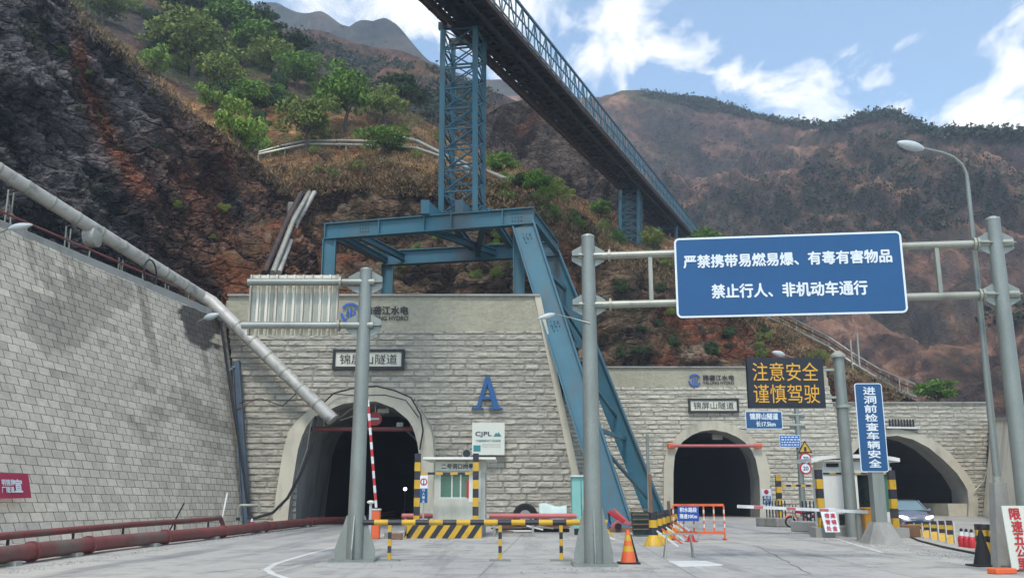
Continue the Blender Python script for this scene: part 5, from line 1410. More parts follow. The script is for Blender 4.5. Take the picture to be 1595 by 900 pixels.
# ---- guard booth on its striped island
def striped(name, p, q, w, h, n, parent, m1='yellow', m2='black', up=(0, 0, 1), first=0):
    mb = MB(); p, q = Vector(p), Vector(q)
    for k in range(n): mb.cur = (k + first) % 2; mb.bar(p.lerp(q, k / n), p.lerp(q, (k + 1) / n), w, h, up)
    return mb.build(name, [M[m1], M[m2]], parent)
I0, I1 = G(633, 838), G(750, 838); Yi = I0.y
T = thing('traffic_island', 'low concrete island with yellow and black slanted stripes under the left booth', 'traffic island', ((I0.x + I1.x) / 2, Yi, 0))
ih = P(690, 817, Yi).z
xi0, xi1 = I0.x, I1.x
MB().box(((xi0 + xi1) / 2, Yi + 3.1, ih / 2 - .01), (xi1 - xi0, 6.2, ih)).build('kerb_block', M['concrete_grey'], T)
mb = MB(); ns = 12; dxs = (xi1 - xi0) / ns
for k in range(ns):
    mb.cur = k % 2; x_ = xi0 + k * dxs; sl = .35
    P4 = [(max(xi0, x_ - sl), 0.003), (min(xi1, x_ + dxs - sl), 0.003), (min(xi1, x_ + dxs), ih - .012), (x_, ih - .012)]
    if k == ns - 1: P4[1] = (xi1 - sl, .003)
    mb.prism([(a, Yi - .012, b) for a, b in P4], (0, .012, 0))
mb.cur = 0; mb.prism([(xi1 - sl, Yi - .012, .003), (xi1, Yi - .012, .003), (xi1, Yi - .012, ih - .012)], (0, .012, 0))
mb.build('striped_face', [M['yellow'], M['black']], T)
MB().box((xi0 - .45, Yi + .35, .11), (.9, .7, .22)).build('nose', M['concrete_grey'], T)
Yb = Yi + 1.6
bx0, bx1 = P(676, 760, Yb).x, P(756, 760, Yb).x; zr = P(710, 716, Yb).z; zw0, zw1 = P(710, 776, Yb).z, P(710, 737, Yb).z
T = thing('guard_booth', 'cream guard booth with a green sliding window and a name strip over it', 'booth', ((bx0 + bx1) / 2, Yb + 1.2, ih))
wx0, wx1 = P(684, 760, Yb).x, P(736, 760, Yb).x
D = 2.4
mb = MB(); mb.box(((bx0 + bx1) / 2, Yb + D / 2, (ih + zw0) / 2), (bx1 - bx0, D, zw0 - ih)); mb.build('lower_body', M['booth'], T, bevel=.02)
MB().box(((bx0 + bx1) / 2, Yb + D / 2, (zw1 + zr) / 2), (bx1 - bx0, D, zr - zw1)).build('upper_body', M['booth'], T, bevel=.02)
for x_ in (bx0 + .12, bx1 - .12, wx1 + .12):
    MB().box((x_, Yb + .12, (zw0 + zw1) / 2), (.22, .22, zw1 - zw0)).build('corner_post', M['booth'], T)
for x_ in (bx0 + .12, bx1 - .12): MB().box((x_, Yb + D - .12, (zw0 + zw1) / 2), (.22, .22, zw1 - zw0)).build('corner_post', M['booth'], T)
wn_ = MB().box(((wx0 + wx1) / 2, Yb + .1, (zw0 + zw1) / 2), (wx1 - wx0 - .02, .03, zw1 - zw0)).build('window', M['glass'], T)
mb = MB()
for x_ in (wx0 + .03, wx0 + (wx1 - wx0) * .38, (wx0 + wx1) / 2 + .2, wx1 - .04): mb.box((x_, Yb + .06, (zw0 + zw1) / 2), (.06, .05, zw1 - zw0))
for z_ in (zw0 + .03, zw1 - .03): mb.box(((wx0 + wx1) / 2, Yb + .05, z_), (wx1 - wx0, .05, .05))
mb.build('window_frame', M['white'], wn_)
MB().box((wx1 - .14, Yb + .02, zw0 + .4), (.22, .03, .75)).build('red_notice', M['red'], T)
MB().box(((bx0 + bx1) / 2, Yb + D / 2 - .15, zr + .04), (bx1 - bx0 + .9, D + .9, .1)).build('roof', M['booth_white'], T, bevel=.02)
sg = MB().box(((bx0 + bx1) / 2 - .1, Yb - .05, P(710, 726, Yb).z), (bx1 - bx0 - .3, .06, .38)).build('name_strip', M['board'], T)
lettering('二号洞口岗亭', (((bx0 + bx1) / 2) - .1, Yb - .08, P(710, 726, Yb).z), RX, UZ, (bx1 - bx0) * .62, .22, M['navy'], sg, 'lettering', .02, .01)
MB().box((bx1 - .45, Yb - .01, (zw0 + zw1) / 2), (.5, .03, zw1 - zw0 + .3)).build('door', M['booth_white'], T)
c = P(727, 706, Yb - .1)
T = thing('loudspeaker', 'grey round loudspeaker standing on the roof of the left booth', 'loudspeaker', tuple(c))
MB().lathe((c.x, c.y, c.z), [(.21, -.06), (.23, 0), (.21, .12), (.1, .2)], 20, 'Y').build('horn', M['galv_pole'], T); MB().lathe((c.x, c.y - .07, c.z), [(.16, 0), (.16, .02)], 20, 'Y').build('grille', M['ink'], T)
MB().box((c.x, c.y + .05, c.z - .3), (.1, .1, .22)).build('bracket', M['galv'], T)
# striped guard frame in front of the booth
Yg = Yi + .5
T = thing('height_gate', 'tall yellow and black post frame standing in front of the left booth', 'guard frame', ((P(650, 800, Yg).x), Yg, ih))
for u_ in (650, 741):
    ztop = P(u_, 706, Yg).z; x_ = P(u_, 760, Yg).x; striped('post', (x_, Yg, ih), (x_, Yg, ztop), .24, .24, 8, T, up=(0, 1, 0), first=0)
z_ = P(700, 737, Yg).z; striped('crossbar', (P(650, 737, Yg).x + .13, Yg, z_), (P(741, 737, Yg).x - .13, Yg, z_), .1, .1, 7, T)
# small sign stack by the left post
Ys = Yg - .1; xs_ = P(660, 760, Ys).x
T = thing('road_sign', 'small white and blue no-entry notice beside the left guard frame', 'road sign', (xs_, Ys, ih))
MB().bar((xs_, Ys + .05, ih), (xs_, Ys + .05, P(660, 742, Ys).z), .06).build('post', M['galv'], T)
za_, zb_ = P(660, 760, Ys).z, P(660, 740, Ys).z; zc_ = P(660, 783, Ys).z
o_ = MB().box((xs_, Ys, (za_ + zb_) / 2), (.32, .03, zb_ - za_)).build('upper_plate', M['white_text'], T)
MB().lathe((xs_, Ys - .02, (za_ + zb_) / 2), [(.15, -.005), (.15, .005)], 16, 'Y').build('red_ring', M['red'], o_); MB().lathe((xs_, Ys - .03, (za_ + zb_) / 2), [(.1, -.005), (.1, .005)], 16, 'Y').build('ring_centre', M['white_text'], o_)
MB().box((xs_, Ys - .036, (za_ + zb_) / 2), (.04, .006, .2)).build('figure', M['ink'], o_)
o_ = MB().box((xs_, Ys, (za_ + zc_) / 2), (.32, .03, za_ - zc_ - .01)).build('lower_plate', M['sign_blue'], T)
for k, ch in enumerate('行人禁止'): lettering(ch, (xs_, Ys - .02, za_ - (k + .5) * (za_ - zc_) / 4), RX, UZ, .11, .11, M['white_text'], o_, 'lettering', .02, .005)
# teal sticker plate on the right post
p = P(743, 698, Yg)
MB().box((p.x, Yg, p.z), (.3, .05, .26)).build('sticker_plate', M['teal'], bpy.data.objects.get('height_gate'))

# ---- striped pipe barrier in front
Yp2 = 25.2
bz = P(750, 813, Yp2).z; xL, xR = P(562, 813, Yp2).x, P(946, 813, Yp2).x
T = thing('pipe_barrier', 'long yellow and black pipe rail on thin stands across the left lane', 'barrier', ((xL + xR) / 2, Yp2, 0))
mb = MB(); n = 18
for k in range(n): mb.cur = (k + 1) % 2; mb.tube([(xL + (xR - xL) * k / n, Yp2, bz), (xL + (xR - xL) * (k + 1) / n, Yp2, bz)], .075, 10)
mb.build('rail', [M['yellow'], M['black']], T)
for u_ in (607, 779, 874):
    x_ = P(u_, 840, Yp2).x; striped('stand', (x_, Yp2, .03), (x_, Yp2, bz - .07), .09, .09, 5, T, up=(0, 1, 0)); MB().box((x_, Yp2, .02), (.56, .28, .04)).build('foot_plate', M['galv_pole'], T)
# faded red pipe behind it
T = thing('red_pipe', 'faded pink pipe lying raised behind the striped rail', 'pipe', tuple(GY(780, 41)))
Yq = 41.0
for u0, u1 in ((626, 674), (762, 898)):
    MB().tube([P(u0, 803, Yq), P(u1, 803, Yq)], .105, 12).build('pipe', M['pipe_pink'], T, smooth=True)
for u_ in (632, 668, 770, 830, 892): p = P(u_, 803, Yq); MB().bar((p.x, Yq, p.z - .1), (p.x, Yq, 0), .1).build('prop', M['concrete_grey'], T)

# ---- raised boom gate by the left arch
q = GY(586, 38.5); 
T = thing('boom_gate', 'orange boom gate with its red and white arm raised upright', 'boom gate', tuple(q), 'boom gates')
hz = P(586, 794, q.y).z
MB().box((q.x, q.y, hz / 2), (.33, .34, hz)).build('housing', M['orange'], T, bevel=.03); MB().box((q.x, q.y, hz + .03), (.38, .38, .06)).build('housing_lid', M['white'], T)
a, b = P(586, 790, q.y - .2), P(573, 622, q.y - .2)
striped('boom_arm', a, b, .1, .06, 15, T, 'white', 'red', up=(0, 1, 0))
q = GY(577, 36.5); T = thing('bollard_light', 'thin white bollard with a round cap beside the raised boom gate', 'bollard', tuple(q))
zt2 = P(577, 780, q.y).z
MB().tube([q, (q.x, q.y, zt2 - .1)], .055, 10).build('post', M['lamp_white'], T, smooth=True); MB().lathe((q.x, q.y, zt2 - .1), [(.06, 0), (.13, .02), (.15, .06), (.13, .1), (.05, .13)], 16).build('cap', M['board'], T, smooth=True)
# chevron marker
q = GY(566, 35.5); T = thing('chevron_marker', 'small white marker with red chevrons at the foot of the left gantry', 'road marker', tuple(q))
MB().prism([(q.x - .22, q.y, .02), (q.x + .22, q.y, .02), (q.x + .13, q.y, .62), (q.x - .13, q.y, .62)], (0, .06, 0)).build('panel', M['white_text'], T)
for k in range(3):
    z_ = .10 + k * .17; MB().prism([(q.x - .18 + k * .03, q.y - .012, z_), (q.x, q.y - .012, z_ + .1), (q.x + .18 - k * .03, q.y - .012, z_), (q.x + .18 - k * .03, q.y - .012, z_ + .07), (q.x, q.y - .012, z_ + .17), (q.x - .18 + k * .03, q.y - .012, z_ + .07)], (0, .01, 0)).build('chevron', M['red'], T)
tag(MB().box(tuple(GY(618, 38) + Vector((0, 0, .12))), (.5, .25, .24)).build('brick', M['wood'], bevel=.02), 'brown block lying left of the striped island', 'block')

# ---- cones
def cone(name, label, u, Y, h, r, mats, bands, sq=True, group=None, extra=None):
    q = GY(u, Y); T = thing(name, label, 'traffic cone', tuple(q), group)
    z0 = .04
    prof = [(r, z0), (r * .18, h - .02), (r * .1, h)]
    nb = len(bands)
    for k in range(nb):
        a, b = k / nb, (k + 1) / nb
        MB().lathe(tuple(q), [(r * (1 - .82 * a), z0 + (h - z0) * a), (r * (1 - .82 * b), z0 + (h - z0) * b)], 18).build('cone_band', mats[bands[k]], T, smooth=True)
    MB().box((q.x, q.y, .02), (r * 2.7, r * 2.7, .04)).build('base', mats[0] if sq else mats[1], T, bevel=.01)
    return T
cone('traffic_cone', 'orange and yellow worn cone standing right of the middle gantry post', 977, 24.2, .82, .2, [M['rubber'], M['orange'], M['yellow']], [1, 1, 2, 1, 2, 1])
cone('traffic_cone', 'small red and white cone at the foot of the corner post', 393, 47, .62, .2, [M['rubber'], M['red'], M['white']], [1, 2, 1, 2])
cone('traffic_cone', 'plain black cone on the paving left of the speed-limit placard', 1524, 23.3, .84, .23, [M['rubber'], M['rubber']], [0, 0])
q = GY(988, 24.5); tag(MB().bar(q + Vector((.05, 0, 0)), P(981, 832, 24.4), .05).build('black_stick', M['rubber']), 'black stick propped against the orange cone', 'stick')
cone('traffic_cone', 'tiny dark red cone in front of the orange barricade', 1075, 36, .42, .16, [M['red'], M['red']], [0, 0])
# three red and white bottle-shaped posts
for k, (u_, w_) in enumerate(((1494.5, 'leftmost'), (1502, 'middle'), (1510, 'rightmost'))):
    q = GY(u_, 32.5 - k * .5); T = thing('warning_post', w_ + ' of the three red and white posts before the striped barriers', 'warning post', tuple(q), 'red and white warning posts')
    MB().lathe(tuple(q), [(.13, 0), (.14, .28), (.08, .36)], 14).build('body', M['red'], T, smooth=True)
    MB().lathe(tuple(q), [(.08, .36), (.06, .5)], 14).build('neck', M['white'], T, smooth=True); MB().lathe(tuple(q), [(.045, .5), (.055, .54), (.03, .6)], 12).build('cap', M['rubber'], T, smooth=True)

# ---- junk against the tall portal
T = thing('scrap_tyre', 'big worn black tyre lying against the stone wall', 'tyre', tuple(GY(818, 46)))
c = P(818, 803, 46)
mb = MB(); rr_ = []
mb.lathe((c.x, c.y, c.z), [(.30, -.14), (.52, -.16), (.60, -.08), (.60, .08), (.52, .16), (.30, .14)], 28, 'Y'); mb.build('tyre', M['rubber'], T, smooth=True)
MB().lathe((c.x, c.y - .15, c.z), [(.28, 0), (.26, .05)], 24, 'Y').build('rim', M['concrete_grey'], T)
a = P(861, 795, 45.5)
T = thing('sheet_metal', 'pale curled sheet leaning beside the green cabinet', 'metal sheet', (a.x, a.y, 0))
x0_, x1_ = P(840, 800, 45.4).x, P(883, 800, 45.4).x
g_ = np.array([[(x0_ + (x1_ - x0_) * i / 8, 45.4 + .25 * j / 4 + .12 * math.sin(i * .5), .62 + (j / 4) * (.72 - .12 * i / 8) + .05 * math.sin(i * .9)) for j in range(5)] for i in range(9)])
o_ = grid_obj('sheet', g_ - np.array(OFF[T]), M['junk_sheet']); o_.parent = T; OFF[o_] = OFF[T]; s_ = o_.modifiers.new('t', 'SOLIDIFY'); s_.thickness = .02
rnd = random.Random(11)
for k, (u0, v0, u1, v1, mm) in enumerate(((765, 822, 800, 829, 'wood'), (770, 831, 832, 828, 'white'), (820, 818, 846, 827, 'white'), (836, 819, 862, 823, 'galv'), (800, 826, 888, 822, 'wood'), (770, 815, 850, 818, 'wood'), (826, 824, 884, 828, 'pipe_red'), (768, 826, 820, 824, 'pipe_red'))):
    Ya = 44.5 + k * .12; a, b = P(u0, v0, Ya), P(u1, v1, Ya); a.z = max(a.z, .06 + .05 * k); b.z = max(b.z, .06 + .05 * k)
    desc = ('short brown plank nearest the pink pipe end', 'long white batten at the front of the scrap heap', 'stubby white batten slanting in the scrap heap', 'grey metal strip beside the pale sheet', 'longest brown plank at the back of the scrap heap', 'upper brown plank lying under the tyre', 'rusty red bar at the right of the scrap heap', 'rusty red bar at the left of the scrap heap')[k]
    tag(MB().bar(a, b, .12, .07).build('scrap_bar', M[mm]), desc, 'scrap', 'scrap lying against the wall')
T = thing('timber_pile', 'dark low heap of boards against the wall under the tyre', 'board pile', tuple(GY(825, 46.6)))
for k in range(4): MB().box((GY(828, 46.6).x + .1 * k, 46.6 + .1 * k, .08 + .17 * k), (3.6 - .3 * k, .9, .14), rz=.03 * (k % 2)).build('board', M['wood'] if k % 2 else M['rubber'], T)
# mint cabinet
q = GY(906, 42.7); zt3 = P(905, 740, 42.7).z
T = thing('electrical_cabinet', 'tall mint green electrical cabinet behind the middle gantry post', 'cabinet', tuple(q))
cx0, cx1 = P(891, 790, 42.7).x, P(920, 790, 42.7).x
MB().box(((cx0 + cx1) / 2, 43.1, .12), (cx1 - cx0 - .1, .8, .24)).build('plinth', M['ink'], T)
MB().box(((cx0 + cx1) / 2, 43.1, .24 + (zt3 - .3) / 2), (cx1 - cx0, .85, zt3 - .36)).build('body', M['cabinet'], T, bevel=.02)
MB().box(((cx0 + cx1) / 2, 43.05, zt3 - .03), (cx1 - cx0 + .12, 1.0, .08)).build('roof', M['junk_sheet'], T)
for x_ in ((cx0 * .5 + cx1 * .5),): MB().box((x_, 42.665, 1.4), (.02, .02, zt3 - .7)).build('door_gap', M['ink'], T)
MB().box((cx0 * .45 + cx1 * .55, 42.66, 1.35), (.05, .04, .22)).build('handle', M['chrome'], T)

# ---- red scrap machine, rusty bin, posts near the raked legs
q = GY(958, 46)
T = thing('scrap_machine', 'tangle of red machine parts at the foot of the raked legs', 'scrap machine', tuple(q))
for a, b, w_, m_ in (((948, 796), (972, 812), .2, 'red'), ((955, 792), (980, 815), .13, 'pipe_pink'), ((948, 797), (951, 823), .1, 'steel_dark'), ((962, 812), (985, 816), .16, 'pipe_pink'), ((952, 822), (966, 808), .18, 'pipe_pink'), ((940, 806), (952, 820), .12, 'logo_blue')):
    pa, pb = P(*a, 46), P(*b, 46); pa.z = max(pa.z, .1); pb.z = max(pb.z, .1); MB().bar(pa, pb, w_, w_).build('machine_arm', M[m_], T, bevel=.02)
c = P(963, 819, 45.7); MB().lathe((c.x, c.y, max(c.z, .26)), [(.15, -.1), (.15, .1), (.08, .14)], 16, 'Y').build('wheel', M['rubber'], T)
MB().box((q.x + .5, 46.3, .1), (1.7, .9, .2)).build('skid', M['wood'], T)
for k, (a, b) in enumerate((((938, 815), (957, 838)), ((937, 833), (958, 843)))):
    Ya = 38 - k; pa, pb = P(*a, Ya), P(*b, Ya); pa.z = max(pa.z, .08); pb.z = .05
    tag(MB().bar(pa, pb, .1, .06).build('batten', M['white'] if k else M['yellow']), ('yellowish batten leaning behind the middle gantry post', 'white batten lying behind the middle gantry post')[k], 'batten')
q = GY(997, 41.5)
T = thing('rusty_bin', 'rusty and green ribbed bin in front of the raked legs', 'bin', tuple(q)); 
x0_, x1_ = P(984, 810, 41.5).x, P(1012, 810, 41.5).x; zt4 = P(997, 797, 41.5).z
o_ = MB().hexa([(x0_ + .06, 41.1, .05), (x1_ - .06, 41.1, .05), (x1_ - .06, 41.8, .05), (x0_ + .06, 41.8, .05)], [(x0_, 41, zt4), (x1_, 41, zt4), (x1_, 41.9, zt4), (x0_, 41.9, zt4)]).build('body', M['green_net'], T)
for k in range(5): z_ = .3 + k * .2; MB().box(((x0_ + x1_) / 2, 41.45, z_), (x1_ - x0_ + .04, .98, .04)).build('rib', M['wood'], T)
for u_, vt_, Yk in ((1008, 676, 43), (1012, 738, 40), (1041, 780, 40)):
    b = GY(u_ + 3, Yk); tag(MB().tube([b, P(u_, vt_, Yk)], .07, 8).build('marker_pole', M['galv_pole'] if Yk > 41 else M['wood'], smooth=True),
    {676: 'tall thin pole standing in front of the raked legs', 738: 'brown pole beside the rusty bin', 780: 'short brown stake behind the striped bollards'}[vt_], 'pole')
# yellow black bollards in a row
bl = [(1017, 33.0), (1025, 35.2), (1032, 37.4), (1038, 39.6), (1043, 41.8), (1047, 44.0), (1050, 46.2)]
wd = ['nearest', 'second', 'third', 'fourth', 'fifth', 'sixth', 'farthest']
for k, (u_, Yk) in enumerate(bl):
    q = GY(u_, Yk); T = thing('striped_bollard', wd[k] + ' in the receding row of flared yellow and black bollards', 'bollard', tuple(q), 'yellow and black bollards')
    MB().lathe(tuple(q), [(.36, 0), (.34, .06), (.2, .3), (.15, .36)], 12).build('flared_base', M['yellow'], T)
    for j in range(3): MB().lathe(tuple(q + Vector((0, 0, .36 + .25 * j))), [(.15, 0), (.15, .25)], 12).build('band', M['black' if j % 2 == 0 else 'yellow'], T)
    if k < 6:
        n2 = GY(*bl[k + 1]); MB().bar(q + Vector((0, 0, 1.0)), n2 + Vector((0, 0, 1.0)), .03).build('rail', M['galv'], T)
    MB().bar(q + Vector((.1, -.1, .5)), q + Vector((.75, -.5, 0)), .05, .05).build('strut', M['orange' if k % 2 else 'white'], T)
# sawhorse by the bollards and white sheet on the road
q = G(1058, 868); T = thing('sawhorse', 'small folding metal trestle in front of the bollards', 'trestle', tuple(q))
for dx, dy in ((-.4, -.2), (-.4, .2), (.4, -.2), (.4, .2)): MB().bar(q + Vector((dx, dy, 0)), q + Vector((dx * .8, 0, .62)), .035).build('leg', M['galv'], T)
MB().bar(q + Vector((-.45, 0, .63)), q + Vector((.45, 0, .63)), .05).build('top_rail', M['galv'], T)
mb = MB(); mb.hexa([G(1040, 874), G(1056, 882), G(1126, 880), G(1100, 874)], [p + Vector((0, 0, .02)) for p in (G(1040, 874), G(1056, 882), G(1126, 880), G(1100, 874))])
tag(mb.build('cover_plate', M['white']), 'flat pale cover plate lying on the paving by the bollards', 'cover plate')

# ---- orange barricade and blue notice
Yo = 37.5
x0_, x1_ = P(1049, 810, Yo).x, P(1128, 810, Yo).x; zt5, zb5 = P(1090, 786, Yo).z, P(1090, 829, Yo).z
T = thing('orange_barricade', 'orange barricade with red and white bars before the middle arch', 'barricade', ((x0_ + x1_) / 2, Yo, 0))
MB().bar((x0_, Yo, zt5), (x1_, Yo, zt5), .07, .09).build('top_rail', M['orange'], T); MB().bar((x0_, Yo, zb5), (x1_, Yo, zb5), .07, .1).build('bottom_rail', M['orange'], T)
for k in range(6):
    x_ = x0_ + (x1_ - x0_) * k / 5; striped('upright', (x_, Yo, zb5 + .05), (x_, Yo, zt5 - .04), .055, .055, 7, T, 'orange', 'white', up=(0, 1, 0))
for x_ in (x0_, x1_): MB().bar((x_, Yo - .3, .03), (x_, Yo + .3, .03), .06).build('foot', M['orange'], T); MB().bar((x_, Yo, .03), (x_, Yo, zb5), .06).build('foot_post', M['orange'], T)
Yn = Yo - .35; a, b = P(1056, 811, Yn), P(1088, 788, Yn); c = (a + b) / 2
T = thing('notice_sign', 'blue notice with two rows of white characters leaning on the orange barricade', 'notice', (c.x, Yn, 0))
bd = MB().box(tuple(c), (b.x - a.x, .03, b.z - a.z)).build('panel', mat('deep_blue_panel', L(24, 66, 150), .4, 0, .08, 3), T)
cf = Vector((c.x, Yn - .015, c.z)); btext(bd, cf, RX, b.x - a.x, b.z - a.z, '积水路段', .1, .9, .08, .40, bold=.03, raise_=.006); btext(bd, cf, RX, b.x - a.x, b.z - a.z, '限速10Km', .1, .9, .52, .82, bold=.03, raise_=.006)
for x_ in (a.x + .05, b.x - .05): MB().bar((x_, Yn + .03, 0), (x_, Yn + .03, b.z), .03).build('leg', M['galv'], T)

# ---- closed boom gate on the right
q = GY(1352, 36.5)
T = thing('boom_gate', 'amber boom gate with its long white arm lowered across the lane', 'boom gate', tuple(q), 'boom gates')
hz = P(1352, 792, q.y).z
MB().box((q.x, q.y, hz / 2), (.36, .36, hz)).build('housing', M['amber_box'], T, bevel=.04); MB().box((q.x, q.y, hz + .02), (.42, .42, .08)).build('housing_lid', M['amber_box'], T, bevel=.02)
a, b = P(1352, 797, q.y - .25), P(1148, 788, q.y + .3)
striped('boom_arm', a, b, .05, .12, 9, T, 'white', 'white'); mb = MB()
for t_ in (.3, .55, .8): 
    p0, p1 = a.lerp(b, t_), a.lerp(b, t_ + .07); mb.bar(p0 + Vector((0, -.03, 0)), p1 + Vector((0, -.03, 0)), .012, .1)
mb.build('red_band', M['pipe_pink'], T)
q = GY(1337, 36.5); T = thing('bollard', 'short white pipe bollard beside the amber boom gate', 'bollard', tuple(q)); MB().tube([q, q + Vector((0, 0, 1.1))], .13, 14).build('post', M['galv'], T, smooth=True); MB().lathe(tuple(q + Vector((0, 0, 1.1))), [(.15, 0), (.14, .05), (.05, .09)], 14).build('cap', M['galv'], T)

# ---- right kiosk with curved roof
Yk = 41.5
kx0, kx1 = P(1284, 770, Yk).x, P(1392, 770, Yk).x; kz = P(1330, 727, Yk).z; rz0 = P(1330, 722, Yk).z
T = thing('kiosk', 'white toll kiosk with a thin curved roof behind the narrow blue sign', 'booth', ((kx0 + kx1) / 2, Yk + .8, 0))
def zk(v): return P(1330, v, Yk).z
def xk(u): return P(u, 770, Yk).x
MB().box(((kx0 + kx1) / 2, Yk + .8, .18), (kx1 - kx0 + .5, 1.9, .36)).build('plinth', M['concrete_grey'], T)
zl = zk(797)
mb = MB(); mb.box(((xk(1284) + xk(1311)) / 2, Yk + .75, (.37 + kz) / 2), (xk(1311) - xk(1284), 1.5, kz - .37)); mb.build('side_panel', M['booth_white'], T)
MB().box(((xk(1311) + kx1) / 2 + .01, Yk + .75, (zk(738) + kz) / 2), (kx1 - xk(1311) - .02, 1.5, kz - zk(738))).build('fascia', M['booth_white'], T)
MB().box(((xk(1311) + kx1) / 2 + .01, Yk + .75, (.37 + zl) / 2), (kx1 - xk(1311) - .02, 1.5, zl - .37)).build('lower_body', M['booth_white'], T)
for u_ in (1313, 1335, 1363, 1390): MB().box((xk(u_), Yk + .08, (zl + zk(738)) / 2), (.12, .14, zk(738) - zl)).build('mullion', M['booth_white'], T)
MB().box(((xk(1337) + xk(1362)) / 2, Yk + .1, (zl + zk(740)) / 2), (xk(1362) - xk(1337) - .1, .03, zk(740) - zl)).build('window', M['glass_dark'], T)
MB().box(((xk(1366) + xk(1388)) / 2, Yk + .1, (zl + zk(740)) / 2), (xk(1389) - xk(1365) - .1, .03, zk(740) - zl)).build('window', M['glass'], T)
MB().box(((xk(1315) + xk(1333)) / 2, Yk + .1, (zl + zk(740)) / 2), (xk(1334) - xk(1314) - .1, .03, zk(740) - zl)).build('window', M['glass_dark'], T)
for u_, u2_ in ((1304, 1314), (1318, 1325)): MB().box(((xk(u_) + xk(u2_)) / 2, Yk - .03, (zk(817) + zk(800)) / 2), (xk(u2_) - xk(u_), .04, zk(800) - zk(817))).build('lower_window', M['glass_dark'], T)
MB().box(((xk(1290) + xk(1309)) / 2, Yk - .03, zk(724)), (xk(1309) - xk(1290), .04, .16)).build('vent_slot', M['ink'], T)
striped('striped_band', (kx0, Yk - .04, zk(737)), (kx1, Yk - .04, zk(737)), .03, .07, 11, T, 'black', 'yellow')
rp_ = []
for k in range(13):
    u_ = 1264 + (1402 - 1264) * k / 12; t_ = abs(k - 6) / 6; v_ = 713 + 6 * t_ ** 2.6; rp_.append(Vector((P(u_, v_, Yk - .4).x, Yk - .4, P(u_, v_, Yk - .4).z)))
mb = MB()
for k in range(12): mb.hexa([rp_[k], rp_[k + 1], rp_[k + 1] + Vector((0, 2.2, 0)), rp_[k] + Vector((0, 2.2, 0))], [p + Vector((0, 0, .16)) for p in (rp_[k], rp_[k + 1], rp_[k + 1] + Vector((0, 2.2, 0)), rp_[k] + Vector((0, 2.2, 0)))])
mb.build('curved_roof', M['booth_white'], T)
MB().box(((kx0 + kx1) / 2, Yk + .75, kz + .12), (kx1 - kx0 - .1, 1.4, .26)).build('roof_curb', M['booth_white'], T)
# striped guard posts of the right carriageway
for k, (u_, vt_, Yk2, w_, lab) in enumerate(((1279, 731, 40.3, .26, 'yellow and black guard post at the left end of the right kiosk'), (1393, 732, 39.8, .26, 'yellow and black guard post at the right end of the right kiosk'), (1215, 739, 62, .32, 'thin yellow and black frame against the stone right of the middle arch'))):
    q = GY(u_, Yk2); zt6 = P(u_, vt_, Yk2).z; T = thing('guard_post', lab, 'guard post', tuple(q), 'yellow and black guard posts')
    striped('post', (q.x, q.y, .0), (q.x, q.y, zt6), w_, w_, 7 if k < 2 else 8, T, up=(0, 1, 0), first=1 if k < 2 else 1)
    MB().box((q.x, q.y, .2), (.8, .8, .4)).build('footing', M['concrete_grey'], T)
    if k == 2: z_ = P(1215, 756, Yk2).z; striped('crossbar', (q.x + .17, q.y, z_), (P(1270, 756, Yk2).x, q.y, z_), .14, .14, 7, T)
# blue and white notices beside the middle arch
q = GY(1194, 70); a, b = P(1187, 787, 70), P(1201, 761, 70)
T = thing('notice_sign', 'narrow white and blue notice at the right foot of the middle arch', 'notice', tuple(q)); c = (a + b) / 2
o_ = MB().box(tuple(c), (b.x - a.x, .04, b.z - a.z)).build('panel', M['white_text'], T); MB().bar(q, c, .08).build('post', M['galv'], T)
MB().box((c.x, 69.97, c.z - .2), ((b.x - a.x) * .82, .01, (b.z - a.z) * .5)).build('blue_field', M['sign_blue'], o_); MB().lathe((c.x, 69.975, c.z + .38), [(.17, -.005), (.17, .005)], 14, 'Y').build('red_disc', M['red'], o_)
for k, ch in enumerate('减速慢行'): lettering(ch, (c.x + (-.13 if k % 2 == 0 else .13), 69.96, c.z + (-.02 if k < 2 else -.32)), RX, UZ, .2, .22, M['white_text'], o_, 'lettering', .02, .005)
# low kerb with railings
for k, (u0, u1, Yk3) in enumerate(((1192, 1226, 56), (1248, 1290, 47.5))):
    a, b = GY(u0, Yk3), GY(u1, Yk3 - 2); T = thing('kerb_block', ('far rough concrete kerb block near the middle arch', 'rough concrete kerb block under the motorcycle')[k], 'kerb', tuple((a + b) / 2)); d = b - a
    n_ = 7; mb = MB(); mb.bar(a + Vector((0, 0, .25)), b + Vector((0, 0, .25)), 1.4, .5); mb.build('block', M['concrete_grey'], T, bevel=.05)
    for j in range(n_ if k == 0 else 6):
        p = a.lerp(b, (j + .5) / n_) + Vector((0, 0, .5)); MB().bar(p, p + Vector((0, 0, .95)), .06).build('rail_post', M['navy'], T)

# ---- motorcycle
q = GY(1238, 53); T = thing('motorcycle', 'red motorcycle parked by the kerb with its front wheel to the left', 'motorcycle', tuple(q))
R = .31
def whl(x, name='wheel'):
    c = q + Vector((x, 0, R)); mb = MB()
    pts = [c + Vector((math.cos(t) * (R - .05), 0, math.sin(t) * (R - .05))) for t in [2 * math.pi * k / 22 for k in range(23)]]
    o = MB().tube(pts, .05, 8, caps=False).build('tyre', M['rubber'], T, smooth=True); MB().lathe(tuple(c), [(.06, -.05), (.06, .05)], 12, 'Y').build('hub', M['chrome'], o)
    mb = MB()
    for k in range(10): t = 2 * math.pi * k / 10; mb.bar(c, c + Vector((math.cos(t) * (R - .06), 0, math.sin(t) * (R - .06))), .012)
    mb.build('spokes', M['chrome'], o)
x0_ = P(1231, 810, 53).x - q.x; whl(x0_); whl(x0_ + 1.28)
f = q + Vector((x0_, 0, R))
for s in (-.07, .07): MB().tube([f + Vector((0, s, 0)), f + Vector((.28, s, .62))], .025, 8).build('fork', M['chrome'], T)
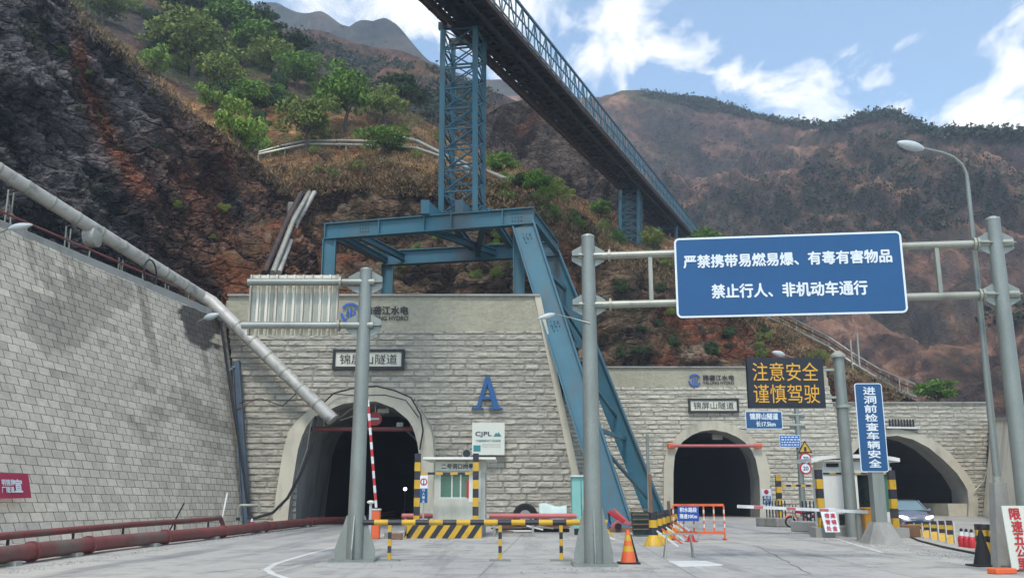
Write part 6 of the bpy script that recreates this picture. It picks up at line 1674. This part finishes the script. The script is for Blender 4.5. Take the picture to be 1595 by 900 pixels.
MB().tube([f + Vector((.28, -.33, .68)), f + Vector((.26, -.1, .70)), f + Vector((.26, .1, .70)), f + Vector((.28, .33, .68))], .016, 8).build('handlebar', M['ink'], T)
for s in (-.3, .3): MB().lathe(tuple(f + Vector((.26, s, .86))), [(.07, 0), (.07, .015)], 10, 'X').build('mirror', M['ink'], T); 
MB().lathe(tuple(f + Vector((.12, 0, .52))), [(.05, 0), (.09, .03), (.08, .12)], 12, 'X').build('headlamp', M['chrome'], T)
mb = MB(); mb.tube([f + Vector((-.3 * math.cos(t), 0, .3 * math.sin(t) + .06)) for t in (.5, 1.0, 1.5, 2.0, 2.4)], .05, 6); mb.build('front_mudguard', M['orange'], T, smooth=True)
MB().tube([f + Vector((.26, 0, .52)), f + Vector((.36, 0, .6)), f + Vector((.55, 0, .58)), f + Vector((.72, 0, .45))], [.05, .13, .14, .07], 10).build('fuel_tank', M['red'], T, smooth=True)
MB().tube([f + Vector((.68, 0, .48)), f + Vector((.9, 0, .50)), f + Vector((1.15, 0, .52)), f + Vector((1.3, 0, .56))], [.07, .11, .1, .06], 10).build('saddle', M['ink'], T, smooth=True)
MB().box(tuple(f + Vector((.58, 0, .12))), (.34, .24, .3)).build('engine', M['chrome'], T, bevel=.04)
MB().tube([f + Vector((.27, 0, .5)), f + Vector((.45, 0, -.02)), f + Vector((.78, 0, -.04)), f + Vector((.8, 0, .4))], .025, 8).build('frame', M['red'], T)
MB().tube([f + Vector((.5, -.14, .0)), f + Vector((.9, -.16, -.05)), f + Vector((1.4, -.16, .05))], .035, 8).build('exhaust', M['chrome'], T, smooth=True)
MB().bar(f + Vector((.8, 0, .3)), f + Vector((1.28, .0, 0)), .05, .1).build('swing_arm', M['ink'], T)
MB().tube([f + Vector((1.1, 0, .38)), f + Vector((1.3, 0, .36)), f + Vector((1.52, 0, .22))], .06, 8).build('rear_mudguard', M['red'], T, smooth=True)
MB().bar(f + Vector((.7, .12, -.05)), f + Vector((.78, .3, -.3)), .025).build('kickstand', M['ink'], T)

# ---- white placards with red characters
q = GY(1292, 39.5); T = thing('placard', 'white placard with two columns of red characters leaning by the right kiosk', 'placard', tuple(q))
z0_, z1_ = P(1292, 828, 39.5).z, P(1292, 791, 39.5).z; x0_, x1_ = P(1281, 810, 39.5).x, P(1304, 810, 39.5).x
pn = MB().hexa([(x0_ + .03, 39.3, z0_), (x1_ + .03, 39.3, z0_), (x1_ + .03, 39.34, z0_), (x0_ + .03, 39.34, z0_)], [(x0_ - .04, 39.6, z1_), (x1_ - .04, 39.6, z1_), (x1_ - .04, 39.64, z1_), (x0_ - .04, 39.64, z1_)]).build('panel', M['white_text'], T)
for k, ch in enumerate('高锦金屏容道危险'[0:3] + '宿管处'):
    cx_ = x1_ - .17 if k < 3 else x0_ + .19; zz_ = z1_ - .30 - (k % 3) * .25; yy_ = 39.3 + .3 * (zz_ - z0_) / (z1_ - z0_) - .01
    lettering(ch, (cx_, yy_, zz_), RX, Vector((0, .3, 1)), .19, .19, M['red'], pn, 'lettering', .03, .012)
MB().bar((x0_ + .1, 39.62, z1_ - .1), (x0_ + .1, 40.2, 0), .04).build('prop', M['wood'], T)
# near speed placard on the right
Yn = 21.6; q = GY(1590, Yn)
T = thing('placard', 'tilted white placard with red speed-limit characters at the right edge', 'placard', tuple(q))
c00, c01, c10 = P(1578, 899, Yn), P(1561, 799, Yn), P(1640, 899, Yn)
rt = Vector((1, 0, 0)); upv = (c01 - c00).normalized(); w_ = 1.35; h_ = (c01 - c00).length
c00.z = max(c00.z, .04)
cs = [c00, c00 + rt * w_, c00 + rt * w_ + upv * h_, c00 + upv * h_]
pn = MB().prism(cs, (0, .03, 0)).build('panel', M['board'], T)
for k, ch in enumerate('限速五公里'):
    for j, c_ in enumerate((ch, '慢行让路人'[k])):
        ctr_ = c00 + upv * (h_ * (.87 - k * .195)) + rt * (.27 + .55 * j); lettering(c_, ctr_, rt, upv, .24, .24, M['red'], pn, 'lettering', .035, .01)
for x_ in (.15, 1.2): MB().bar(c00 + rt * x_ + Vector((0, .06, -.04)), c00 + rt * x_ + upv * h_ + Vector((0, .06, 0)), .04).build('prop', M['wood'], T)
q = G(1561, 893); tag(MB().box((q.x, q.y, .06), (.55, .3, .12), rz=.3).build('orange_block', M['orange'], bevel=.02), 'orange block on the paving under the speed-limit placard', 'block')

# ---- flexible striped barriers on the right
def sbar(u, Y, rz, lab, h=.85, w=.5):
    q = GY(u, Y); T = thing('striped_barrier', lab, 'barrier', tuple(q), 'yellow and black road barriers')
    r = Vector((math.cos(rz), math.sin(rz), 0)); n = Vector((-r.y, r.x, 0))
    b0 = [q - r * w / 2 - n * .24, q + r * w / 2 - n * .24, q + r * w / 2 + n * .24, q - r * w / 2 + n * .24]; t0 = [q - r * w / 2 - n * .08, q + r * w / 2 - n * .08, q + r * w / 2 + n * .08, q - r * w / 2 + n * .08]
    MB().hexa(b0, [p + Vector((0, 0, .3)) for p in t0]).build('flared_base', M['yellow'], T)
    for k in range(3):
        zz = .3 + k * (h - .3) / 3; MB().hexa([p + Vector((0, 0, zz + .002)) for p in t0], [p + Vector((0, 0, zz + (h - .3) / 3)) for p in t0]).build('band', M['black' if k != 1 else 'yellow'], T)
    MB().bar(q + r * (w / 2 + .04), q + r * (w / 2 + .04) + Vector((0, 0, h - .05)), .04).build('white_edge', M['white'], T)
    return T
od = ['nearest', 'second nearest', 'third nearest', 'fourth nearest', 'fifth nearest', 'farthest']
n9 = 6
for k in range(n9):
    t_ = k / (n9 - 1); Yk = 35 + 8 * t_; u_ = 1477 - 60 * t_
    sbar(u_, Yk, -.5, od[k] + ' in the left cluster of yellow and black barriers by the car', .8 - .25 * t_, .2)
for k, (u_, Yk) in enumerate(((1522, 29.5), (1533, 29.2), (1544, 28.9))):
    sbar(u_, Yk, -.1, ('left', 'centre', 'right')[k] + ' of the three striped barriers behind the black cone', .82, .27 if k else .2)
# low boxes behind the narrow sign
q = GY(1408, 40.5); tag(MB().box((q.x, q.y, .25), (.9, .8, .5), rz=.2).build('crate', M['wood'], bevel=.03), 'brown crate at the left end of the barrier cluster', 'crate')

# ---- car
def car():
    T = thing('car', 'grey-blue hatchback with its headlights on driving out of the right arch', 'car', (0, 0, 0))
    # cross-sections from the nose backwards (local: y forward is away from viewer); half widths and heights
    secs = [(-2.05, .62, .30, .52, .50), (-1.98, .76, .22, .66, .62), (-1.75, .84, .20, .80, .70), (-1.2, .88, .18, .93, .74), (-.75, .89, .18, 1.0, .76)]
    mb = MB(); rings = []
    for y, hw, zb, zt, sh in secs:
        rings.append([(-hw * .94, y, zb), (-hw, y, (zb + sh) / 2), (-hw * .98, y, sh), (-hw * .78, y, zt - .03), (0, y, zt + .02), (hw * .78, y, zt - .03), (hw * .98, y, sh), (hw, y, (zb + sh) / 2), (hw * .94, y, zb)])
    for y, hw, zb, zt, sh in ((.2, .89, .18, 1.0, .8), (1.3, .88, .2, 1.0, .82), (1.85, .84, .24, .98, .8), (2.02, .76, .34, .86, .7)):
        rings.append([(-hw * .94, y, zb), (-hw, y, (zb + sh) / 2), (-hw * .98, y, sh), (-hw * .88, y, zt - .03), (0, y, zt), (hw * .88, y, zt - .03), (hw * .98, y, sh), (hw, y, (zb + sh) / 2), (hw * .94, y, zb)])
    for i in range(len(rings) - 1):
        for k in range(8): mb.face([rings[i][k], rings[i][k + 1], rings[i + 1][k + 1], rings[i + 1][k]])
    mb.face(rings[0]); mb.face(rings[-1]); o = mb.build('body', M['car_paint'], T, smooth=True)
    mb = MB()
    A = [(-.80, -.78, .98), (.80, -.78, .98), (.62, .05, 1.44), (-.62, .05, 1.44)]
    roofp = [(-.62, .05, 1.44), (.62, .05, 1.44), (.62, 1.2, 1.46), (-.62, 1.2, 1.46)]; rear = [(-.62, 1.2, 1.46), (.62, 1.2, 1.46), (.78, 1.8, .98), (-.78, 1.8, .98)]
    mb.hexa(roofp, [(x * .9, y, z + .05) for x, y, z in roofp]); mb.build('roof', M['car_paint'], T)
    MB().prism(A, (0, .02, -.03)).build('windscreen', M['car_glass'], T); MB().prism(rear, (0, -.02, -.03)).build('rear_window', M['glass_dark'], T)
    for s in (-1, 1):
        MB().prism([(s * .82, -.76, .98), (s * .63, .05, 1.44), (s * .63, 1.2, 1.46), (s * .80, 1.78, .98)], (-s * .02, 0, 0)).build('side_window', M['glass_dark'], T)
        MB().bar((s * .81, -.79, .97), (s * .63, .04, 1.46), .06).build('pillar', M['car_paint'], T)
        MB().tube([(s * .42, -2.02, .64), (s * .60, -2.0, .67), (s * .78, -1.88, .72)], [.05, .075, .045], 10).build('headlight', M['headlight'], T, smooth=True)
        MB().lathe((s * .68, -2.04, .38), [(.05, -.02), (.05, .02)], 12, 'Y').build('fog_light', M['headlight'] if s > 0 else M['chrome'], T)
        MB().tube([(s * .86, -.55, .98), (s * 1.02, -.5, 1.0)], [.03, .10], 8).build('mirror', M['car_paint'], T, smooth=True)
        for y in (-1.3, 1.3):
            w = MB().lathe((s * .80, y, .31), [(.31, -.10), (.31, .10)], 20, 'X').build('wheel', M['rubber'], T, smooth=True); MB().lathe((s * .905, y, .31), [(.2, -.01), (.2, .01)], 16, 'X').build('rim', M['chrome'], w)
    MB().box((0, -2.05, .40), (1.1, .05, .16)).build('grille', M['ink'], T); MB().box((0, -2.04, .60), (.62, .04, .07)).build('upper_grille', M['chrome'], T)
    MB().box((0, -2.09, .46), (.44, .02, .13)).build('number_plate', M['sign_blue'], T); MB().box((0, -.82, .985), (1.4, .04, .03)).build('wiper_cowl', M['ink'], T)
    return T
cT = car(); q = GY(1438, 47.0); cT.location = (q.x, q.y + 2, 0); cT.rotation_euler = (0, 0, -.16)
bpy.context.view_layer.update()

# ---- terrace pipes, raking pipes and stair rails on the hill
def hp3(u, v, dz=.5, name='hillside'):
    r = hit(name, u, v); return (r[0] + Vector((0, -.4, dz))) if r else P(u, v, 95)
def run(pts, r, lab, m='galv', name='hillside_pipe', posts=True):
    T = thing(name, lab, 'pipe', tuple(hp3(*pts[0], 0))); w = [hp3(*p) for p in pts]
    MB().tube(w, r, 8).build('pipe', M[m], T, smooth=True)
    if posts:
        for k in range(0, len(w)): MB().bar(w[k] + Vector((0, 0, -1.1)), w[k], .12).build('pipe_stand', M['concrete_grey'], T)
run([(404, 246), (440, 236), (478, 228), (530, 228), (580, 229), (615, 232), (630, 223), (650, 228), (684, 246), (720, 262), (760, 276), (790, 290)], .20, 'upper silver pipe crossing the dry grass terrace below the trees')
run([(404, 249), (445, 240), (480, 233), (540, 234), (600, 236), (650, 240), (684, 252), (730, 272)], .16, 'lower silver pipe running beside the upper one on the terrace')
for k, (dx, m_) in enumerate(((0, 'pipe_red'), (13, 'galv'), (22, 'duct'))):
    def on_(u_, v_):
        r_ = hit(('hillside', 'rock_cliff'), u_, v_); return P(u_, v_, r_[0].y - 1.3)
    a, b, c_ = on_(412 + dx, 425), on_(446 + dx * .8, 345), on_(470 + dx * .9, 300)
    T = thing('raking_pipe', ('rusty', 'grey', 'silver')[k] + ' pipe climbing the rock behind the left portal corner', 'pipe', tuple(a), 'raking pipes'); MB().tube([a, b, c_], .22, 10).build('pipe', M[('steel_rust', 'galv', 'duct')[k]], T, smooth=True)
    MB().bar(b, b + Vector((0, .8, -2.5)), .15).build('stand', M['concrete_grey'], T)
p = on_(460, 335); tag(MB().box(tuple(p), (1.6, 1.6, 1.9), rz=.4).build('anchor_block', M['concrete_grey'], bevel=.1), 'concrete anchor block gripping the raking pipes', 'anchor block')
T = thing('hill_stair', 'long railed stair slanting down the slope to the right portal roof', 'stair', tuple(hp3(1420, 622, 0)))
pts = [(1196, 500), (1240, 520), (1290, 545), (1330, 572), (1370, 596), (1400, 614), (1425, 624)]
wr = [hp3(*p, .3) for p in pts]
for dz, m_ in ((1.3, 'galv'), (.75, 'steel_rust')): MB().tube([p + Vector((0, 0, dz)) for p in wr], .09, 6).build('handrail', M[m_], T)
MB().tube(wr, .16, 6).build('stringer', M['galv'], T)
for k in range(len(wr) - 1):
    for t_ in (0, .5): p = wr[k].lerp(wr[k + 1], t_); MB().bar(p, p + Vector((0, 0, 1.3)), .07).build('baluster', M['galv'], T)
for u_, lab in ((1324, 'left of two thin white poles on the slope above the narrow blue sign'), (1337, 'right of two thin white poles on the slope above the narrow blue sign')):
    b = hp3(u_ + 2, 572, -.3); tag(MB().bar(b, b + Vector((0, 0, 3.6)), .16).build('slope_pole', M['galv']), lab, 'pole', 'white poles on the slope')

# ================================================================== VEGETATION
def crown_mesh(name, seed, n, leaf, shape, mats, rx=1.0, rz=.8):
    """unit crown of leaf faces gathered in clumps on a handful of limbs; radius about 1, base of crown at z=0"""
    r = np.random.default_rng(seed)
    nc = shape
    cl = r.normal(0, 1, (nc, 3)); cl /= np.linalg.norm(cl, axis=1, keepdims=True); cl *= (r.uniform(.25, .85, (nc, 1))); cl[:, 2] = np.abs(cl[:, 2]) * rz * 1.25 - .1 * r.random(nc); cl[:, :2] *= rx
    cr = r.uniform(.16, .38, nc)
    k = r.integers(0, nc, n); d = r.normal(0, 1, (n, 3)); d /= np.linalg.norm(d, axis=1, keepdims=True)
    p = cl[k] + d * (cr[k] * r.uniform(.35, 1.05, n) ** .6)[:, None] * np.array([1, 1, .62])
    a = r.normal(0, 1, (n, 3)); a /= np.linalg.norm(a, axis=1, keepdims=True); b = np.cross(a, r.normal(0, 1, (n, 3))); b /= np.linalg.norm(b, axis=1, keepdims=True)
    s = leaf * r.uniform(.6, 1.4, (n, 1))
    V = np.stack([p - a * s, p - b * s * .5, p + a * s, p + b * s * .5], 1).reshape(-1, 3)
    me = bpy.data.meshes.new(name); me.vertices.add(4 * n); me.vertices.foreach_set('co', V.astype(np.float32).ravel())
    me.loops.add(4 * n); me.loops.foreach_set('vertex_index', np.arange(4 * n, dtype=np.int32)); me.polygons.add(n)
    me.polygons.foreach_set('loop_start', np.arange(0, 4 * n, 4, dtype=np.int32)); me.polygons.foreach_set('loop_total', np.full(n, 4, dtype=np.int32)); me.update(calc_edges=True)
    me.materials.append(mats); return me, cl
def trunk_mesh(name, cl, th, seed, w=.05):
    mb = MB(); rnd = random.Random(seed)
    fork = Vector((rnd.uniform(-.06, .06), 0, th * .55)); mb.tube([(0, 0, -.35), (.02, 0, th * .3), fork], [w * 1.3, w, w * .8], 7)
    for c in list(cl)[:7]:
        e = Vector(c) * .85 + Vector((0, 0, th)); m = fork.lerp(e, .5) + Vector((0, 0, -.03)); mb.tube([fork, m, e], [w * .6, w * .4, w * .15], 5, caps=False)
    me = bpy.data.meshes.new(name); me.from_pydata([tuple(p) for p in mb.v], [], mb.f); me.materials.append(M['bark']); return me
KIND = {}
for kd, mt, n, lf, sh, th in (('green', 'leaf_green', 3600, .055, 26, .95), ('bright', 'leaf_bright', 2600, .06, 20, .5), ('olive', 'leaf_olive', 3200, .05, 28, .85), ('dark', 'leaf_dark', 3400, .06, 24, .7), ('dry', 'leaf_dry', 1200, .05, 14, .3)):
    KIND[kd] = []
    for v_ in range(3):
        cm, cl = crown_mesh('crown_' + kd, 100 + v_ * 7 + len(kd) * 31, n, lf, sh, M[mt], rx=1.0 + .1 * v_)
        KIND[kd].append((cm, trunk_mesh('trunk_' + kd, cl, th, v_), th))
trnd = random.Random(21)
def plant(u, v, hpx, wpx, kd, label, cat='tree', group='trees on the hillside', name='tree', surf=('hillside', 'rock_cliff'), trunk=True, var=None):
    r = hit(surf, u, v)
    if r is None: return None
    p, dist = r[0], r[3]
    k_ = 1.18 if (cat == 'tree' and u < 660) else 1.0
    H = hpx / F_PX * dist * k_; Wd = wpx / F_PX * dist / 2 * k_
    cm, tm, th = KIND[kd][trnd.randrange(3) if var is None else var]
    if not trunk: th = 0.0
    T = thing(name, label, cat, tuple(p), group, rz=trnd.uniform(0, 6.28))
    tot = th + 1.0; sz = H / tot
    c = bpy.data.objects.new('crown', cm); COL.objects.link(c); c.parent = T; c.location = (0, 0, th * sz * .85); c.scale = (Wd / .95, Wd / .95, sz * 1.0)
    if trunk:
        t = bpy.data.objects.new('trunk', tm); COL.objects.link(t); t.parent = T; t.scale = (Wd / .95, Wd / .95, sz)
    return T
TREES = [(478, 236, 96, 92, 'olive', 'broad olive-green tree with a bare short trunk beside the terrace pipes'),
 (538, 208, 112, 96, 'green', 'tallest deep green tree in the middle of the terrace edge'),
 (598, 195, 66, 58, 'olive', 'rounded olive tree right of the tallest green tree'),
 (632, 172, 56, 70, 'dark', 'dark spreading tree at the right end of the tree line'),
 (596, 246, 54, 72, 'green', 'low green tree in front of the terrace pipes'),
 (462, 140, 66, 60, 'green', 'green tree with a visible trunk on the upper ridge'),
 (425, 118, 62, 66, 'olive', 'olive tree on the upper ridge left of the trunked one'),
 (450, 92, 46, 60, 'dark', 'dark tree breaking the ridge line against the far mountain'),
 (395, 90, 60, 80, 'green', 'green tree high on the ridge'),
 (352, 62, 66, 90, 'green', 'dense green tree near the top of the ridge'),
 (410, 55, 44, 50, 'dark', 'small dark tree on the crest under the sky'),
 (300, 120, 96, 110, 'olive', 'wide pale olive tree on the slope behind the rusty cliff'),
 (265, 95, 70, 80, 'olive', 'olive tree uphill of the wide pale one'),
 (340, 150, 70, 74, 'olive', 'olive tree in the middle of the green slope'),
 (372, 232, 82, 66, 'bright', 'bright yellow-green bush tree at the cliff edge'),
 (395, 244, 60, 40, 'bright', 'smaller bright green bush tree right of the larger one'),
 (335, 175, 54, 50, 'bright', 'bright green sapling just above the cliff edge'),
 (238, 118, 50, 42, 'bright', 'bright green sapling high on the cliff edge'),
 (385, 180, 60, 66, 'green', 'green tree between the bright bush and the ridge'),
 (160, 38, 60, 80, 'olive', 'olive bush topping the dark cliff'),
 (300, 28, 50, 80, 'dark', 'dark tree in the top left of the slope'),
 (782, 282, 60, 54, 'green', 'green tree on the terrace right of the lattice tower'),
 (835, 312, 62, 66, 'green', 'green tree in front of the grey rock face'),
 (868, 318, 50, 50, 'olive', 'olive tree right of the green one by the rock face'),
 (812, 300, 40, 44, 'dark', 'dark bush between two green trees by the rock face'),
 (936, 345, 44, 44, 'green', 'green tree on the slope left of the far tower'),
 (1018, 392, 46, 44, 'olive', 'olive tree beneath the far end of the bridge'),
 (1098, 404, 60, 70, 'green', 'green bush crown rising above the blue warning board'),
 (1138, 424, 78, 66, 'green', 'second green bush crown above the blue warning board, further right'),
 (1322, 532, 34, 34, 'dark', 'dark tree on the slope above the narrow blue sign'),
 (1270, 524, 40, 44, 'dark', 'dark bush on the slope behind the electronic panel'),
 (1336, 538, 26, 30, 'dark', 'small dark bush right of the dark slope tree'),
 (1462, 638, 54, 78, 'green', 'rounded green tree above the roof of the right portal')]
for t_ in TREES: plant(*t_)
# smaller shrubs scattered over the slopes
def poly_pts(poly, n, seed):
    r = np.random.default_rng(seed); a = np.array(poly, float); out_ = []
    while len(out_) < n:
        q = r.uniform(a.min(0), a.max(0))
        if inside(np.array([q[0]]), np.array([q[1]]), poly)[0]: out_.append(q)
    return out_
srnd = random.Random(5)
for poly, n, kinds, hp_, lab in ((([180, -5], [350, -5], [460, 80], [520, 130], [470, 215], [400, 215], [300, 130], [200, 60]), 44, ['olive', 'dark', 'green', 'dry', 'olive', 'dark'], (18, 38), 'shrub among the trees of the upper green slope'),
                            (([420, 215], [690, 215], [690, 285], [500, 290], [430, 290]), 26, ['dry', 'olive', 'dry'], (10, 22), 'shrub in the dry grass of the terrace'),
                            (([760, 262], [900, 320], [1050, 395], [1040, 420], [900, 372], [770, 320]), 30, ['dry', 'olive', 'green', 'dark'], (10, 26), 'shrub on the slope under the bridge'),
                            (([560, 350], [820, 350], [840, 440], [600, 450]), 18, ['dry', 'olive', 'green'], (10, 22), 'shrub on the rock above the tallest portal'),
                            (([930, 420], [1150, 470], [1330, 590], [1290, 560], [960, 560]), 46, ['dry', 'olive', 'dry', 'dark'], (10, 24), 'shrub on the rock above the middle portal'),
                            (([60, 30], [160, 60], [380, 250], [430, 400], [200, 380], [80, 250]), 20, ['dry', 'olive', 'dark'], (7, 16), 'little plant clinging to the dark cliff')):
    for q in poly_pts([tuple(p) for p in poly], n, len(lab)):
        kd = srnd.choice(kinds); h_ = srnd.uniform(*hp_)
        lb_ = {'olive': 'olive ', 'dark': 'dark green ', 'green': 'fresh green ', 'dry': 'dry brown '}[kd] + lab
        plant(q[0], q[1], h_, h_ * srnd.uniform(1.1, 1.8), kd, lb_, 'shrub', lb_.replace('plant', 'plants').replace('shrub', 'shrubs', 1), 'shrub', trunk=False)
# dry grass on the terrace and slope crests: uncountable
def grass(poly, n, seed, name, hgt, material, surf='hillside', w=.05):
    r = np.random.default_rng(seed); Vs = []
    for q in poly_pts([tuple(p) for p in poly], n, seed):
        h = hit(surf, q[0], q[1])
        if h is None or h[1].z < -.95: continue
        p = np.array(h[0]); m = 7
        for _ in range(m):
            o = r.normal(0, .5, 3); o[2] = -.1; a = r.uniform(0, 6.28); dx = np.array([math.cos(a), math.sin(a), 0]) * w * r.uniform(.6, 1.5)
            tip = np.array([r.normal(0, .25), r.normal(0, .25), hgt * r.uniform(.5, 1.2)]); Vs += [p + o - dx, p + o + dx, p + o + tip]
    V = np.array(Vs); n3 = len(V) // 3
    me = bpy.data.meshes.new(name); me.vertices.add(len(V)); me.vertices.foreach_set('co', V.astype(np.float32).ravel()); me.loops.add(len(V)); me.loops.foreach_set('vertex_index', np.arange(len(V), dtype=np.int32))
    me.polygons.add(n3); me.polygons.foreach_set('loop_start', np.arange(0, len(V), 3, dtype=np.int32)); me.polygons.foreach_set('loop_total', np.full(n3, 3, dtype=np.int32)); me.update(calc_edges=True)
    me.materials.append(material); o = bpy.data.objects.new(name, me); COL.objects.link(o); return o
tag(grass([(405, 235), (520, 200), (600, 160), (690, 195), (800, 240), (930, 322), (1060, 368), (1250, 510), (1425, 622), (1330, 610), (1150, 500), (930, 400), (700, 310), (560, 300), (430, 310)], 9000, 3, 'dry_grass', .38, M['grass_dry'], w=.05), 'dry orange grass over the terrace and slope', 'grass', kind='stuff')
tag(grass([(95, -10), (112, -10), (150, 30), (215, 75), (280, 140), (335, 180), (390, 225), (440, 275), (450, 310), (430, 300), (385, 258), (330, 212), (270, 168), (205, 112), (140, 60)], 600, 4, 'cliff_grass', .5, M['grass_dry'], 'rock_cliff', w=.05), 'dry grass fringe along the crest of the dark cliff', 'grass', kind='stuff')
# scrub dotted over the distant mountains
def scrub(surf, poly, n, seed, size, name, lab, weight=.0):
    r = np.random.default_rng(seed); Vs = []
    for q in poly_pts(poly, n, seed):
        h = hit(surf, q[0], q[1])
        if h is None: continue
        p = np.array(h[0])
        if weight and fbm(p[None] * weight, 4, 900)[0] < .5: continue
        s = size * r.uniform(.5, 1.5)
        for _ in range(14):
            o = r.normal(0, 1, 3) * s * np.array([.5, .5, .35]) + np.array([0, 0, s * .3]); a = r.normal(0, 1, 3); a /= np.linalg.norm(a); b = np.cross(a, r.normal(0, 1, 3)); b /= np.linalg.norm(b)
            k = s * .3; c = p + o; Vs += [c - a * k, c + a * k * .5 + b * k * .8, c + a * k * .5 - b * k * .8]
    V = np.array(Vs); n3 = len(V) // 3
    me = bpy.data.meshes.new(name); me.vertices.add(len(V)); me.vertices.foreach_set('co', V.astype(np.float32).ravel()); me.loops.add(len(V)); me.loops.foreach_set('vertex_index', np.arange(len(V), dtype=np.int32))
    me.polygons.add(n3); me.polygons.foreach_set('loop_start', np.arange(0, len(V), 3, dtype=np.int32)); me.polygons.foreach_set('loop_total', np.full(n3, 3, dtype=np.int32)); me.update(calc_edges=True)
    me.materials.append(M['scrub']); o = bpy.data.objects.new(name, me); COL.objects.link(o); return tag(o, lab, 'scrub', kind='stuff')
scrub('right_mountain', [(930, 150), (1060, 148), (1200, 190), (1390, 180), (1595, 210), (1595, 520), (1400, 500), (1150, 440), (1000, 300)], 2400, 8, 1.5, 'mountain_scrub', 'dark scrub dotted over the brown mountain', .02)
scrub('right_mountain', [(1000, 144), (1100, 156), (1150, 170), (1200, 186), (1290, 196), (1340, 180), (1390, 175), (1460, 206), (1595, 209), (1595, 216), (1460, 214), (1390, 184), (1290, 206), (1150, 182), (1000, 152)], 1300, 9, 2.2, 'crest_trees', 'row of small dark trees along the mountain crest')
scrub('mountain_slope', [(400, 40), (560, 75), (700, 115), (780, 150), (700, 220), (560, 140), (430, 100)], 1000, 10, 1.6, 'slope_scrub', 'dark scrub over the brown slope behind the trees', .03)

# grit and small stones swept to the edges of the paving
r_ = np.random.default_rng(44); Vs, Fs = [], []
def stone(x, y, s):
    i = len(Vs); h = s * r_.uniform(.4, .9)
    for dx, dy, dz in ((-s, 0, 0), (0, -s, 0), (s, 0, 0), (0, s, 0), (r_.normal(0, s * .3), r_.normal(0, s * .3), h)): Vs.append((x + dx * r_.uniform(.6, 1.3), y + dy * r_.uniform(.6, 1.3), dz + .001))
    Fs.extend([(i, i + 1, i + 4), (i + 1, i + 2, i + 4), (i + 2, i + 3, i + 4), (i + 3, i, i + 4)])
for p0, p1, n_, wd_ in ((G(0, 893), G(400, 832), 700, .45), (G(400, 832), G(500, 822), 150, .5), (G(640, 842), G(760, 842), 120, .5), (GY(760, 46), GY(915, 43), 420, .8), (GY(940, 44), GY(1030, 36), 380, 1.3), (GY(1190, 54), GY(1300, 41), 300, .7), (G(1290, 838), G(1600, 884), 420, .6), (G(880, 886), G(980, 886), 120, .6), (G(480, 880), G(620, 880), 90, .6), (GY(700, 15), GY(1400, 34), 260, 5)):
    for _ in range(n_): t = r_.random(); stone(p0.x + (p1.x - p0.x) * t + r_.normal(0, wd_ * .5), p0.y + (p1.y - p0.y) * t + r_.normal(0, wd_ * .5), r_.uniform(.012, .045))
me = bpy.data.meshes.new('grit'); me.from_pydata(Vs, [], Fs); me.materials.append(M['concrete_grey']); gr = bpy.data.objects.new('grit', me); COL.objects.link(gr)
tag(gr, 'loose grit and small stones along the paving edges', 'grit', kind='stuff')

# ================================================================== AIR
hz_ = MB(); hz_.box((0, 450, 348), (2600, 1300, 700))
hz_.v = [Vector(p) for p in hz_.v]
for p in hz_.v: p.z = -1.2 if p.z < 300 else 640
ho = hz_.build('haze', None or M['white']); ho.data.materials.clear()
hm = bpy.data.materials.new('haze_air'); hm.use_nodes = True; t = hm.node_tree; t.nodes.clear()
o_ = t.nodes.new('ShaderNodeOutputMaterial'); v_ = t.nodes.new('ShaderNodeVolumePrincipled'); v_.inputs['Density'].default_value = .0005; v_.inputs['Color'].default_value = (.72, .84, 1, 1)
t.links.new(v_.outputs[0], o_.inputs['Volume']); ho.data.materials.append(hm); tag(ho, kind='stuff')
